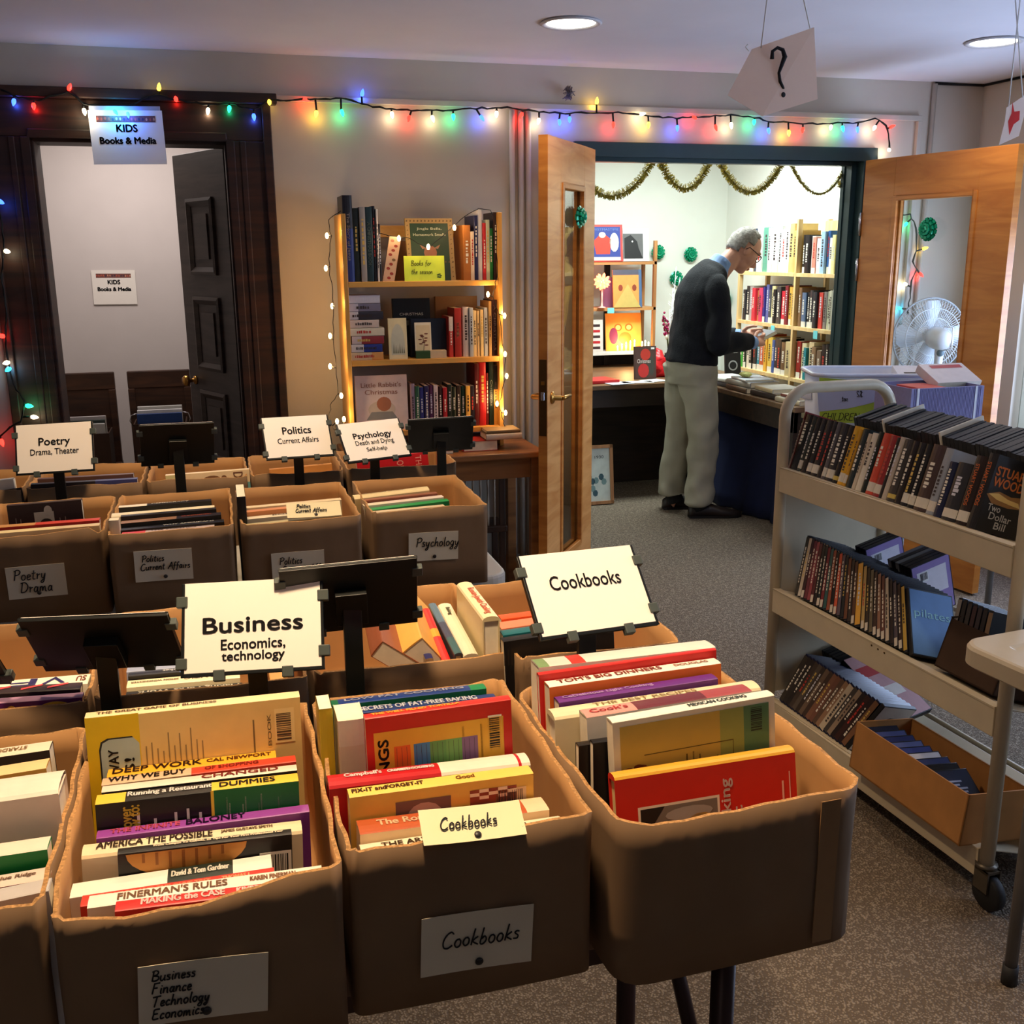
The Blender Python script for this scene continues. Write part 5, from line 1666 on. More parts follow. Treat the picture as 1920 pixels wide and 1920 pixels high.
def d_jingle(b, T, w, h):
    patch(b, T, -w * .40, -h * .5, w * .40, h * .42, prt((34, 58, 34)))
    for k in range(26):
        x = -w * .46 + (k % 13) * w * .92 / 12
        y = h * (.46 if k < 13 else -.2)
        poly2(b, T, [(x - .004, y - .003), (x + .003, y - .004), (x + .004, y + .002), (x - .001, y + .004)], prt((96, 74, 40)), .0005)
    for k in range(12):
        for s_ in (-1, 1):
            y = -h * .45 + k * h * .075
            poly2(b, T, [(s_ * w * .45 - .004, y), (s_ * w * .45 + .004, y + .003), (s_ * w * .45, y + .006)], prt((96, 74, 40)), .0005)
    put_text(b, 'Jingle Bells,', T @ MX.Translation((0, h * .33, .0004)), w * .52, .012, prt((196, 200, 170)))
    put_text(b, 'Homework Smells', T @ MX.Translation((0, h * .24, .0004)), w * .68, .011, prt((196, 200, 170)))
    poly2(b, T, blob(0, -h * .05, .028, .030), prt((150, 96, 66)), .0006)
    for s_ in (-1, 1):
        poly2(b, T, [(s_ * .015, h * .02), (s_ * .044, h * .08), (s_ * .034, h * .01)], prt((150, 110, 80)), .0006)
face_out('green and tan Jingle Bells picture book standing face out on the bookcase', yb + .05, SH[0], 760, 850, 409, (158, 128, 76), d_jingle, .014, 12)
def d_card(b, T, w, h):
    hand(b, ['Books for', 'the season'], T @ MX.Translation((-w * .33, h * .12, .0006)), h * .20, cm((40, 44, 20)), 1.7, .0009)
    for k in range(5):
        poly2(b, T, blob(w * .36 + .006 * math.cos(k * 1.3), -h * .30 + .007 * math.sin(k * 1.3), .006, .003, 8, k), prt((60, 90, 30)))
face_out('bright yellow green card reading Books for the season', yb - .008, SH[0], 757, 833, 480, (214, 236, 70), d_card, .0015, 6, 'signs on the bookcase', name='paper_card', cat='card', hard=False)
def d_flow(b, T, w, h):
    for k in range(9):
        poly2(b, T, blob(w * .2 * math.sin(k * 2.1), h * (-.4 + k * .1), .008, .006, 9, k), prt(rb_.choice(((150, 60, 50), (120, 90, 60), (170, 110, 90)))))
M0 = at(713, 438, Y=yb + .03)
book(MX.Translation((M0.x, yb + .02, SH[0])) @ MX.Rotation(rad(11), 4, 'Y') @ frame((0, .008, 0), (0, -1, 0), (1, 0, 0), (0, 0, 1)), .19, .05, .008, (206, 170, 140), 'pinkish flowered booklet leaning beside the left books on the bookcase', G, deco=lambda b, T, L, H: d_flow(b, T @ MX.Rotation(-math.pi / 2, 4, 'Z'), H, L))
face_out('brown book lying back behind the flowered booklet on the bookcase', yb + .13, SH[0], 735, 765, 452, (140, 96, 60), None, .03, 0)
# middle shelf: pile of lying books
z = SH[1]
rr = random.Random(8)
pile = [(657, 719, 655, 665, [(.35, (222, 160, 90), (210, 150, 90)), (1, (214, 190, 150), (210, 190, 160))], 'orange and cream'), (659, 717, 642, 653, [(.6, (44, 60, 140), (40, 50, 120)), (1, (214, 206, 200), (40, 50, 120))], 'blue and white'),
        (660, 720, 629, 640, [(.7, (150, 54, 60), (140, 50, 54)), (1, (206, 190, 186), (140, 50, 54))], 'dull red'), (653, 721, 616, 627, [(1, (226, 214, 186), (210, 200, 180))], 'cream'), (653, 711, 604, 615, [(1, (216, 196, 180), (200, 190, 180))], 'pinkish white'),
        (652, 719, 590, 601, [(.7, (50, 48, 58), (44, 44, 50)), (1, (200, 196, 200), (44, 44, 50))], 'charcoal'), (654, 714, 577, 589, [(.7, (120, 116, 136), (110, 110, 120)), (1, (196, 190, 200), (110, 110, 120))], 'grey violet'), (652, 713, 564, 573, [(1, (206, 204, 214), (200, 200, 206))], 'pale grey')]
for k, (x0, x1, y0, y1, sg, nm) in enumerate(pile):
    a, e = at(x0, y1, Y=yb), at(x1, y1, Y=yb)
    T_ = .0338
    book(frame((a.x, yb, z), (0, 0, 1), (0, 1, 0), (-1, 0, 0)) @ MX.Translation((0, 0, -(e.x - a.x))), e.x - a.x, .13, T_ * .95, sg, '%s paperback, %s from the bottom of the pile on the bookcase' % (nm, ORD[k]), 'pile of paperbacks on the bookcase',
         standing=True, spdeco=marks(rr, (200, 200, 200), T_, .2))
    z += T_
def d_mist(b, T, w, h):
    poly2(b, T, [(w * .36 * math.cos(a), -h * .1 + h * .46 * math.sin(a)) for a in [math.pi * k / 12 for k in range(13)]] + [(-w * .36, -h * .4), (w * .36, -h * .4)], prt((206, 204, 176)))
    for k in range(6):
        x = -w * .28 + k * w * .11
        poly2(b, T, [(x, -h * .36), (x + .004, -h * (.1 + .05 * (k % 3))), (x + .007, -h * .36)], prt((120, 120, 90)), .0005)
face_out('cream booklet with a misty arched drawing on the middle shelf', yb + .01, SH[1], 727, 762, 597, (232, 218, 168), d_mist, .006, 5)
def d_xmas(b, T, w, h):
    put_text(b, 'CHRISTMAS', T @ MX.Translation((0, h * .23, .0004)), w * .62, .011, prt((206, 206, 190)))
    for s_ in (-1, 1):
        poly2(b, T, [(s_ * .01, h * .12), (s_ * w * .3, h * .13), (s_ * w * .26, h * .02), (s_ * .012, h * .04)], prt((110, 116, 110)))
face_out('black book lettered CHRISTMAS at the back of the middle shelf', yb + .11, SH[1], 735, 806, 560, (16, 20, 20), d_xmas, .02, 4)
face_out('tan box lid behind the white spines on the middle shelf', yb + .17, SH[1], 815, 895, 556, (150, 112, 70), None, .02, 3)
face_out('navy box behind the plant card on the middle shelf', yb + .06, SH[1], 768, 836, 598, (26, 34, 50), None, .03, 2)
def d_plant(b, T, w, h):
    patch(b, T, -w * .42, -h * .45, w * .42, h * .42, prt((226, 206, 160)))
    b.tube([T @ V((.0, -h * .4, .0008)), T @ V((.004, -h * .1, .0008)), T @ V((-.002, h * .12, .0008))], .0012, prt((90, 40, 24)), 5)
    for k in range(9):
        poly2(b, T, blob(.014 * math.cos(k * 2.4), -h * .14 + k * .006, .009, .003, 8, k * .7), prt((110, 50, 30)), .0006)
face_out('white card with a red brown plant on the middle shelf', yb + .02, SH[1], 777, 808, 605, (240, 228, 196), d_plant, .003, 4)
a = at(780, 668, Y=yb - .005)
t = thing('gift_box', 'small green and white box lying at the front of the middle shelf', 'box', (a.x, yb, SH[1]), -.08)
MB().box(0, -.012, 0, .062, .05, .032, cm((56, 84, 46))).build('green_box', t, bevel=.001)
MB().box(.062, -.008, 0, .132, .045, .032, cm((226, 196, 150))).build('pale_box', t, bevel=.001)
shelf_books([(842, 850, 594, [(.65, (196, 60, 50), (180, 50, 44)), (1, (226, 206, 190), (180, 50, 44))]), (852, 865, 578, (170, 50, 40), [('NOEL', (220, 190, 150), (.3, .6), .010)]), (868, 880, 576, (226, 216, 206)), (880, 887, 577, (176, 190, 204)), (888, 894, 583, (232, 206, 150)),
             (895, 900, 583, (226, 196, 140)), (901, 907, 581, (232, 208, 150)), (908, 915, 577, (186, 194, 200)), (916, 922, 565, (200, 160, 100)), (922, 934, 562, (60, 34, 34), [('A CHRISTMAS', (206, 180, 170), (.1, .9), .009)])],
            yb, SH[1], .15, 'among the bookcase middle shelf spines', G, 33)
def d_rab(b, T, w, h):
    for s_, y, ww in (("Little Rabbit's", .33, .76), ('Christmas', .20, .62)):
        put_text(b, s_, T @ MX.Translation((0, h * y, .0004)), w * ww, .020, prt((150, 96, 70)))
    poly2(b, T, blob(0, -h * .12, w * .26, h * .16, 20), prt((206, 190, 170)))
    poly2(b, T, blob(.01, -h * .02, w * .14, h * .13, 16), prt((170, 110, 80)), .0005)
    poly2(b, T, [(-w * .3, -h * .3), (w * .3, -h * .3), (w * .2, -h * .16), (-w * .2, -h * .16)], prt((140, 140, 136)), .0006)
face_out("square white picture book Little Rabbit's Christmas on the lowest shelf", yb + .02, SH[2], 664, 763, 706, (226, 206, 196), d_rab, .012, 4)
shelf_books([(770 + k * 8.65, 778 + k * 8.65, 723 + (k * 7 % 5) - (3 if k % 4 == 0 else 0), c) for k, c in enumerate(((150, 130, 150), (40, 90, 70), (60, 60, 130), (44, 40, 90), (90, 40, 80), (214, 196, 196), (60, 30, 30), (180, 40, 50), (30, 40, 30), (40, 50, 34), (56, 40, 30), (30, 60, 44), (226, 176, 80), (36, 28, 40)))],
            yb, SH[2], .12, 'among the bookcase lowest shelf paperbacks', G, 34)
shelf_books([(890, 898, 682, (90, 24, 26)), (898, 912, 680, (190, 30, 36)), (912, 917, 700, (110, 30, 30)), (917, 926, 676, (20, 40, 30), [('Christmas', (206, 206, 190), (.3, .7), .008)]), (926, 934, 686, [(.6, (214, 150, 60), (200, 140, 60)), (1, (30, 26, 24), (30, 26, 24))])],
            yb, SH[2], .16, 'in the bookcase lowest shelf tall group', G, 35)
# books lying on the side table
a = at(899, 840, Z=.745)
book(frame((.985, 4.30, .7185), (0, 0, 1), (1, 0, 0), (0, 1, 0)), .22, .16, .045, [(1, (190, 44, 40), (170, 40, 36))], 'red book with pale pages lying on the side table', 'books on the side table', hard=True)
book(frame((1.09, 4.29, .7642), (0, 0, 1), (0, 1, 0), (-1, 0, 0)) @ MX.Translation((0, 0, -.16)), .16, .13, .026, [(1, (206, 196, 180), (150, 120, 80))], 'grey gold book lying on the red book at the right of the side table', 'books on the side table', hard=True)
book(frame((1.095, 4.30, .7905), (0, 0, 1), (0, 1, 0), (-1, 0, 0)) @ MX.Translation((0, 0, -.15)), .15, .12, .014, [(1, (120, 100, 70), (140, 116, 80))], 'thin patterned book on top of the pile on the side table', 'books on the side table', hard=True)
book(frame((.82, 4.28, .7185), (0, 0, 1), (1, 0, 0), (0, 1, 0)), .14, .12, .012, [(1, (226, 214, 190), (120, 70, 44))], 'thin brown book lying left of the red book on the side table', 'books on the side table')

# warm white string of lights around the bookcase
M_wb = mat((255, 214, 150), .3, emit=14.0, nz=0)
def warm_string(label, pts, bulbs, seed):
    t = thing('string_lights', label, 'string lights', group=None)
    P = []
    for i in range(len(pts) - 1):
        p0, p1 = at(pts[i][0], pts[i][1], Y=pts[i][2]), at(pts[i + 1][0], pts[i + 1][1], Y=pts[i + 1][2])
        for k in range(4):
            P.append(p0 + (p1 - p0) * (k / 4) + V((random.Random(seed + i * 5 + k).uniform(-.004, .004), 0, 0)))
    P.append(at(pts[-1][0], pts[-1][1], Y=pts[-1][2]))
    MB().tube(P, .0016, M_cord, 6).build('cable', t)
    for (u, v, Y) in bulbs:
        c = at(u, v, Y=Y)
        b = MB()
        b.lathe([(0, -.012), (.005, -.010), (.0075, .0), (.006, .007), (.0025, .012), (0, .0125)], M_wb, 10)
        o = b.build('bulb', t)
        o.location = c
        n0 = min(P, key=lambda p_: (p_ - c).length)
        MB().tube([n0, c], .0022, M_cord, 6).build('socket', t)
        lamp('bulb_glow', 'POINT', c + V((0, -.014, .012)), .42, (1, .62, .28), .012)
    return t
yl = 4.39
warm_string('warm white string lights down the left side of the bookcase', [(640, 394, 4.5), (616, 412, 4.42), (620, 442, 4.42), (617, 500, 4.42), (624, 560, 4.42), (626, 620, 4.42), (630, 690, 4.42), (634, 738, 4.42), (620, 760, 4.42), (616, 790, 4.42), (628, 806, 4.38), (645, 800, 4.36)],
            [(613, 442, 4.46), (611, 503, 4.48), (623, 574, 4.46), (619, 630, 4.48), (619, 687, 4.46), (640, 742, 4.39), (632, 790, 4.39), (645, 786, 4.39)], 5)
warm_string('warm white string lights across the top and right side of the bookcase', [(708, 436, 4.5), (730, 442, 4.42), (765, 446, 4.40), (803, 466, 4.39), (850, 424, 4.42), (880, 400, 4.42), (898, 391, 4.43), (920, 394, 4.43), (932, 420, 4.39), (931, 520, 4.39), (925, 556, 4.385), (938, 600, 4.39), (946, 664, 4.39), (948, 705, 4.39), (936, 757, 4.39), (944, 790, 4.39), (948, 808, 4.39)],
            [(748, 447, 4.41), (803, 463, 4.355), (852, 427, 4.40), (915, 552, 4.385), (946, 592, 4.40), (947, 664, 4.39), (950, 705, 4.39), (932, 757, 4.385), (948, 774, 4.40)], 9)
# ------------------------------------------------------------------ the bright back room
M_pinel = wood((216, 180, 120), (236, 206, 150), (1, 1, 9), .45, 6, .03)
# right hand bookshelf, seen from its left end
SX, SD = 3.43, .235
t = thing('bookshelf', 'tall two bay pine bookshelf along the right wall of the back room', 'bookshelf', (SX + SD / 2, 5.80, 0))
ys = (6.52, 5.80, 5.08)
for k, y in enumerate(ys):
    zt = 1.735 if k else 1.45
    for xx in (0, SD - .03):
        MB().box(-SD / 2 + xx, y - 5.80 - .011, 0, -SD / 2 + xx + .03, y - 5.80 + .011, zt, M_pinel).build('post', t, bevel=.002)
SZ = (1.418, 1.098, .782, .46, .14)
for z in SZ:
    for y0, y1 in ((5.811, 6.509), (5.091, 5.789)):
        MB().box(-SD / 2, y0 - 5.80, z - .022, SD / 2, y1 - 5.80, z, M_pinel).build('shelf', t, bevel=.001)
MB().box(-SD / 2 + .18, 5.091 - 5.80, 1.66, SD / 2, 5.789 - 5.80, 1.725, M_pinel).build('top_rail', t, bevel=.002)
M_note = mat((120, 214, 220), .7)
for y, z in ((6.03, 1.075), (5.53, 1.075)):
    MB().box(-SD / 2 - .002, y - 5.80 - .022, z - .035, -SD / 2, y - 5.80 + .022, z + .012, M_note).build('sticky_note', t)
G = 'books on the back room bookshelf'
cells = (
    ('far bay, top row', 6.49, 5.83, SZ[0], (.25, .30), [(214, 180, 130), (226, 206, 170), (60, 70, 90), (230, 228, 226), (90, 150, 130), (236, 236, 236), (240, 240, 240), (206, 210, 214), (236, 236, 232), (240, 238, 236), (214, 184, 120), (206, 170, 100)], 1.7),
    ('near bay, top row', 5.77, 5.11, SZ[0], (.20, .245), [(26, 22, 24), (30, 26, 28), (226, 214, 210), (226, 140, 120), (240, 236, 236), (160, 196, 226), (50, 96, 160), (236, 232, 226), (226, 220, 160), (220, 206, 90), (20, 20, 22), (60, 40, 36), (80, 56, 50), (226, 206, 190), (206, 200, 206), (90, 84, 110)], 1.3),
    ('far bay, middle row', 6.49, 5.83, SZ[1], (.20, .245), [(44, 42, 46), (50, 48, 52), (170, 160, 160), (206, 50, 66), (190, 110, 70), (206, 60, 96), (50, 44, 120), (96, 100, 160), (70, 72, 80), (226, 214, 160), (24, 22, 24), (60, 58, 60), (206, 40, 60), (120, 24, 40), (226, 180, 80), (206, 160, 70)], 1.3),
    ('near bay, middle row', 5.77, 5.11, SZ[1], (.20, .24), [(130, 96, 66), (90, 110, 140), (30, 28, 30), (50, 48, 52), (40, 40, 46), (206, 70, 60), (130, 124, 120), (170, 176, 150), (200, 200, 180), (226, 224, 214), (170, 40, 44), (70, 34, 60), (54, 40, 110), (50, 36, 100), (226, 216, 214), (236, 230, 226)], 1.3),
    ('far bay, third row', 6.49, 5.83, SZ[2], (.19, .24), [(60, 160, 60), (30, 40, 30), (226, 220, 200), (26, 26, 26), (50, 46, 46), (30, 130, 150), (196, 90, 50), (226, 170, 60), (226, 190, 80), (40, 80, 150), (30, 34, 50), (24, 24, 26), (110, 80, 54), (196, 176, 130)], 1.3),
    ('near bay, third row', 5.77, 5.11, SZ[2], (.19, .235), [(150, 40, 34), (226, 214, 170), (30, 130, 140), (226, 206, 160), (140, 110, 80), (120, 96, 76), (28, 26, 28), (22, 22, 24), (130, 126, 126), (236, 232, 230), (26, 30, 26), (226, 220, 90), (30, 34, 30), (230, 230, 226)], 1.3),
)
for nm, ya, yb2, z0, (h0, h1), cols, _k in cells:
    rr = random.Random(len(nm) * 7 + int(z0 * 100))
    ws = [rr.uniform(.7, 1.4) for _ in cols]
    tot = sum(ws)
    y = ya
    for i, (c, w_) in enumerate(zip(cols, ws)):
        T_ = w_ / tot * (ya - yb2)
        H_ = rr.uniform(h0, h1)
        x = SX + .012 + rr.uniform(0, .02)
        book(frame((x, y, z0), (0, -1, 0), (1, 0, 0), (0, 0, 1)), H_, .165, T_ * .965, [(1, c, c)] if rr.random() < .6 else [(.16, (226, 222, 210), c), (1, c, c)],
             '%s book, %s from the left, back room bookshelf %s' % (cname(c), ORD[i], nm), G, spdeco=marks(rr, c, T_, H_), hard=rr.random() < .5)
        y -= T_

# tables of the back room
M_rt = wood((96, 70, 46), (128, 96, 64), (9, 1, 1), .45, 6)
M_rd = wood((34, 24, 18), (56, 40, 30), (9, 1, 1), .5, 6)
t = thing('table', 'dark wooden table along the back wall of the bright room', 'table', (2.25, 6.45, 0))
MB().box(-.75, -.38, .715, 1.12, .81, .745, M_rt).build('table_top', t, bevel=.004)
MB().box(-.70, -.34, .60, .57, -.31, .715, M_rd).build('apron', t)
MB().box(-.70, .10, .01, 1.06, .12, .714, M_rd).build('shade_board', t)  # dark board added to stand for the shade under the table
for x in (-.70, .52):
    for y in (-.33, .70):
        MB().box(x, y, 0, x + .05, y + .05, .715, M_rd).build('leg', t, bevel=.003)
t = thing('table', 'dark wooden table along the right side of the bright room', 'table', (3.12, 5.60, 0))
MB().box(-.20, -.74, .715, .20, .46, .745, M_rt).build('table_top', t, bevel=.004)
MB().box(-.18, -.70, .60, -.155, .42, .715, M_rd).build('apron', t)
for x in (-.18, .13):
    for y in (-.70, .40):
        MB().box(x, y, 0, x + .045, y + .045, .715, M_rd).build('leg', t, bevel=.003)
# navy cloth over cartons beneath the right table
M_navy = mat((22, 30, 66), .9, nz=.1)
b = MB()
a, e = at(1338, 925, Z=.012), at(1446, 960, Z=.012)
n_ = 16
vs, fs = [], []
for i in range(n_ + 1):
    f = i / n_
    bx_, by_ = 3.02 + .15 * f, 5.97 - f * .94
    w = .022 * math.sin(f * 21) + .012 * math.sin(f * 47)
    for j in range(8):
        g = j / 7
        vs.append((bx_ - .08 * (1 - g) + w * (1 - g), by_, .006 + .585 * g))
    vs.append((3.30, by_, .591))
    vs.append((3.30, by_, .006))
m_ = 10
for i in range(n_):
    for j in range(m_ - 1):
        fs.append((i * m_ + j, (i + 1) * m_ + j, (i + 1) * m_ + j + 1, i * m_ + j + 1))
    fs.append((i * m_ + m_ - 1, (i + 1) * m_ + m_ - 1, (i + 1) * m_, i * m_))
fs.append(tuple(range(m_)))
fs.append(tuple(n_ * m_ + j for j in range(m_ - 1, -1, -1)))
b.add(vs, fs, M_navy, True)
tag(b.build('cloth_cover'), 'dark navy cloth draped over stored boxes under the right table', 'cloth')
b = MB()
b.ball((3.0, 5.95, .62), (.05, .09, .03), mat((190, 214, 214), .5, nz=.2), 12, 8)
tag(b.build('plastic_bag'), 'small pale plastic bag on the navy cloth under the table', 'bag')
# piles of books lying on the right table
G = 'books lying on the right table'
rr = random.Random(17)
def lying(x0, y0, x1, y1, z, T_, segs, label, group, yaw=0.0):
    """lying book, spine towards -X"""
    M = MX.Translation(((x0 + x1) / 2, (y0 + y1) / 2, z)) @ MX.Rotation(yaw, 4, 'Z')
    L = y1 - y0
    M = M @ frame((-(x1 - x0) / 2, -L / 2, 0), (0, 0, 1), (1, 0, 0), (0, 1, 0))
    return book(M, L, x1 - x0, T_, segs, label, group, hard=True)
for k, (x0, y0, x1, y1, z, T_, sc_, bc_, nm, yw) in enumerate((
    (2.95, 5.72, 3.17, 6.02, .746, .028, (70, 70, 76), (60, 60, 66), 'dark grey book lying beside the standing black book', .1),
    (2.95, 5.74, 3.15, 6.00, .776, .020, (226, 226, 220), (206, 206, 206), 'white book on the dark grey book by the black book', .05),
    (2.94, 5.42, 3.15, 5.70, .746, .030, (90, 70, 50), (110, 100, 90), 'brown book lying in the middle of the right table', -.06),
    (2.95, 5.44, 3.15, 5.70, .777, .030, (206, 200, 186), (150, 150, 156), 'thick grey book on the brown book, right table', .08),
    (2.96, 5.46, 3.14, 5.68, .808, .012, (226, 224, 220), (190, 196, 206), 'thin pale blue book topping the right table pile', -.1),
    (2.95, 5.14, 3.16, 5.40, .746, .030, (60, 50, 46), (150, 140, 130), 'book with a dark spine lying toward the near table end', .06),
    (2.96, 5.16, 3.15, 5.38, .777, .024, (210, 190, 150), (206, 206, 200), 'cream spined book on the dark spined one, right table', -.05),
    (2.95, 4.90, 3.17, 5.12, .746, .026, (196, 180, 150), (206, 200, 186), 'cream book at the near end of the right table', .1),
    (2.97, 4.92, 3.16, 5.10, .773, .016, (120, 60, 50), (226, 220, 206), 'white covered book on the cream book at the near table end', .02))):
    lying(x0, y0, x1, y1, z, T_, [(1, sc_, bc_)], nm, G, yw)
b = MB()
b.ball((3.02, 5.60, .838), (.035, .05, .016), mat((190, 190, 110), .6, nz=.3, sc=90), 12, 8)
tag(b.build('ornament'), 'small yellow green bundle on top of the right table pile', 'ornament')
def d_blk(b, T, w, h):
    put_text(b, 'The Maker', T @ MX.Translation((0, h * .34, .0004)), w * .7, .016, prt((214, 214, 210)))
    poly2(b, T, blob(0, -h * .1, w * .3, w * .3, 18), prt((160, 164, 166)))
    poly2(b, T, blob(0, -h * .1, w * .22, w * .22, 18), prt((30, 30, 34)), .0005)
a = at(1362, 652, Y=6.15)
face_out('black book with a pale ring standing at the far end of the right table', 6.18, .746, 1361, 1390, 651, (26, 26, 30), d_blk, .02, 8, G)

# left shelf with Christmas picture books on the back wall table
t = thing('shelf_unit', 'brown wooden shelf unit of Christmas picture books on the back table', 'shelf', (2.70, 7.12, .746))
M_oak = wood((150, 100, 58), (186, 132, 80), (1, 1, 9), .45, 6)
M_oakh = wood((170, 120, 72), (206, 156, 100), (9, 1, 1), .45, 6)
for x in (-.55, .318):
    for y in (-.12, .09):
        MB().box(x, y, 0, x + .022, y + .03, .88 if x > 0 else .8, M_oak).build('post', t, bevel=.002)
for z, m_ in ((.858, mat((235, 232, 228), .5)), (1.168, M_oakh), (1.485, M_oakh)):
    MB().box(-.55, -.12, z - .022 - .746, .34, .12, z - .746, m_).build('shelf', t, bevel=.001)
MB().box(.02, .07, 0, .06, .09, .8, M_black).build('back_strip', t)
MB().box(2.10 - 2.70, .08, .0, .30, .10, .085, mat((30, 24, 22), .7)).build('kick_board', t)
MB().box(-.03, -.123, 1.13 - .746, .02, -.12, 1.168 - .746, M_note).build('sticky_note', t)
YS = 7.01
G = 'picture books on the back shelf unit'
def d_ct(b, T, w, h):
    patch(b, T, -w * .46, -h * .47, w * .44, h * .44, prt((44, 62, 140)))
    put_text(b, 'CHRISTMASTIME', T @ MX.Translation((0, h * .37, .0005)), w * .8, h * .06, prt((96, 120, 180)))
    poly2(b, T, [(-w * .2, -h * .3), (w * .16, -h * .3), (w * .20, h * .1), (w * .06, h * .22), (-w * .12, h * .2), (-w * .26, h * .06)], prt((206, 60, 44)), .0006)
    poly2(b, T, blob(-w * .03, h * .22, w * .09, h * .08), prt((236, 214, 190)), .0008)
    poly2(b, T, blob(w * .28, h * .02, w * .12, h * .26), prt((206, 210, 196)), .0006)
    poly2(b, T, blob(-w * .36, -h * .2, w * .1, h * .16), prt((60, 150, 130)), .0006)
    patch(b, T, -w * .46, -h * .47, w * .44, -h * .38, prt((236, 226, 206)), .0007)
face_out('blue and red picture book leaning at the left of the top shelf', YS, 1.486, 1096, 1168, 421, (206, 70, 66), d_ct, .014, 7)
def d_bw(b, T, w, h):
    patch(b, T, -w * .5, -h * .42, w * .28, h * .34, prt((92, 92, 94)))
    poly2(b, T, [(-w * .45, -h * .42), (-w * .45, h * .2), (-w * .2, h * .3), (w * .05, h * .1), (w * .1, -h * .1), (w * .26, -h * .42)], prt((24, 24, 28)), .0006)
    poly2(b, T, blob(-w * .14, h * .1, w * .03, w * .03), prt((230, 230, 230)), .0008)
face_out('white picture book with a grey photo on the top shelf', YS, 1.486, 1169, 1217, 428, (236, 236, 234), d_bw, .012, 7)
def d_or(b, T, w, h):
    patch(b, T, -w * .5, h * .36, w * .5, h * .5, prt((80, 84, 100)))
    patch(b, T, w * .4, -h * .5, w * .5, h * .5, prt((70, 100, 140)), .0004)
    poly2(b, T, [(-w * .5, -h * .5), (w * .45, -h * .5), (w * .3, -h * .3), (w * .02, h * .12), (-w * .25, -h * .2)], prt((190, 170, 96)), .0005)
    for s_ in (-1, 1):
        poly2(b, T, blob(s_ * w * .24, h * .02, w * .08, h * .09, 9), prt((130, 60, 40)), .0007)
face_out('orange and blue picture book on the middle shelf of the unit', YS, 1.169, 1150, 1204, 506, (226, 150, 80), d_or, .012, 7)
face_out('dim purple book behind the glowing star lamp', YS + .05, 1.169, 1127, 1152, 520, (120, 80, 110), None, .02, 3)
def d_or2(b, T, w, h):
    poly2(b, T, blob(-w * .28, -h * .1, w * .12, h * .22, 14), prt((120, 40, 80)), .0006)
    for s_ in (-1, 1):
        pts = blob(s_ * w * .15, h * .12, w * .11, h * .1, 14)
        poly2(b, T, pts, prt((206, 96, 30)), .0005)
        poly2(b, T, blob(s_ * w * .15, h * .12, w * .07, h * .065, 14), prt((250, 190, 110)), .0008)
    poly2(b, T, blob(w * .04, -h * .16, w * .18, h * .16, 12), prt((214, 100, 36)), .0005)
face_out('orange picture book lit by candle lights on the lowest shelf', YS + .06, .859, 1136, 1203, 588, (246, 160, 70), d_or2, .012, 7)
def d_rw(b, T, w, h):
    for k in range(5):
        patch(b, T, -w * .3, -h * .4 + k * h * .17, w * .3, -h * .32 + k * h * .17, prt((190, 40, 50) if k % 2 else (60, 40, 44)))
face_out('white book with red and black print at the left of the lowest shelf', YS, .859, 1104, 1131, 600, (226, 220, 216), d_rw, .02, 4)
# glowing star lamp and candle lights
M_star = mat((255, 120, 80), .4, emit=5.0, nz=0)
M_starc = mat((255, 205, 170), .4, emit=9.0, nz=0)
c = at(1129, 528, Y=6.98)
t = thing('star_lamp', 'glowing pinkish red star shaped table lamp on the middle shelf', 'lamp', (c.x, 6.98, 1.169))
b = MB()
rr = random.Random(2)
for k in range(26):
    th, ph = math.acos(1 - 2 * (k + .5) / 26), k * 2.4
    d = V((math.sin(th) * math.cos(ph), math.sin(th) * math.sin(ph), math.cos(th)))
    b.tube([d * .012, d * .05, d * .062], [.009, .011, .001], M_star, 5)
o = b.build('star_shade', t)
o.location = (0, 0, c.z - 1.169)
b = MB()
b.ball((0, 0, c.z - 1.169), .022, M_starc)
b.build('bulb', t)
b = MB()
b.lathe([(0, 0), (.03, 0), (.028, .006), (.008, .012), (.006, .05), (.007, c.z - 1.169 - .05), (0, c.z - 1.169 - .05)], mat((220, 170, 160), .4), 12)
b.build('stem', t)
lamp('star_lamp_glow', 'POINT', (c.x, 6.90, c.z), 1.2, (1, .35, .25), .05)
M_cand = mat((250, 240, 220), .5)
M_flame = mat((255, 220, 150), .4, emit=22.0, nz=0)
t = thing('candle_lights', 'row of small glowing candle lights in front of the orange picture book', 'candles', (at(1175, 640, Y=7.015).x, 7.015, .859))
for k, (u, v) in enumerate(((1158, 650), (1166, 646), (1174, 643), (1182, 641), (1190, 639), (1204, 642), (1210, 640), (1216, 643))):
    p = at(u, v, Y=7.015)
    x = p.x - t.location.x
    zz = p.z - .859
    b = MB()
    b.lathe([(0, 0), (.006, 0), (.006, max(.02, zz - .012)), (0, max(.02, zz - .012))], M_cand, 8, (x, 0, 0))
    cd = b.build('candle', t)
    b = MB()
    b.lathe([(0, zz - .012), (.005, zz - .004), (.002, zz + .008), (0, zz + .010)], M_flame, 8, (x, 0, 0))
    b.build('flame', cd)
lamp('candle_glow', 'POINT', (t.location.x, 6.99, .93), 2.6, (1, .62, .25), .03)

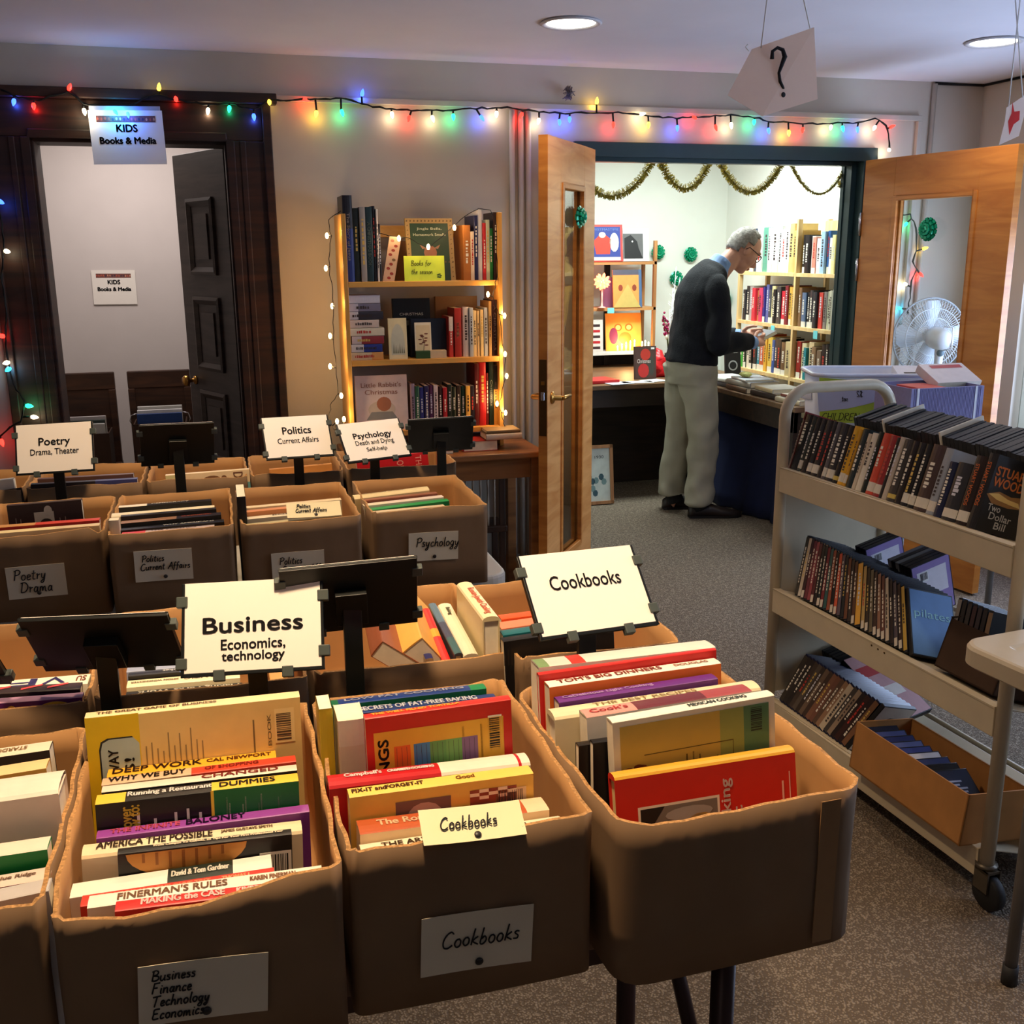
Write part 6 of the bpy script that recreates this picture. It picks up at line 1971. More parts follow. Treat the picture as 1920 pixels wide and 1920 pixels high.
# things on the back wall table
b = MB()
def d_pk(b, T, w, h):
    put_text(b, 'Merry Christmas', T @ MX.Translation((0, h * .1, .0004)), w * .7, h * .16, prt((236, 214, 206)))
M = MX.Translation((2.26, 6.16, .746)) @ MX.Rotation(.25, 4, 'Z') @ frame((0, 0, 0), (0, 0, 1), (-1, 0, 0), (0, -1, 0))
book(MX.Translation((2.20, 6.13, .746)) @ MX.Rotation(.12, 4, 'Z') @ frame((0, 0, 0), (0, 0, 1), (0, 1, 0), (-1, 0, 0)) @ MX.Translation((0, 0, -.24)), .24, .2, .02, (196, 36, 40), 'red pack lying at the front of the back wall table', 'things on the back wall table',
     name='card_pack', cat='card pack')
def d_cd(b, T, w, h):
    put_text(b, 'Christmas', T @ MX.Translation((-w * .08, h * .05, .0006)), w * .62, h * .12, prt((236, 226, 220)))
    poly2(b, T, blob(-w * .1, -h * .24, w * .26, h * .22, 12), prt((190, 50, 50)))
    poly2(b, T, blob(0, h * .25, w * .24, h * .18, 12), prt((190, 60, 50)))
    poly2(b, T, blob(w * .28, -h * .1, w * .14, h * .3, 10), prt((70, 70, 66)))
    patch(b, T, w * .26, h * .40, w * .42, h * .46, prt((236, 236, 236)), .0006)
face_out('dark red Christmas book standing on the back wall table', 6.30, .746, 1191, 1231, 650, (84, 62, 58), d_cd, .03, 5, 'things on the back wall table')
rr = random.Random(6)
for k, (x, y, w, h, yw, c, nm) in enumerate(((2.42, 6.12, .16, .11, .2, (206, 214, 226), 'pale blue leaflet lying right of the red pack'), (2.55, 6.14, .2, .1, -.1, (236, 236, 230), 'white leaflet lying in front of the dark red Christmas book'), (2.68, 6.18, .15, .12, .3, (226, 230, 226), 'white leaflet lying nearest the red cloth'))):
    b = MB()
    sheet(b, MX.Identity(4), w, h, mat(c, .7), .003)
    o = b.build('leaflet')
    o.location = (x, y, .7495)
    o.rotation_euler = (0, 0, yw)
    tag(o, nm, 'leaflet', 'leaflets on the back wall table')
b = MB()
vs = []
N1, N2 = 14, 18
for i in range(N1 + 1):
    for j in range(N2):
        th, ph = math.pi * .5 * i / N1, 2 * math.pi * j / N2
        r_ = 1 + .16 * math.sin(ph * 5 + i) + .1 * math.sin(ph * 9 - i * 2)
        vs.append((2.80 + .095 * r_ * math.cos(th) * math.cos(ph), 6.45 + .09 * r_ * math.cos(th) * math.sin(ph), .747 + .17 * math.sin(th) * (1 - .1 * math.sin(ph * 3))))
fs = [(i * N2 + j, i * N2 + (j + 1) % N2, (i + 1) * N2 + (j + 1) % N2, (i + 1) * N2 + j) for i in range(N1) for j in range(N2)] + [tuple(range(N2 - 1, -1, -1))]
b.add(vs, fs, mat((206, 24, 34), .35, nz=.2, sc=30), True)
tag(b.build('gift_bag'), 'crumpled shiny red gift bag on the back wall table', 'gift bag')
# vase of dried flowers behind the man
vx = at(1252, 690, Y=6.62)
t = thing('flower_vase', 'dark vase with white twigs and magenta blooms behind the man', 'vase', (vx.x, 6.62, .746))
b = MB()
b.lathe([(0, 0), (.03, 0), (.038, .03), (.03, .09), (.024, .12), (.028, .13), (.02, .125), (0, .02)], mat((30, 32, 40), .25), 16)
b.build('vase', t)
for nm, c, tips in (('twig', (235, 240, 250), ((1268, 500), (1262, 540), (1275, 520), (1282, 560), (1256, 580), (1290, 545))), ('magenta_bloom', (150, 20, 80), ((1243, 590), (1250, 605), (1246, 600))), ('white_tulip', (226, 226, 200), ((1250, 632), (1256, 645)))):
    for (u, v) in tips:
        p = at(u, v, Y=6.60) - V((vx.x, 6.62, .746))
        b = MB()
        m_ = mat(c, .5, nz=.2)
        q0 = V((0, 0, .12))
        mid = q0 + (p - q0) * .55 + V((0, -.01, .03))
        b.tube([q0, mid, p], .0025 if nm != 'magenta_bloom' else .002, m_ if nm == 'twig' else mat((90, 110, 60), .6), 5)
        if nm == 'twig':
            for k in range(8):
                f = .4 + k * .07
                a = q0 + (p - q0) * f + V((0, -.005, .012))
                b.tube([a, a + V((rr.uniform(-.03, .03), rr.uniform(-.01, .01), .03))], .002, m_, 4)
        elif nm == 'magenta_bloom':
            for k in range(12):
                f = .5 + k * .045
                a = q0 + (p - q0) * f + V((rr.uniform(-.012, .012), rr.uniform(-.01, .01), rr.uniform(0, .02)))
                b.ball(a, .009, m_, 6, 4)
        else:
            b.ball(p, (.010, .010, .018), m_, 8, 6)
        b.build(nm, t)
# framed picture leaning on the floor under the back table
t = thing('picture_frame', 'framed picture leaning on the floor under the back wall table', 'picture', (2.31, 6.02, 0))
a, e = at(1100, 905, Y=6.0), at(1151, 905, Y=6.0)
h_ = at(1120, 838, Y=6.0).z
w_ = .24
T = MX.Translation((e.x - 2.31 - w_ / 2, 0, h_ / 2 + .004)) @ MX.Rotation(-.12, 4, 'X') @ frame((0, 0, 0), (1, 0, 0), (0, 0, 1), (0, -1, 0))
b = MB()
b.T = T
for x0, y0, x1, y1 in ((-w_ / 2, -h_ / 2, w_ / 2, -h_ / 2 + .02), (-w_ / 2, h_ / 2 - .02, w_ / 2, h_ / 2), (-w_ / 2, -h_ / 2, -w_ / 2 + .02, h_ / 2), (w_ / 2 - .02, -h_ / 2, w_ / 2, h_ / 2)):
    b.box(x0, y0, -.008, x1, y1, .010, M_oak)
b.build('frame', t)
b = MB()
patch(b, T, -w_ / 2 + .01, -h_ / 2 + .01, w_ / 2 - .01, h_ / 2 - .01, mat((206, 214, 206), .4))
for k in range(14):
    poly2(b, T, blob(rr.uniform(-.3, .3) * w_, rr.uniform(-.35, .2) * h_, .018, .022, 7, k), mat((60, 90, 100) if k % 2 else (120, 150, 150), .5), .0006)
put_text(b, '1930', T @ MX.Translation((.03, h_ * .3, .0005)), .06, .018, prt((50, 60, 60)))
b.build('picture', t)

# green gift bows on the walls and on the door glass
M_bow = mat((16, 150, 110), .22, .35, nz=.25, sc=60)
def bow(label, loc, nrm, r=.062, group='green gift bows'):
    t = thing('gift_bow', label, 'bow', loc, 0, group)
    n = V(nrm).normalized()
    ax = n.orthogonal().normalized()
    ay = n.cross(ax)
    b = MB()
    for ring, (cnt, el, ln) in enumerate(((12, 12, 1.0), (11, 34, .92), (9, 56, .85), (5, 78, .78))):
        for k in range(cnt):
            a = 2 * math.pi * k / cnt + ring * .4
            d = (ax * math.cos(a) + ay * math.sin(a)) * math.cos(rad(el)) + n * math.sin(rad(el))
            s = d.cross(n)
            s = s.normalized() if s.length > .1 else ax
            u = s.cross(d)
            w = r * .16
            c0 = n * r * .18
            P = [(0, 0), (.45, .11), (.85, .10), (1.0, 0), (.85, -.09), (.45, -.08), (0.05, -.02)]
            vs = []
            for (x, y) in P:
                for sg in (-1, 1):
                    vs.append(c0 + d * (x * r * ln) + u * (y * r * 1.3) + s * (w * sg))
            b.add(vs, [(2 * i, 2 * i + 1, 2 * i + 3, 2 * i + 2) for i in range(len(P) - 1)], M_bow)
    b.build('ribbon_loops', t)
    b = MB()
    b.tube([V((0, 0, 0)), n * r * .25], r * .3, M_bow, 10)
    b.build('base', t)
    return t
Yw = 7.295
for (u, v, lb) in ((1232, 473, 'green gift bow on the back wall beside the brown shelf post'), (1293, 477, 'green gift bow on the back wall left of the man'), (1266, 522, 'lower green gift bow on the back wall, behind the white twigs')):
    bow(lb, at(u, v, Y=Yw), (0, -1, 0), .056)
bow('green gift bow half hidden behind the front of the man', at(1368, 562, X=3.715), (-1, 0, 0), .056)
R3 = door_3.matrix_world
dn3 = -R3.to_3x3().col[1]
pl = R3 @ V((0, .017, 0))
def on_plane(u, v, p0, n):
    d = at(u, v, Y=6.0) - CAM
    k = (p0 - CAM).dot(n) / d.dot(n)
    return CAM + d * k
nn = V(R3.to_3x3().col[1])
bow('green gift bow stuck on the glass of the right door', on_plane(1747, 430, R3 @ V((0, .017, 0)), nn) - nn * .002, -nn, .055)
R2 = door_2.matrix_world
n2_ = V(R2.to_3x3().col[1])
bow('green gift bow stuck on the glass of the left door', on_plane(1079, 407, R2 @ V((0, .017, 0)), n2_) - n2_ * .002, -n2_, .05)

# gold tinsel garland hung in swags across the doorway
M_tin = mat((206, 192, 104), .3, .55, nz=.5, sc=200)
t = thing('tinsel_garland', 'gold tinsel garland in swags across the top of the doorway', 'garland', (2.4, 4.86, 1.9))
rr = random.Random(12)
def tinsel(pts, r0, name, Yt):
    b = MB()
    P = []
    for i in range(len(pts) - 1):
        p0, p1 = at(*pts[i][:2], Y=Yt), at(*pts[i + 1][:2], Y=Yt)
        n_ = max(2, int((p1 - p0).length / .0035))
        for k in range(n_):
            P.append((p0 + (p1 - p0) * (k / n_), (p1 - p0).normalized(), pts[i][2] if len(pts[i]) > 2 else r0))
    o0 = V((2.4, 4.86, 1.9))
    for p, tg, r_ in P:
        for q_ in range(9):
            a = rr.uniform(0, 6.28)
            s1 = tg.orthogonal().normalized()
            s2 = tg.cross(s1)
            d = (s1 * math.cos(a) + s2 * math.sin(a)) * rr.uniform(.7, 1.35) * r_ + tg * rr.uniform(-.4, .4) * r_
            w = d.cross(tg).normalized() * .0014 + tg * .0016
            p_ = p - o0
            b.add([p_ - w, p_ + w, p_ + d + w, p_ + d - w], [(0, 1, 2, 3)], M_tin)
    b.tube([p - o0 for p, tg, r_ in P[::3]], .002, M_tin, 4)
    return b.build(name, t)
def swag(u0, v0, u1, v1, sag, n_=12):
    return [(u0 + (u1 - u0) * k / n_, v0 + (v1 - v0) * k / n_ + sag * 4 * (k / n_) * (1 - k / n_)) for k in range(n_ + 1)]
tinsel(swag(1090, 330, 1225, 298, 52), .019, 'swag', 4.875)
tinsel(swag(1236, 298, 1333, 298, 55), .019, 'swag', 4.875)
tinsel(swag(1346, 298, 1468, 300, 60), .018, 'swag', 4.875)
tinsel(swag(1480, 300, 1588, 306, 60), .009, 'swag', 4.875)
tinsel([(1588, 306), (1583, 330), (1573, 352)], .017, 'swag_end', 4.885)
tinsel([(1593, 306), (1590, 360), (1588, 420), (1582, 470), (1580, 520)], .012, 'hanging_strand', 4.885)
# ------------------------------------------------------------------ the man
M_skin = mat((206, 150, 126), .5, nz=.06, sc=14)
M_swt = mat((8, 11, 21), .9, nz=.25, sc=150, bump=.25)
M_tro = mat((158, 152, 134), .85, nz=.06, sc=8)
M_shirt = mat((130, 160, 206), .8, nz=.05)
M_shoe = mat((40, 28, 24), .45, nz=.1)
M_hair = mat((150, 144, 138), .8, nz=.35, sc=70, bump=.5)
man = thing('person', 'grey haired person in a navy sweater and khaki trousers reading a book', 'person', (2.68, 5.60, 0))
MO = V((2.68, 5.60, 0))
def loft(b, path, m, n=20, ref=V((1, 0, 0)), bump=0.0, seed=0):
    """elliptical tube; path = (centre, radius along ref, radius across)"""
    pts = [V(p[0]) - MO for p in path]
    vs, fs = [], []
    rr = random.Random(seed)
    # resample smoothly
    P, RA, RB = [], [], []
    N = len(pts)
    for i in range(N - 1):
        p0, p1, p2, p3 = pts[max(i - 1, 0)], pts[i], pts[i + 1], pts[min(i + 2, N - 1)]
        for k in range(5):
            t = k / 5
            P.append(.5 * (2 * p1 + (p2 - p0) * t + (2 * p0 - 5 * p1 + 4 * p2 - p3) * t * t + (3 * p1 - p0 - 3 * p2 + p3) * t ** 3))
            RA.append(path[i][1] + (path[i + 1][1] - path[i][1]) * t)
            RB.append(path[i][2] + (path[i + 1][2] - path[i][2]) * t)
    P.append(pts[-1]); RA.append(path[-1][1]); RB.append(path[-1][2])
    # rounded ends
    for i, p in enumerate(P):
        tg = (P[min(i + 1, len(P) - 1)] - P[max(i - 1, 0)]).normalized()
        a = ref - tg * ref.dot(tg)
        a = a.normalized() if a.length > .05 else tg.orthogonal().normalized()
        c = tg.cross(a)
        for k in range(n):
            an = 2 * math.pi * k / n
            w = 1 + bump * math.sin(i * .9 + 3 * math.sin(an + seed) + seed) * .5 + bump * .5 * math.sin(an * 3 + i * .5 + seed)
            vs.append(p + a * (RA[i] * w * math.cos(an)) + c * (RB[i] * w * math.sin(an)))
    L = len(P)
    for i in range(L - 1):
        for k in range(n):
            l = (k + 1) % n
            fs.append((i * n + k, i * n + l, (i + 1) * n + l, (i + 1) * n + k))
    fs.append(tuple(range(n - 1, -1, -1)))
    fs.append(tuple((L - 1) * n + k for k in range(n)))
    b.add(vs, fs, m, True)
def remesh(o, vox, smooth=6, fac=.5):
    md = o.modifiers.new('remesh', 'REMESH')
    md.mode = 'VOXEL'
    md.voxel_size = vox
    md.use_smooth_shade = True
    s = o.modifiers.new('smooth', 'SMOOTH')
    s.iterations = smooth
    s.factor = fac
    return o
# head frame
HC = V((2.968, 5.60, 1.562))
pit = rad(37)
fh, uh, lh = V((math.cos(pit), 0, -math.sin(pit))), V((math.sin(pit), 0, math.cos(pit))), V((0, 1, 0))
TH = frame(HC - MO, fh, lh, uh)
b = MB()
b.T = TH
b.ball((0, 0, .012), (.098, .076, .106), M_skin, 20, 14)
b.ball((.034, 0, -.062), (.060, .056, .062), M_skin, 16, 10)
b.ball((.060, 0, -.104), (.027, .030, .020), M_skin, 12, 8)
for s in (-1, 1):
    b.ball((.052, s * .034, -.032), (.040, .036, .045), M_skin, 12, 8)
    b.ball((.080, s * .030, .026), (.018, .030, .011), M_skin, 10, 8)
    b.ball((-.004, s * .077, -.014), (.019, .010, .033), M_skin, 12, 8)
b.tube([(.088, 0, .014), (.104, 0, -.014), (.116, 0, -.038), (.098, 0, -.046)], [.009, .012, .016, .012], M_skin, 10)
b.tube([(.075, 0, -.074), (.092, 0, -.066), (.086, 0, -.080)], [.012, .012, .012], M_skin, 8)
b.T = None
loft(b, [((2.77, 5.60, 1.36), .075, .08), ((2.825, 5.60, 1.44), .060, .062), ((2.885, 5.60, 1.505), .056, .058), ((2.93, 5.60, 1.55), .05, .055)], M_skin, 16)
# inner body so the figure is one continuous surface
loft(b, [((2.665, 5.60, .86), .11, .15), ((2.68, 5.60, 1.05), .115, .15), ((2.71, 5.60, 1.22), .12, .16), ((2.75, 5.60, 1.38), .08, .13)], M_skin, 16)
for s, hy, ky, ax, ay in ((-1, 5.52, 5.50, 2.715, 5.53), (1, 5.69, 5.72, 2.655, 5.75)):
    loft(b, [((2.665, hy, .90), .085, .08), ((2.69, (hy + ky) / 2, .66), .07, .07), ((2.70 if s < 0 else 2.665, ky, .48), .055, .055), ((ax, ay, .10), .038, .038), ((ax + .01, ay, .05), .04, .04)], M_skin, 12)
sho = {-1: (V((2.735, 5.42, 1.36)), V((2.725, 5.375, 1.05)), V((2.985, 5.475, 1.035))), 1: (V((2.745, 5.78, 1.36)), V((2.75, 5.83, 1.06)), V((3.005, 5.68, 1.06)))}
for s in (-1, 1):
    sh, el, wr = sho[s]
    loft(b, [(sh + V((0, -s * .05, -.02)), .03, .03), ((sh + el) / 2, .040, .040), (el, .042, .042), (el + (wr - el) * .5, .037, .037), (wr, .027, .031)], M_skin, 12, V((0, 0, 1)) if False else V((1, 0, .3)))
# hands: palm, four fingers and a thumb each, closed on the book
def hand_mesh(b, wr, fwd, side, up):
    """side: direction from the little finger edge... the palm faces `side`"""
    fwd, side, up = fwd.normalized(), side.normalized(), up.normalized()
    w = wr - MO
    def g(f, s_, u):
        return w + fwd * f + side * s_ + up * u
    b.tube([g(-.03, 0, 0), g(.0, 0, 0), g(.035, .004, 0), (g(.068, .006, .0))], [(.026, .021), (.028, .020), (.038, .018), (.036, .014)], M_skin, 12)
    for k, (u0, ln) in enumerate(((.028, .072), (.010, .080), (-.009, .075), (-.026, .060))):
        u1 = u0 * 1.05
        b.tube([g(.055, .004, u0), g(.055 + ln * .42, .010, u1), g(.055 + ln * .72, .030, u1), g(.055 + ln * .78, .052, u1 * .95)], [.0098, .0092, .0085, .0068], M_skin, 8)
    b.tube([g(.008, .006, .026), g(.035, .022, .046), g(.066, .034, .050), g(.088, .040, .046)], [.013, .0115, .010, .0075], M_skin, 8)
hand_mesh(b, sho[-1][2] + V((.018, .004, 0)), V((.93, .28, .10)), V((-.25, .93, .1)), V((-.1, -.1, 1)))
hand_mesh(b, sho[1][2] + V((.018, -.004, 0)), V((.90, -.30, .08)), V((-.28, -.93, .1)), V((-.1, .1, 1)))
body = remesh(b.build('body', man), .0055, 4)
body['label'] = 'skin of head, neck and hands'
# eyes, lips, glasses, hair
b = MB()
b.T = TH
for s in (-1, 1):
    b.ball((.0795, s * .031, .004), (.011, .014, .009), mat((226, 220, 214), .2), 10, 8)
    b.ball((.0885, s * .031, .002), (.003, .0055, .0055), mat((50, 40, 34), .2), 8, 6)
b.build('eyes', man)
b = MB()
b.T = TH
b.ball((.094, 0, -.070), (.008, .022, .0045), mat((170, 100, 90), .5), 10, 6)
b.ball((.092, 0, -.078), (.008, .020, .005), mat((176, 106, 96), .5), 10, 6)
b.build('lips', man)
gl = thing('glasses_root', '', '', (0, 0, 0))
D.objects.remove(gl)
b = MB()
b.T = TH
Mg = mat((60, 26, 22), .35)
for s in (-1, 1):
    ring = [(.104 - .004 * abs(math.cos(a)), s * .033 + .024 * math.cos(a), .0 + .017 * math.sin(a)) for a in [2 * math.pi * k / 20 for k in range(20)]]
    b.tube(ring, .0024, Mg, 6, closed=True)
    b.tube([(.100, s * .058, .006), (.09, s * .074, .008), (.04, s * .081, .006), (-.008, s * .084, .004), (-.022, s * .083, -.018)], [.003, .0034, .003, .003, .002], Mg, 6)
b.tube([(.106, -.009, .004), (.110, 0, .007), (.106, .009, .004)], .0024, Mg, 6)
b.build('glasses', man)
b = MB()
vs, fs, keep = [], [], []
n1, n2 = 30, 22
rr = random.Random(9)
for i in range(n2 + 1):
    th = math.pi * i / n2
    for j in range(n1):
        ph = 2 * math.pi * j / n1
        w = 1 + .035 * math.sin(j * 2.3 + i * 1.7) + rr.uniform(-.02, .02)
        f, l, u = .106 * math.sin(th) * math.cos(ph), .085 * math.sin(th) * math.sin(ph), -.117 * math.cos(th)
        thin = .965 if (u > .06 and f > -.02) else 1.0
        vs.append(TH @ V((f * w * thin, l * w * thin, (u * w * thin) + .012)))
        lim = -.035 - (.035 if f < -.03 else 0)
        ok = (f < .012 + max(0, u - .045) * .55) and u > lim
        if abs(l) > .05 and f > -.012 and u < .0:
            ok = False
        keep.append(ok)
for i in range(n2):
    for j in range(n1):
        l = (j + 1) % n1
        q_ = (i * n1 + j, i * n1 + l, (i + 1) * n1 + l, (i + 1) * n1 + j)
        if all(keep[k] for k in q_):
            fs.append(q_)
b.add(vs, fs, M_hair, True)
hr = b.build('hair', man)
so = hr.modifiers.new('solid', 'SOLIDIFY')
so.thickness = .014
so.offset = -1
# sweater
b = MB()
loft(b, [((2.660, 5.60, .915), .136, .180), ((2.664, 5.60, .945), .145, .188), ((2.685, 5.60, 1.06), .140, .184), ((2.700, 5.60, 1.19), .140, .188), ((2.715, 5.60, 1.30), .132, .190), ((2.74, 5.60, 1.385), .108, .175), ((2.775, 5.60, 1.435), .086, .125), ((2.80, 5.60, 1.462), .070, .085)], M_swt, 28, bump=.03, seed=2)
for s in (-1, 1):
    sh, el, wr = sho[s]
    loft(b, [(sh + V((0, -s * .06, .0)), .072, .068), (sh + V((-.005, -s * .012, -.035)), .072, .066), ((sh + el) / 2, .068, .062), (el, .070, .064), (el + (wr - el) * .5, .062, .056), (wr + (el - wr) * .06, .048, .044)], M_swt, 18, V((1, 0, .3)), bump=.06, seed=s + 4)
o = remesh(b.build('sweater', man), .007, 3)
# shirt collar and cuffs
b = MB()
b.tube([V((2.825 - .02 * math.cos(a) * 1.2 + .035 * math.cos(a), 5.60 + .070 * math.sin(a), 1.472 - .030 * math.cos(a) + .012)) - MO for a in [2 * math.pi * k / 20 for k in range(20)]], (.008), M_shirt, 8, closed=True)
loft(b, [((2.79, 5.60, 1.435), .082, .090), ((2.82, 5.60, 1.472), .066, .072), ((2.845, 5.60, 1.500), .062, .066)], M_shirt, 18)
remesh(b.build('shirt_collar', man), .006, 2)
for s in (-1, 1):
    sh, el, wr = sho[s]
    d = (wr - el).normalized()
    b = MB()
    loft(b, [(wr - d * .02, .043, .040), (wr + d * .012, .040, .037)], M_shirt, 14)
    b.build('shirt_cuff', man)
# trousers
b = MB()
loft(b, [((2.660, 5.60, .955), .126, .170), ((2.662, 5.60, .90), .136, .180), ((2.666, 5.60, .80), .128, .182)], M_tro, 24, bump=.02)
loft(b, [((2.668, 5.525, .90), .120, .10), ((2.680, 5.52, .76), .108, .098), ((2.700, 5.51, .62), .096, .090), ((2.712, 5.505, .48), .090, .086), ((2.712, 5.515, .30), .086, .082), ((2.712, 5.525, .17), .090, .082), ((2.716, 5.525, .095), .094, .084)], M_tro, 24, bump=.075, seed=1)
loft(b, [((2.655, 5.675, .90), .125, .10), ((2.655, 5.69, .76), .112, .10), ((2.660, 5.71, .62), .100, .092), ((2.658, 5.72, .48), .094, .088), ((2.648, 5.735, .30), .088, .084), ((2.642, 5.748, .17), .086, .080), ((2.644, 5.75, .10), .090, .082)], M_tro, 24, bump=.075, seed=5)
o = remesh(b.build('trousers', man), .008, 3)
tx = D.textures.new('cloth_folds', 'CLOUDS')
tx.noise_scale = .16
tx.noise_depth = 1
def folds(o, k):
    md = o.modifiers.new('folds', 'DISPLACE')
    md.texture = tx
    md.texture_coords = 'LOCAL'
    md.strength = k
    md.mid_level = .5
folds(o, .045)
for c_ in man.children:
    if c_.name.startswith('sweater'):
        folds(c_, .025)
for ax, ay in ((2.712, 5.53), (2.650, 5.75)):
    b = MB()
    loft(b, [((ax - .01, ay, .16), .052, .050), ((ax - .005, ay, .10), .050, .048), ((ax + .01, ay, .055), .052, .046)], mat((34, 32, 34), .9), 14)
    b.build('sock', man)
# shoes
for hx, hy, tx, ty in ((2.655, 5.545, 2.965, 5.475), (2.595, 5.79, 2.885, 5.735)):
    d = V((tx - hx, ty - hy, 0))
    L = d.length
    d.normalize()
    s = V((-d.y, d.x, 0))
    b = MB()
    old = frame(V((hx, hy, 0)) - MO, d, s, (0, 0, 1))
    vs, fs = [], []
    prof = [(.0, .030, .06), (.02, .037, .075), (.08, .037, .085), (.13, .040, .080), (.18, .046, .062), (.23, .046, .050), (.275, .036, .040), (.30, .016, .030)]
    n_ = 14
    for (x, hw, hh) in prof:
        for k in range(n_):
            a = 2 * math.pi * k / n_
            z = hh * .5 + hh * .5 * math.sin(a)
            y = hw * math.cos(a) * (1 if z < hh * .5 else .9)
            vs.append(old @ V((x * L / .30, y, max(.0, z * 1.04 - .002))))
    for i in range(len(prof) - 1):
        for k in range(n_):
            l = (k + 1) % n_
            fs.append((i * n_ + k, i * n_ + l, (i + 1) * n_ + l, (i + 1) * n_ + k))
    fs += [tuple(range(n_ - 1, -1, -1)), tuple((len(prof) - 1) * n_ + k for k in range(n_))]
    b.add(vs, fs, M_shoe, True)
    sh_ = b.build('shoe', man)
    b = MB()
    b.T = old
    b.prism([(x * L / .30, hw * 1.04) for x, hw, hh in prof] + [(x * L / .30, -hw * 1.04) for x, hw, hh in reversed(prof)], 0, .014, mat((24, 18, 16), .6))
    b.build('sole', sh_)
# the small book in his hands
Mb = MX.Translation((3.105, 5.575, 1.055)) @ MX.Rotation(rad(-24), 4, 'Y') @ frame((-.055, -.075, 0), (0, 0, 1), (1, 0, 0), (0, 1, 0))
book(Mb, .15, .115, .020, [(1, (150, 150, 156), (120, 122, 128))], 'small grey book held in both hands by the grey haired person', deco=None)
# ------------------------------------------------------------------ beige book cart
CN_, CF_ = V((1.70, 1.84, 0)), V((1.65, 2.80, 0))
cu = (CF_ - CN_)
CL = cu.length
cu.normalize()
cr = V((cu.y, -cu.x, 0))
CM = frame(CN_, cr, cu, (0, 0, 1))
CI = CM.inverted()
CW = .385
def onc(u, v, x=None, y=None, z=None):
    """cart-local point seen at u, v on the local plane x or y or z"""
    d = at(u, v, Y=6.0) - CAM
    if x is not None:
        n, p0 = cr, CM @ V((x, 0, 0))
    elif y is not None:
        n, p0 = cu, CM @ V((0, y, 0))
    else:
        n, p0 = V((0, 0, 1)), V((0, 0, z))
    k = (p0 - CAM).dot(n) / d.dot(n)
    return CI @ (CAM + d * k)
M_cart = mat((206, 192, 164), .38, nz=.04)
cart = thing('book_cart', 'beige metal book cart with three double sided sloping shelves', 'book cart', M=CM)
r_ = .0175
for y, nm in ((0, 'end_frame'), (CL, 'end_frame')):
    P = [(0, y, .105), (0, y, 1.06)]
    for k in range(1, 7):
        a = math.pi / 2 * k / 6
        P.append((.085 - .085 * math.cos(a), y, 1.06 + .085 * math.sin(a)))
    P.append((CW - .085, y, 1.145))
    for k in range(1, 7):
        a = math.pi / 2 * k / 6
        P.append((CW - .085 + .085 * math.sin(a), y, 1.06 + .085 * math.cos(a)))
    P.append((CW, y, .105))
    MB().tube(P, r_, M_cart, 14).build(nm, cart)
MB().box(.014, CL - .004, .16, CW - .014, CL + .004, .84, M_cart).build('end_panel', cart)
LZ = (.905, .515, .145)
th = rad(18)
for z in LZ:
    b = MB()
    b.box(-.016, .012, z - .075, -.008, CL - .012, z, M_cart)
    b.box(-.016, .012, z - .006, .010, CL - .012, z, M_cart)
    xm = CW / 2
    dz = math.tan(th) * (xm - .01)
    b.add([(.008, .012, z - .004), (xm, .012, z - dz), (xm, CL - .012, z - dz), (.008, CL - .012, z - .004), (.008, .012, z - .009), (xm, .012, z - dz - .005), (xm, CL - .012, z - dz - .005), (.008, CL - .012, z - .009)],
          [(0, 1, 2, 3), (7, 6, 5, 4), (0, 4, 5, 1), (2, 6, 7, 3), (1, 5, 6, 2), (0, 3, 7, 4)], M_cart)
    b.build('sloping_shelf', cart, bevel=.002)
    b = MB()
    b.box(CW + .008, .012, z - .075, CW + .016, CL - .012, z, M_cart)
    b.add([(CW - .008, .012, z - .004), (xm, .012, z - dz), (xm, CL - .012, z - dz), (CW - .008, CL - .012, z - .004), (CW - .008, .012, z - .009), (xm, .012, z - dz - .005), (xm, CL - .012, z - dz - .005), (CW - .008, CL - .012, z - .009)],
          [(3, 2, 1, 0), (4, 5, 6, 7), (1, 5, 4, 0), (3, 7, 6, 2), (2, 6, 5, 1), (4, 7, 3, 0)], M_cart)
    b.build('sloping_shelf', cart, bevel=.002)
    MB().box(xm - .004, .012, z - dz - .005, xm + .004, CL - .012, z + (.085 if z > .8 else .06), M_cart).build('center_divider', cart, bevel=.001)
M_rub = mat((36, 36, 38), .6)
M_cst = mat((96, 88, 76), .4, .5)
for x in (0, CW):
    for y in (0, CL):
        o = MB().lathe([(0, .10), (.026, .104), (.026, .112), (0, .114)], M_cst, 14, (x, y, 0)).build('caster', cart)
        b = MB()
        b.box(x - .024, y - .03, .098, x + .018, y + .012, .104, M_cst).box(x - .024, y - .032, .05, x - .019, y + .012, .104, M_cst).box(x + .013, y - .032, .05, x + .018, y + .012, .104, M_cst)
        b.build('fork', o)
        b = MB()
        b.lathe([(.0, -.014), (.040, -.014), (.046, -.009), (.046, .009), (.040, .014), (.0, .014)], M_rub, 20, (x - .003, y - .018, .046), 'X')
        b.build('wheel', o)
b = MB()
for k in range(3):
    a = onc(1634 + k * 12, 1210 + k * 7, x=-.0162)
    b.ball((-.0163, a.y, a.z), (.0006, .004, .003), M_brassd, 6, 4)
b.build('label_marks', cart)

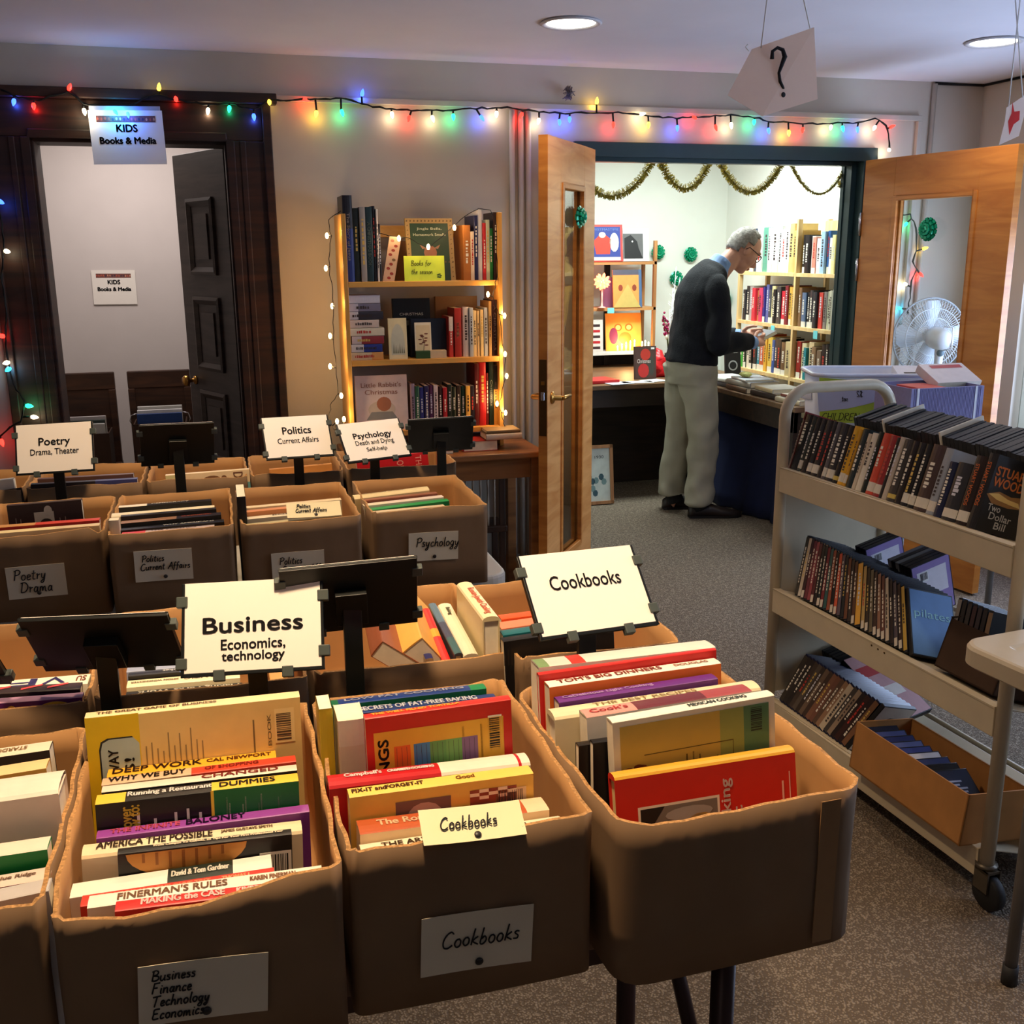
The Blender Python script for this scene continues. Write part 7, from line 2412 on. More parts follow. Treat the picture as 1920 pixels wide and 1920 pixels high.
# books on the top front shelf, spines facing the aisle
G = 'books on the top shelf of the cart'
sl, cl = math.sin(th), math.cos(th)
def crt(y, x, z, rotx=0.0):
    """matrix for a book leaning back on the sloping shelf, thickness growing towards the viewer"""
    M = CM @ MX.Translation((x, y, z)) @ MX.Rotation(rotx, 4, V((1, 0, 0))) @ frame((0, 0, 0), (0, -1, 0), (cl, 0, -sl), (sl, 0, cl))
    return M
TOP = [(1452, [(1, (150, 90, 80), (150, 40, 44))], .172, 'pinkish'), (1468, [(.86, (206, 190, 176), (150, 30, 34)), (1, (120, 24, 30), (120, 24, 30))], .178, 'white and dark red'), (1476, (30, 30, 30), .172, ''), (1489, (58, 62, 56), .17, 'L'), (1496, (36, 30, 28), .17, ''),
       (1505, (32, 30, 32), .17, 'L'), (1514, (40, 36, 38), .17, 'L'), (1526, (30, 26, 28), .17, ''), (1534, (92, 88, 92), .172, 'L'), (1541, (40, 36, 40), .17, 'L'), (1555, (26, 22, 24), .17, 'y'), (1564, (222, 166, 30), .172, 'L'), (1575, (206, 150, 40), .165, 'L'),
       (1580, (24, 40, 44), .17, ''), (1592, (206, 190, 166), .16, ''), (1598, (222, 212, 192), .165, ''), (1609, (24, 34, 28), .172, ''), (1617, (206, 74, 52), .172, 'L'), (1630, (150, 44, 44), .17, 'L'), (1643, (38, 34, 34), .168, ''), (1648, (190, 176, 160), .172, ''),
       (1656, (60, 56, 54), .17, 'y'), (1671, (36, 28, 28), .17, ''), (1682, (26, 24, 26), .17, 'L'), (1695, (30, 30, 32), .17, 'L'), (1706, (70, 52, 48), .174, 'L'), (1730, (150, 156, 166), .172, 'L'), (1744, (30, 36, 66), .142, ''), (1758, (40, 40, 44), .146, 'L'), (1785, (40, 26, 22), .172, 'L')]
rr = random.Random(41)
xs = [e[0] for e in TOP] + [1806]
for i, e in enumerate(TOP):
    v0 = 880 + (xs[i] - 1452) * .29
    v1 = 880 + (xs[i + 1] - 1452) * .29
    y0, y1 = onc(xs[i], v0, x=.0).y, onc(xs[i + 1], v1, x=.0).y
    y0 = min(y0, CL - .022)
    y1 = min(y1, CL - .03)
    if y0 - y1 < .006:
        y0 = y1 + .008
    T_ = (y0 - y1) * .96
    sg = e[1]
    c = sg[0][1] if isinstance(sg, list) else sg
    if not isinstance(sg, list):
        lab = (214, 206, 190) if e[3] != 'y' else (206, 180, 90)
        sg = [(.05, c, c), (.20 if e[3] == 'L' else .12, lab, c), (1, c, c)] if e[3] in ('L', 'y') else [(1, c, c)]
    book(crt(y0, .004, LZ[0] + .001, rad(-2)), e[2], .135, T_, sg, '%s book, %s from the left, front side of the cart top' % (cname(c), ORD[i]), G,
         title=[('STUART WOODS', (222, 120, 60), (.12, .72), .011)] if i == len(TOP) - 1 else None, spdeco=None if i == len(TOP) - 1 else marks(rr, c, T_, e[2]), hard=True)
# the audiobook whose cover shows at the end of the row
def d_two(b, T, L, H):
    R90 = MX.Rotation(-math.pi / 2, 4, 'Z')
    T = T @ R90
    w, h = H, L
    for s_, y, ww in (('STUART', .30, .80), ('WOODS', .16, .80)):
        put_text(b, s_, T @ MX.Translation((0, h * y, .0004)), w * ww, h * .12, cm((232, 130, 60)), bold=.0008)
    poly2(b, T, [(-w * .46, -h * .02), (-w * .2, h * .05), (w * .1, h * .02), (w * .44, h * .06), (w * .4, -h * .10), (w * .1, -h * .13), (-w * .3, -h * .12)], cm((150, 106, 56)), .0005)
    poly2(b, T, [(-w * .42, -h * .01), (-w * .2, h * .025), (w * .05, -h * .02), (w * .3, -h * .03), (w * .36, -h * .09), (w * .1, -h * .08), (-w * .2, -h * .06)], cm((222, 186, 110)), .0007)
    for s_, y, ww, dx in (('Two', -.17, .30, -.2), ('Dollar', -.275, .52, .0), ('Bill', -.385, .26, .05)):
        put_text(b, s_, T @ MX.Translation((w * dx, h * y, .0008)), w * ww, h * .09, cm((226, 222, 210)), bold=.0003)
yv = onc(1806, 982, x=.0).y
book(crt(yv, .004, LZ[0] + .001, rad(-2)), .185, .135, .028, [(1, (34, 32, 34), (30, 28, 28))], 'black audiobook Two Dollar Bill with its cover showing at the row end', G, deco=d_two, hard=True,
     title=[('STUART WOODS', (222, 120, 60), (.12, .7), .012)])
# black disc cases on the far side of the top shelf
G = 'black disc cases on top of the cart'
M_case = mat((22, 22, 25), .45, nz=.08)
def disc_case(M, label, group, h=.19, d=.135, t_=.0145, m=None, cover=None):
    t = thing('disc_case', label, 'disc case', group=group, M=M)
    b = MB().box(0, 0, 0, t_, d, h, m or M_case)
    b.build('case', t, bevel=.0015)
    if cover:
        b = MB()
        cover(b, t_, d, h)
        b.build('cover_insert', t)
    return t
proto = None
y = CL - .12
k = 0
xk = CW / 2 + .010
while y > .13:
    if k in (9, 24):
        M = CM @ MX.Translation((xk, y, LZ[0] - .018)) @ frame((0, 0, 0), (0, -1, 0), (.966, 0, .2588), (-.2588, 0, .966))
        disc_case(M, 'white disc case between black ones on the cart top, %s one' % ('farther' if k == 9 else 'nearer'), 'white disc cases on top of the cart', .20, .145, .006, mat((214, 204, 184), .4))
        y -= .008
    M = CM @ MX.Translation((xk + .003, y, LZ[0] - .022 + rr.uniform(0, .006))) @ frame((0, 0, 0), (0, -1, 0), (.966, 0, .2588), (-.2588, 0, .966))
    if proto is None:
        proto = disc_case(M, 'black disc case standing in the row on the far side of the cart top', G)
    else:
        o = proto.copy()
        COL.objects.link(o)
        o.matrix_world = M
        for ch in proto.children:
            c = ch.copy()
            COL.objects.link(c)
            c.parent = o
    y -= .0150
    k += 1
# thin cases leaning on the middle shelf
G = 'disc cases on the front of the middle shelf'
cols = [(60, 56, 50), (206, 190, 170), (60, 34, 40), (110, 50, 60), (150, 70, 80), (90, 40, 46), (40, 36, 38), (30, 40, 44), (120, 40, 50), (50, 90, 90), (150, 80, 60), (30, 28, 30), (206, 90, 60), (96, 84, 96), (30, 34, 40), (110, 70, 50),
        (60, 50, 46), (90, 60, 44), (226, 170, 70), (190, 160, 100), (60, 50, 40), (110, 100, 80), (70, 52, 46), (150, 110, 90), (110, 70, 60), (206, 190, 170), (50, 40, 40), (90, 80, 90), (60, 44, 40), (206, 170, 80)]
M_blu = mat((96, 130, 190), .25, nz=.1)
y = CL - .10
for i, c in enumerate(cols):
    t_ = .0150 if i not in (18,) else .024
    ang = -rad(12 + 24 * i / len(cols))
    def cov(b, tt, d, h, c=c):
        b.box(-.0002, -.0006, h * .03, tt + .0002, .0, h * .97, cm(c))
        Ts = MX.Translation((tt / 2, -.0008, h / 2)) @ frame((0, 0, 0), (0, 0, -1), (1, 0, 0), (0, -1, 0))
        marks(rr, c, tt, h)(b, Ts, h, tt)
        if rr.random() < .5:
            patch(b, Ts, h * .36, -tt * .45, h * .48, tt * .45, cm((214, 204, 190)), .0005)
    M = crt(y, .004, LZ[1] + .004, ang)
    disc_case(M, '%s disc case, %s from the left, front of the middle shelf' % (cname(c), ORD[i]), G, t_=t_, cover=cov, m=mat((30, 34, 44), .25))
    y -= t_ / math.cos(ang) + .0006
def cov2(b, tt, d, h):
    b.box(tt, .004, .004, tt + .0004, d - .004, h - .004, cm((96, 140, 196)))
    put_text(b, 'pilates', MX.Translation((tt + .0008, d / 2, h * .62)) @ frame((0, 0, 0), (0, 1, 0), (0, 0, 1), (1, 0, 0)), d * .8, .03, cm((150, 206, 214)))
disc_case(crt(y - .002, .004, LZ[1] + .004, -rad(37)), 'bright blue disc case with pale lettering ending the middle shelf row', G, cover=cov2)
# cases on the far side of the middle shelf
G = 'disc cases on the far side of the middle shelf'
rr2 = random.Random(3)
def cov3(b, tt, d, h):
    b.box(tt, .004, .004, tt + .0004, d - .004, h - .004, cm((150, 130, 190)))
    patch(b, MX.Translation((tt + .0006, d / 2, h * .5)) @ frame((0, 0, 0), (0, 1, 0), (0, 0, 1), (1, 0, 0)), -.05, -.02, .05, .06, cm((226, 222, 236)))
    barcode(b, MX.Translation((tt + .0008, d * .3, h * .75)) @ frame((0, 0, 0), (0, 1, 0), (0, 0, 1), (1, 0, 0)), .03, .03, rr2, cm((236, 236, 240)), cm((40, 40, 50)))
for i in range(9):
    y = .80 - i * .017 - (.10 if i > 2 else 0) - (.0 if i < 3 else .0)
    M = CM @ MX.Translation((CW / 2 + .016, y, LZ[1] + .0)) @ MX.Rotation(rad(0), 4, V((1, 0, 0))) @ frame((0, 0, 0), (0, -1, 0), (.966, 0, .2588), (-.2588, 0, .966))
    disc_case(M, '%s disc case behind the middle divider, %s from the far end' % ('blue edged' if i in (2, 8) else 'black', ORD[i]), G, h=.17, t_=.0145, cover=cov3 if i in (2, 8) else None, m=mat((30, 32, 40), .3) if i not in (3, 5) else mat((120, 124, 132), .35))
# open dark carton with discs near the end of the middle shelf
M_kd = mat((120, 84, 50), .8, nz=.1)
def tray(label, M, w, d, h, th_=.004, mo=None, cut=0.0):
    t = thing('cardboard_tray', label, 'box', M=M)
    mo = mo or M_kd
    b = MB()
    b.box(0, 0, 0, w, d, th_, mo)
    b.box(0, 0, 0, th_, d, h, mo).box(w - th_, 0, 0, w, d, h + cut, mo).box(0, 0, 0, w, th_, h, mo).box(0, d - th_, 0, w, d, h, mo)
    b.build('tray_walls', t)
    return t
M = CM @ MX.Translation((.02, .06, LZ[1] + .004)) @ MX.Rotation(th, 4, V((0, 1, 0)))
t = tray('dark open cardboard box of discs at the near end of the middle shelf', M, .16, .20, .13, mo=mat((64, 44, 30), .85, nz=.1))
b = MB()
b.add([(0, .20, .13), (.16, .20, .13), (.17, .13, .165), (.01, .13, .160), (0, .203, .133), (.16, .203, .133), (.17, .133, .168), (.01, .133, .163)], [(0, 1, 2, 3), (7, 6, 5, 4), (0, 4, 5, 1), (2, 6, 7, 3), (1, 5, 6, 2), (0, 3, 7, 4)], mat((40, 30, 24), .85))
b.build('flap', t)
for i in range(7):
    c = ((150, 146, 140), (40, 34, 34), (60, 56, 54), (70, 44, 46), (60, 52, 56), (40, 34, 36), (150, 120, 90))[i]
    def cov(b, tt, d, h, c=c):
        b.box(-.0002, -.0006, h * .03, tt + .0002, .0, h * .97, cm(c))
        if i < 2:
            b.box(-.0003, -.0009, h * .05, tt + .0003, -.0006, h * .25, cm((214, 206, 190)))
    Mc = CM @ MX.Translation((.026, .235 - i * .0175, LZ[1] + .010)) @ MX.Rotation(-rad(10), 4, V((1, 0, 0))) @ frame((0, 0, 0), (0, -1, 0), (cl, 0, -sl), (sl, 0, cl))
    disc_case(Mc, '%s spined disc in the dark open box, %s from the left' % (cname(c), ORD[i]), 'discs in the dark open box', h=.18, d=.125, t_=.013, cover=cov)
# leaning cases on the lowest shelf
G = 'disc cases on the lowest shelf of the cart'
cols = [(60, 54, 46), (50, 44, 40), (44, 38, 36), (70, 58, 50), (90, 80, 70), (60, 50, 44), (110, 90, 74), (70, 54, 46), (130, 90, 70), (120, 80, 64), (96, 74, 60), (150, 116, 90), (196, 180, 156), (70, 64, 60), (150, 130, 110), (40, 30, 30), (60, 34, 30), (44, 28, 28), (120, 84, 60)]
y = CL - .05
for i, c in enumerate(cols):
    t_ = .0165 if i != 12 else .022
    ang = rad(16 + 8 * i / len(cols))
    def cov(b, tt, d, h, c=c):
        b.box(-.0002, -.0006, h * .03, tt + .0002, .0, h * .97, cm(c))
        Ts = MX.Translation((tt / 2, -.0008, h / 2)) @ frame((0, 0, 0), (0, 0, -1), (1, 0, 0), (0, -1, 0))
        marks(rr, c, tt, h)(b, Ts, h, tt)
    disc_case(crt(y, .004, LZ[2] + .006, ang), '%s disc case, %s from the left, lowest cart shelf' % (cname(c), ORD[i]), G, t_=t_, h=.185, cover=cov, m=mat((26, 32, 60), .25))
    y -= t_ * 1.0 + .0012
def cov4(b, tt, d, h):
    b.box(tt, .003, .003, tt + .0004, d - .003, h - .003, cm((206, 202, 194)))
    poly2(b, MX.Translation((tt + .0006, d / 2, h * .5)) @ frame((0, 0, 0), (0, 1, 0), (0, 0, 1), (1, 0, 0)), blob(.0, -.02, .055, .07, 18), cm((30, 28, 30)))
disc_case(crt(y - .002, .004, LZ[2] + .006, rad(25)), 'white and black cover facing out at the end of the lowest row', G, h=.185, cover=cov4)
# case lying behind the lowest divider
M = CM @ MX.Translation((CW / 2 + .02, .60, LZ[2] + .02)) @ MX.Rotation(rad(-62), 4, V((1, 0, 0))) @ frame((0, 0, 0), (0, -1, 0), (.98, 0, .19), (-.19, 0, .98))
def cov5(b, tt, d, h):
    b.box(tt, .003, .003, tt + .0004, d - .003, h - .003, cm((206, 160, 160)))
    patch(b, MX.Translation((tt + .0006, d / 2, h * .4)) @ frame((0, 0, 0), (0, 1, 0), (0, 0, 1), (1, 0, 0)), -.03, -.02, .04, .02, cm((236, 226, 216)))
    patch(b, MX.Translation((tt + .0006, d / 2, h * .7)) @ frame((0, 0, 0), (0, 1, 0), (0, 0, 1), (1, 0, 0)), -.06, -.01, .06, .03, cm((190, 70, 70)))
disc_case(M, 'pinkish cased disc set lying behind the lowest divider of the cart', 'disc sets behind the lowest divider', h=.26, d=.14, t_=.02, cover=cov5)
for k in range(5):
    M = CM @ MX.Translation((CW / 2 + .016, .935 - k * .018, LZ[2] + .0)) @ frame((0, 0, 0), (0, -1, 0), (.966, 0, .2588), (-.2588, 0, .966))
    disc_case(M, 'black disc case behind the lowest divider of the cart, %s from the far end' % ORD[k], 'disc sets behind the lowest divider', h=.15)
# cardboard tray of discs sticking out of the lowest shelf
tl, tn = onc(1603, 1437, x=-.02), onc(1800, 1573, x=-.02)
M = CM @ MX.Translation((-.056, .035, LZ[2] + .003)) @ MX.Rotation(rad(6), 4, V((0, 1, 0)))
t = tray('tan cardboard tray of discs sticking out of the lowest cart shelf', M, .19, .43, .135, mo=mat((176, 122, 66), .8, nz=.08))
for k in range(9):
    c = ((40, 46, 70), (30, 30, 34), (56, 66, 110), (206, 206, 214), (60, 70, 130), (90, 100, 150), (44, 52, 100), (70, 80, 130), (36, 40, 60))[k]
    Mc = M @ MX.Translation((.012, .055 + k * .034, .046)) @ MX.Rotation(rad(-58), 4, V((1, 0, 0))) @ frame((0, 0, 0), (0, -1, 0), (1, 0, 0), (0, 0, 1))
    def cov(b, tt, d, h, c=c):
        b.box(tt, .004, .004, tt + .0004, d - .004, h - .004, cm(c, .2))
        lines_block(b, MX.Translation((tt + .0006, d / 2, h * .6)) @ frame((0, 0, 0), (0, 1, 0), (0, 0, 1), (1, 0, 0)), .07, .04, 4, cm((150, 160, 190)), rr)
    disc_case(Mc, '%s flat disc case in the tan tray, %s from the near end' % (cname(c), ORD[k]), 'discs in the tan tray', h=.125, d=.125, t_=.008, cover=cov, m=mat((30, 34, 44), .2))

# ------------------------------------------------------------------ beige folding table at the right edge
M_btab = mat((214, 198, 168), .45, nz=.03)
c0, c1, c2 = at(1802, 1203, Z=.735), at(1920, 1176, Z=.735), at(1920, 1268, Z=.735)
ex, ey = V((.994, .105, 0)), V((.105, -.994, 0))
t = thing('plastic_table', 'beige moulded plastic table corner at the right edge', 'table', M=frame((c0.x - .004, c0.y + .012, 0), ex, ey, (0, 0, 1)))
b = MB()
W_, D_ = .75, .60
pr = rounded(0, W_, 0, D_, .055, 8)
def ringp(ins, z):
    return [(min(max(p[0], ins), W_ - ins) if ins else p[0], min(max(p[1], ins), D_ - ins) if ins else p[1], z) for p in pr]
def rr_loop(i, z):
    return [(p[0], p[1], z) for p in rounded(i, W_ - i, i, D_ - i, max(.015, .055 - i * .6), 8)]
L_ = [rr_loop(.01, .685), rr_loop(0, .692), rr_loop(0, .726), rr_loop(.004, .733), rr_loop(.010, .735), rr_loop(.07, .735), rr_loop(.078, .731)]
n_ = len(L_[0])
vs = [p for l in L_ for p in l]
fs = [(i * n_ + k, i * n_ + (k + 1) % n_, (i + 1) * n_ + (k + 1) % n_, (i + 1) * n_ + k) for i in range(len(L_) - 1) for k in range(n_)]
fs += [tuple(range(n_ - 1, -1, -1)), tuple((len(L_) - 1) * n_ + k for k in range(n_))]
b.add(vs, fs, M_btab)
b.build('table_top', t)
M_gl = mat((120, 118, 116), .4, .4)
for lx, ly in ((.055, .19), (.055, .47), (.69, .19), (.69, .47)):
    lg = MB().tube([(lx, ly, .69), (lx, ly, .03)], .0135, M_gl, 12).build('leg', t)
    MB().lathe([(0, 0), (.017, 0), (.0165, .045), (0, .045)], M_rub, 12, (lx, ly, 0)).build('rubber_foot', lg)
# ------------------------------------------------------------------ table with tub and box beyond the cart
t = thing('folding_table', 'folding table behind the cart holding a clear tub and a box', 'table', (2.50, 3.10, 0))
MB().box(-.42, -.33, .705, .50, .33, .74, M_ttop).build('table_top', t, bevel=.006)
for x in (-.36, .44):
    for y in (-.24, .24):
        MB().tube([(x, y, .71), (x, y, 0)], .013, M_gl, 10).build('leg', t)
M_tub = clear_plastic_mat()
M_tubr = mat((226, 232, 246), .35, nz=.02)
yaw = rad(-20)
tdx, tdy = V((math.cos(yaw), math.sin(yaw), 0)), V((-math.sin(yaw), math.cos(yaw), 0))
fl0 = at(1532, 704, Z=1.135)
TW, TD = .42, .25
tc_ = fl0 + tdx * (TW / 2) + tdy * (TD / 2)
t = thing('storage_tub', 'clear plastic storage tub with lime and white papers on its front', 'tub', (tc_.x, tc_.y, .7405), yaw)
TM = frame((tc_.x, tc_.y, .7405), tdx, tdy, (0, 0, 1))
TI = TM.inverted()
hw, hd = TW / 2, TD / 2
b = MB()
def lp(k, z, o=.0):
    return [(p[0], p[1], z) for p in rounded(-hw + k + o, hw - k - o, -hd + k + o, hd - k - o, .04, 5)]
zz = 1.135 - .7405
L_ = [lp(.02, .0), lp(.0, zz), lp(.0, zz, .004), lp(.02, .006, .004)]
n_ = len(L_[0])
vs = [p for l in L_ for p in l]
b.add(vs, [(i * n_ + k, i * n_ + (k + 1) % n_, (i + 1) * n_ + (k + 1) % n_, (i + 1) * n_ + k) for i in range(3) for k in range(n_)] + [tuple(range(n_ - 1, -1, -1)), tuple(3 * n_ + k for k in range(n_))], M_tub, True)
b.build('tub_walls', t)
b = MB()
rim = [(p[0], p[1], zz) for p in rounded(-hw - .008, hw + .008, -hd - .008, hd + .008, .05, 6)]
b.tube(rim, .0075, M_tubr, 8, closed=True)
b.build('rim', t)
def fr(u, v, off):
    """tub-local point on its front face"""
    d = at(u, v, Y=6.0) - CAM
    p0 = TM @ V((0, -hd - .004 - off, 0))
    k = (p0 - CAM).dot(tdy) / d.dot(tdy)
    return TI @ (CAM + d * k)
M_lime = mat((196, 220, 70), .7)
def slab(uv, off, m):
    n_ = len(uv)
    b = MB()
    b.add([fr(u, v, off) for u, v in uv] + [fr(u, v, off + .0008) for u, v in uv], [tuple(range(n_ - 1, -1, -1)), tuple(range(n_, 2 * n_))] + [(i, n_ + i, n_ + (i + 1) % n_, (i + 1) % n_) for i in range(n_)], m)
    return b
slab([(1536, 708), (1690, 720), (1692, 792), (1537, 794)], 0, M_lime).build('lime_paper', t)
slab([(1532, 722), (1580, 723), (1640, 726), (1646, 752), (1625, 758), (1590, 766), (1535, 772)], .002, mat((206, 210, 232), .7, nz=.03)).build('white_paper', t)
for uv, off, tx_, h_, mir in (((1540, 788), .0014, 'CHILDREN', .026, 1), ((1652, 752), .0014, 'nd B', .024, 1), ((1618, 744), .0036, '$2', .020, -1), ((1590, 752), .0036, 'set', .017, -1)):
    b = MB()
    hand(b, [tx_], frame(fr(uv[0], uv[1], off), (mir, 0, 0), (0, 0, 1), (0, -1, 0)), h_, M_ink, 1.2, .0011)
    b.build('handwriting', t)
# cassette books lying in the tub
book(TM @ MX.Translation((.10, -.05, 1.072 - .74)) @ MX.Rotation(rad(16), 4, 'X') @ frame((0, 0, 0), (0, 0, 1), (1, 0, 0), (0, 1, 0)), .16, .22, .03, [(1, (226, 224, 226), (214, 214, 220))], 'white book with black print leaning in the clear tub', 'books in the tub and lavender box',
     deco=lambda b, T, L, H: lines_block(b, T @ MX.Rotation(-math.pi / 2, 4, 'Z'), .17, .05, 2, prt((40, 40, 44)), rb_))
book(TM @ MX.Translation((-.21, -.05, 1.04 - .74)) @ MX.Rotation(rad(-6), 4, 'X') @ frame((0, 0, 0), (0, 0, 1), (1, 0, 0), (0, 1, 0)), .18, .22, .03, [(1, (206, 214, 236), (196, 206, 230))], 'pale blue book lying in the clear tub', 'books in the tub and lavender box')
# cardboard file box, its lavender is window shade put into the colour
a, e = at(1710, 728, Y=2.80), at(1846, 722, Y=2.80)
bh = (at(1775, 726, Y=2.80).z) - .742
M_lav_shade = mat((150, 146, 190), .7, nz=.05, sc=90)
M_edge = mat((236, 236, 244), .6)
t = thing('storage_box', 'ribbed cardboard box in painted lavender window shade, white edge strips, behind the cart', 'box', ((a.x + e.x) / 2, 2.895, .7415))
hw = (e.x - a.x) / 2
b = MB()
b.box(-hw, -.095, 0, hw, -.091, bh, M_lav_shade).box(-hw, .091, 0, hw, .095, bh, M_lav_shade).box(-hw, -.091, 0, -hw + .004, .091, bh, M_lav_shade).box(hw - .004, -.091, 0, hw, .091, bh, M_lav_shade).box(-hw, -.091, 0, hw, .091, .004, M_lav_shade)
for k in range(46):
    x = -hw + .012 + k * (hw * 2 - .024) / 45
    b.tube([(x, -.0955, .004), (x, -.0955, bh - .002)], .0012, M_lav_shade, 4)
b.build('box_walls', t)
b = MB()
b.box(hw - .034, -.0975, 0, hw - .026, -.095, bh, M_edge)
b.build('edge_strip', t)
b = MB()
b.box(-hw + .020, -.0975, 0, -hw + .028, -.095, bh, M_edge)
b.build('edge_strip', t)
book(MX.Translation((t.location.x + .02, 2.89, bh + .742 - .024)) @ MX.Rotation(rad(24), 4, 'X') @ frame((0, 0, 0), (0, 0, 1), (1, 0, 0), (0, 1, 0)), .12, .17, .03, [(1, (236, 226, 222), (230, 216, 210))], 'white and red book leaning on top of the lavender box', 'books in the tub and lavender box',
     deco=lambda b, T, L, H: patch(b, T @ MX.Rotation(-math.pi / 2, 4, 'Z'), -.05, .03, .07, .05, prt((190, 70, 80))))
book(MX.Translation((t.location.x - .08, 2.815, bh + .742 - .035)) @ frame((0, 0, 0), (0, 0, 1), (1, 0, 0), (0, 1, 0)), .14, .10, .03, [(1, (226, 90, 80), (226, 96, 86))], 'coral red book lying in the lavender box', 'books in the tub and lavender box')
book(MX.Translation((t.location.x + .03, 2.812, bh + .742 - .05)) @ frame((0, 0, 0), (0, 0, 1), (1, 0, 0), (0, 1, 0)), .15, .09, .03, [(1, (120, 116, 130), (70, 66, 72))], 'dark grey book lying in the lavender box', 'books in the tub and lavender box')

# ------------------------------------------------------------------ white pedestal fan seen through the right door's glass
M_fan = mat((226, 230, 234), .35, nz=.02)
FY = 4.44
fc = at(1742, 630, Y=FY)
fn = V((.16, .98, .06)).normalized()
t = thing('pedestal_fan', "white pedestal fan in the corner, seen through the right door's glass", 'fan', (fc.x, FY - .1, 0))
FO = V((fc.x, FY - .1, 0))
sx_ = fn.cross(V((0, 0, 1))).normalized()
sz_ = sx_.cross(fn)
TF = frame(fc - FO, sx_, sz_, -fn)     # local z points back to the motor
R_ = .185
for nm, zs in (('rear_grille', 1), ('front_grille', -1)):
    b = MB()
    b.T = TF
    for k in range(72):
        a = 2 * math.pi * k / 72
        P = []
        for f in (.22, .45, .7, .9, 1.0):
            P.append((R_ * f * math.cos(a + .25 * (1 - f)), R_ * f * math.sin(a + .25 * (1 - f)), zs * .055 * (1 - f ** 2.6) ** .7))
        b.tube(P, .0013, M_fan, 4)
    for f in (.22, .5, .75, 1.0):
        b.tube([(R_ * f * math.cos(2 * math.pi * k / 40), R_ * f * math.sin(2 * math.pi * k / 40), zs * .055 * (1 - f ** 2.6) ** .7) for k in range(40)], .0022 if f < 1 else .005, M_fan, 5, closed=True)
    b.build(nm, t)
b = MB()
b.T = TF
b.lathe([(0, .05), (.042, .05), (.052, .058), (.055, .10), (.05, .14), (.038, .165), (0, .17)], M_fan, 20)
b.tube([(.0, -.03, .09), (.01, .06, .12), (.03, .06, .16), (.03, -.04, .17), (.0, -.05, .14)], .004, M_fan, 6)
b.build('motor_housing', t)
b = MB()
b.T = TF
for k in range(4):
    a = k * math.pi / 2
    vs = []
    for f, w, z0, z1 in ((.18, .03, -.012, .012), (.5, .075, -.02, .018), (.8, .09, -.02, .016), (.93, .06, -.012, .01)):
        for s, zz_ in ((-1, z0), (1, z1)):
            for dz in (-.001, .001):
                vs.append((R_ * f * math.cos(a) - s * w * math.sin(a) * .6, R_ * f * math.sin(a) + s * w * math.cos(a) * .6, zz_ + dz))
    for i in range(3):
        o_ = i * 4
        b.add([vs[j] for j in range(o_, o_ + 8)], [(0, 2, 6, 4), (1, 5, 7, 3), (0, 4, 5, 1), (2, 3, 7, 6)], mat((228, 232, 238), .3), True)
b.lathe([(0, -.02), (.03, -.018), (.034, .0), (.03, .03), (0, .03)], M_fan, 16)
b.build('blades', t)
mp_ = TF @ V((0, 0, .11))
b = MB()
b.tube([mp_ + V((0, 0, -.04)), V((mp_.x, mp_.y, mp_.z - .12)), V((mp_.x, mp_.y, .03))], [.022, .019, .016], M_fan, 12)
b.build('pole', t)
b = MB()
b.lathe([(0, 0), (.17, 0), (.18, .008), (.16, .02), (.03, .04), (.02, .06), (0, .06)], M_fan, 24, (mp_.x, mp_.y, 0))
b.build('base', t)
b = MB()
b.ball(mp_ + V((-.005, -.015, -.065)), .018, mat((90, 110, 120), .4), 10, 8)
b.build('tilt_knob', t)

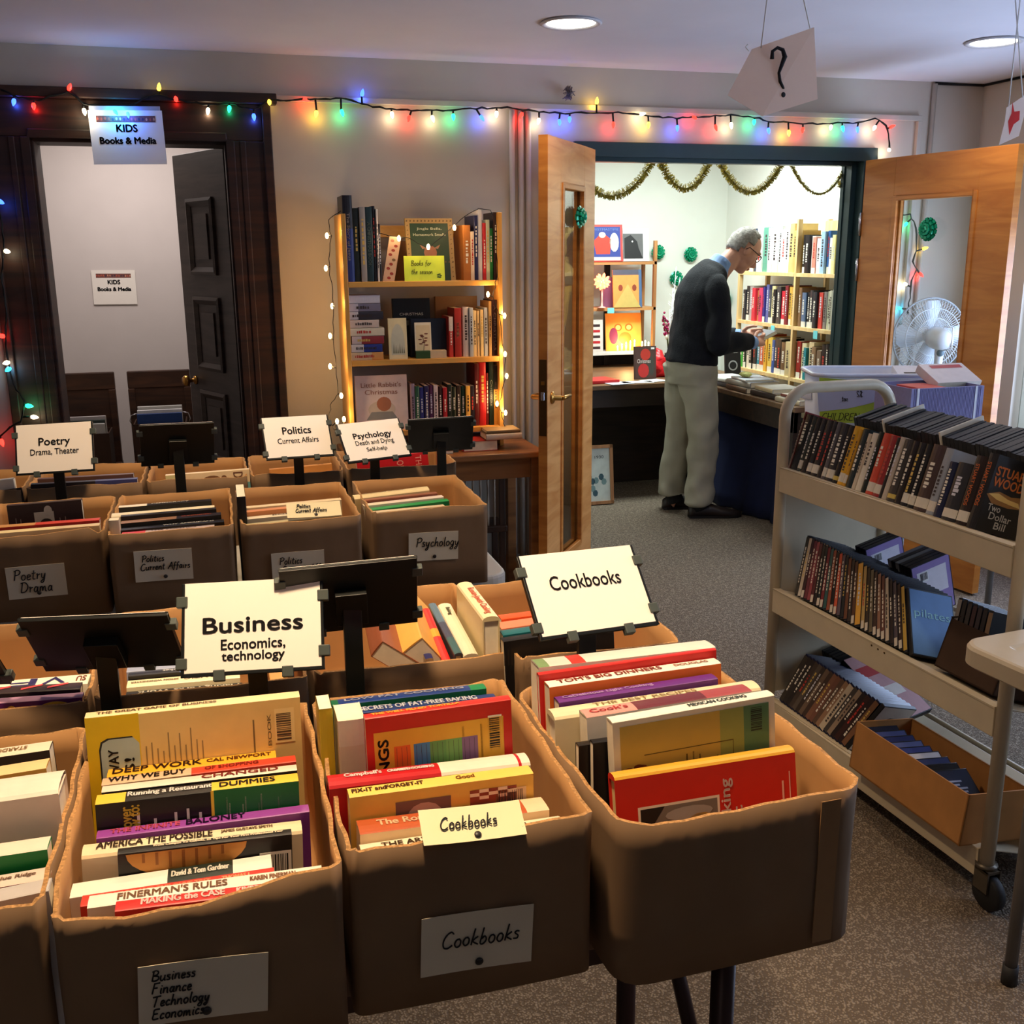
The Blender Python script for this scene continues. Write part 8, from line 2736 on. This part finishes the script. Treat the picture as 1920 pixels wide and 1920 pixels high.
# ------------------------------------------------------------------ wooden chairs with book bins in the small room
M_cw = wood((46, 26, 16), (82, 50, 30), (9, 1, 1), .5, 6)
for k, (x0, x1, lb) in enumerate(((-.845, -.55, 'left brown wooden chair with a bin of books in the small room'), (-.485, -.156, 'right brown wooden chair with a bin of books in the small room'))):
    cx, hw = (x0 + x1) / 2, (x1 - x0) / 2
    t = thing('wooden_chair', lb, 'chair', (cx, 5.95, 0))
    MB().box(-hw, -.16, .40, hw, .16, .44, M_cw).build('seat', t, bevel=.004)
    MB().box(-hw, .10, .84, hw, .13, .935, M_cw).build('top_rail', t, bevel=.006)
    MB().box(-hw + .03, .105, .46, hw - .03, .125, .84, M_cw).build('back_panel', t, bevel=.002)
    for sx in (-hw, hw - .035):
        MB().box(sx, .095, 0, sx + .035, .135, .84, M_cw).build('leg', t, bevel=.003)
        MB().box(sx, -.16, 0, sx + .035, -.12, .40, M_cw).build('leg', t, bevel=.003)
    # bin of books on the seat
    zt = .70 if k == 0 else .74
    M_bin = mat((60, 38, 24), .7, nz=.1)
    bt = thing('book_bin', 'brown bin of books on the %s wooden chair' % ('left' if k == 0 else 'right'), 'bin', (cx, 5.92, .4405))
    b = MB()
    bw = hw - .03
    h = zt - .4405 - .06
    b.box(-bw, -.12, 0, bw, .09, .005, M_bin).box(-bw, -.12, 0, bw, -.114, h, M_bin).box(-bw, .084, 0, bw, .09, h, M_bin).box(-bw, -.114, 0, -bw + .006, .084, h, M_bin).box(bw - .006, -.114, 0, bw, .084, h, M_bin)
    b.build('bin_walls', bt)
    if k == 1:
        for s in (-1, 1):
            MB().tube([(s * (bw + .004), -.06, h - .02), (s * (bw + .02), -.06, h + .01), (s * (bw + .012), -.06, h + .04), (s * (bw - .02), -.06, h + .05)], .003, M_chrome, 6).build('wire_handle', bt)
        b = MB()
        patch(b, MX.Translation((-.01, -.1205, h - .07)) @ frame((0, 0, 0), (1, 0, 0), (0, 0, 1), (0, -1, 0)), -.05, -.03, .05, .03, M_card)
        b.build('label_card', bt)
    for j in range(3):
        cs = (((190, 190, 186), (60, 70, 66), (196, 190, 190)), ((40, 70, 130), (226, 226, 226), (214, 214, 210)))[k][j]
        yy = 5.92 - .10 + j * .045
        M = frame((cx - bw + .02, yy + .022, zt + j * .014 - .01), (0, -1, 0), (0, 0, -1), (1, 0, 0))
        book(M, bw * 2 - .04, zt - .46, .02, [(1, cs, cs)], '%s book in the bin on the %s chair, %s from the front' % (cname(cs), ('left', 'right')[k], ORD[j]), 'books in the small room bins', standing=False)
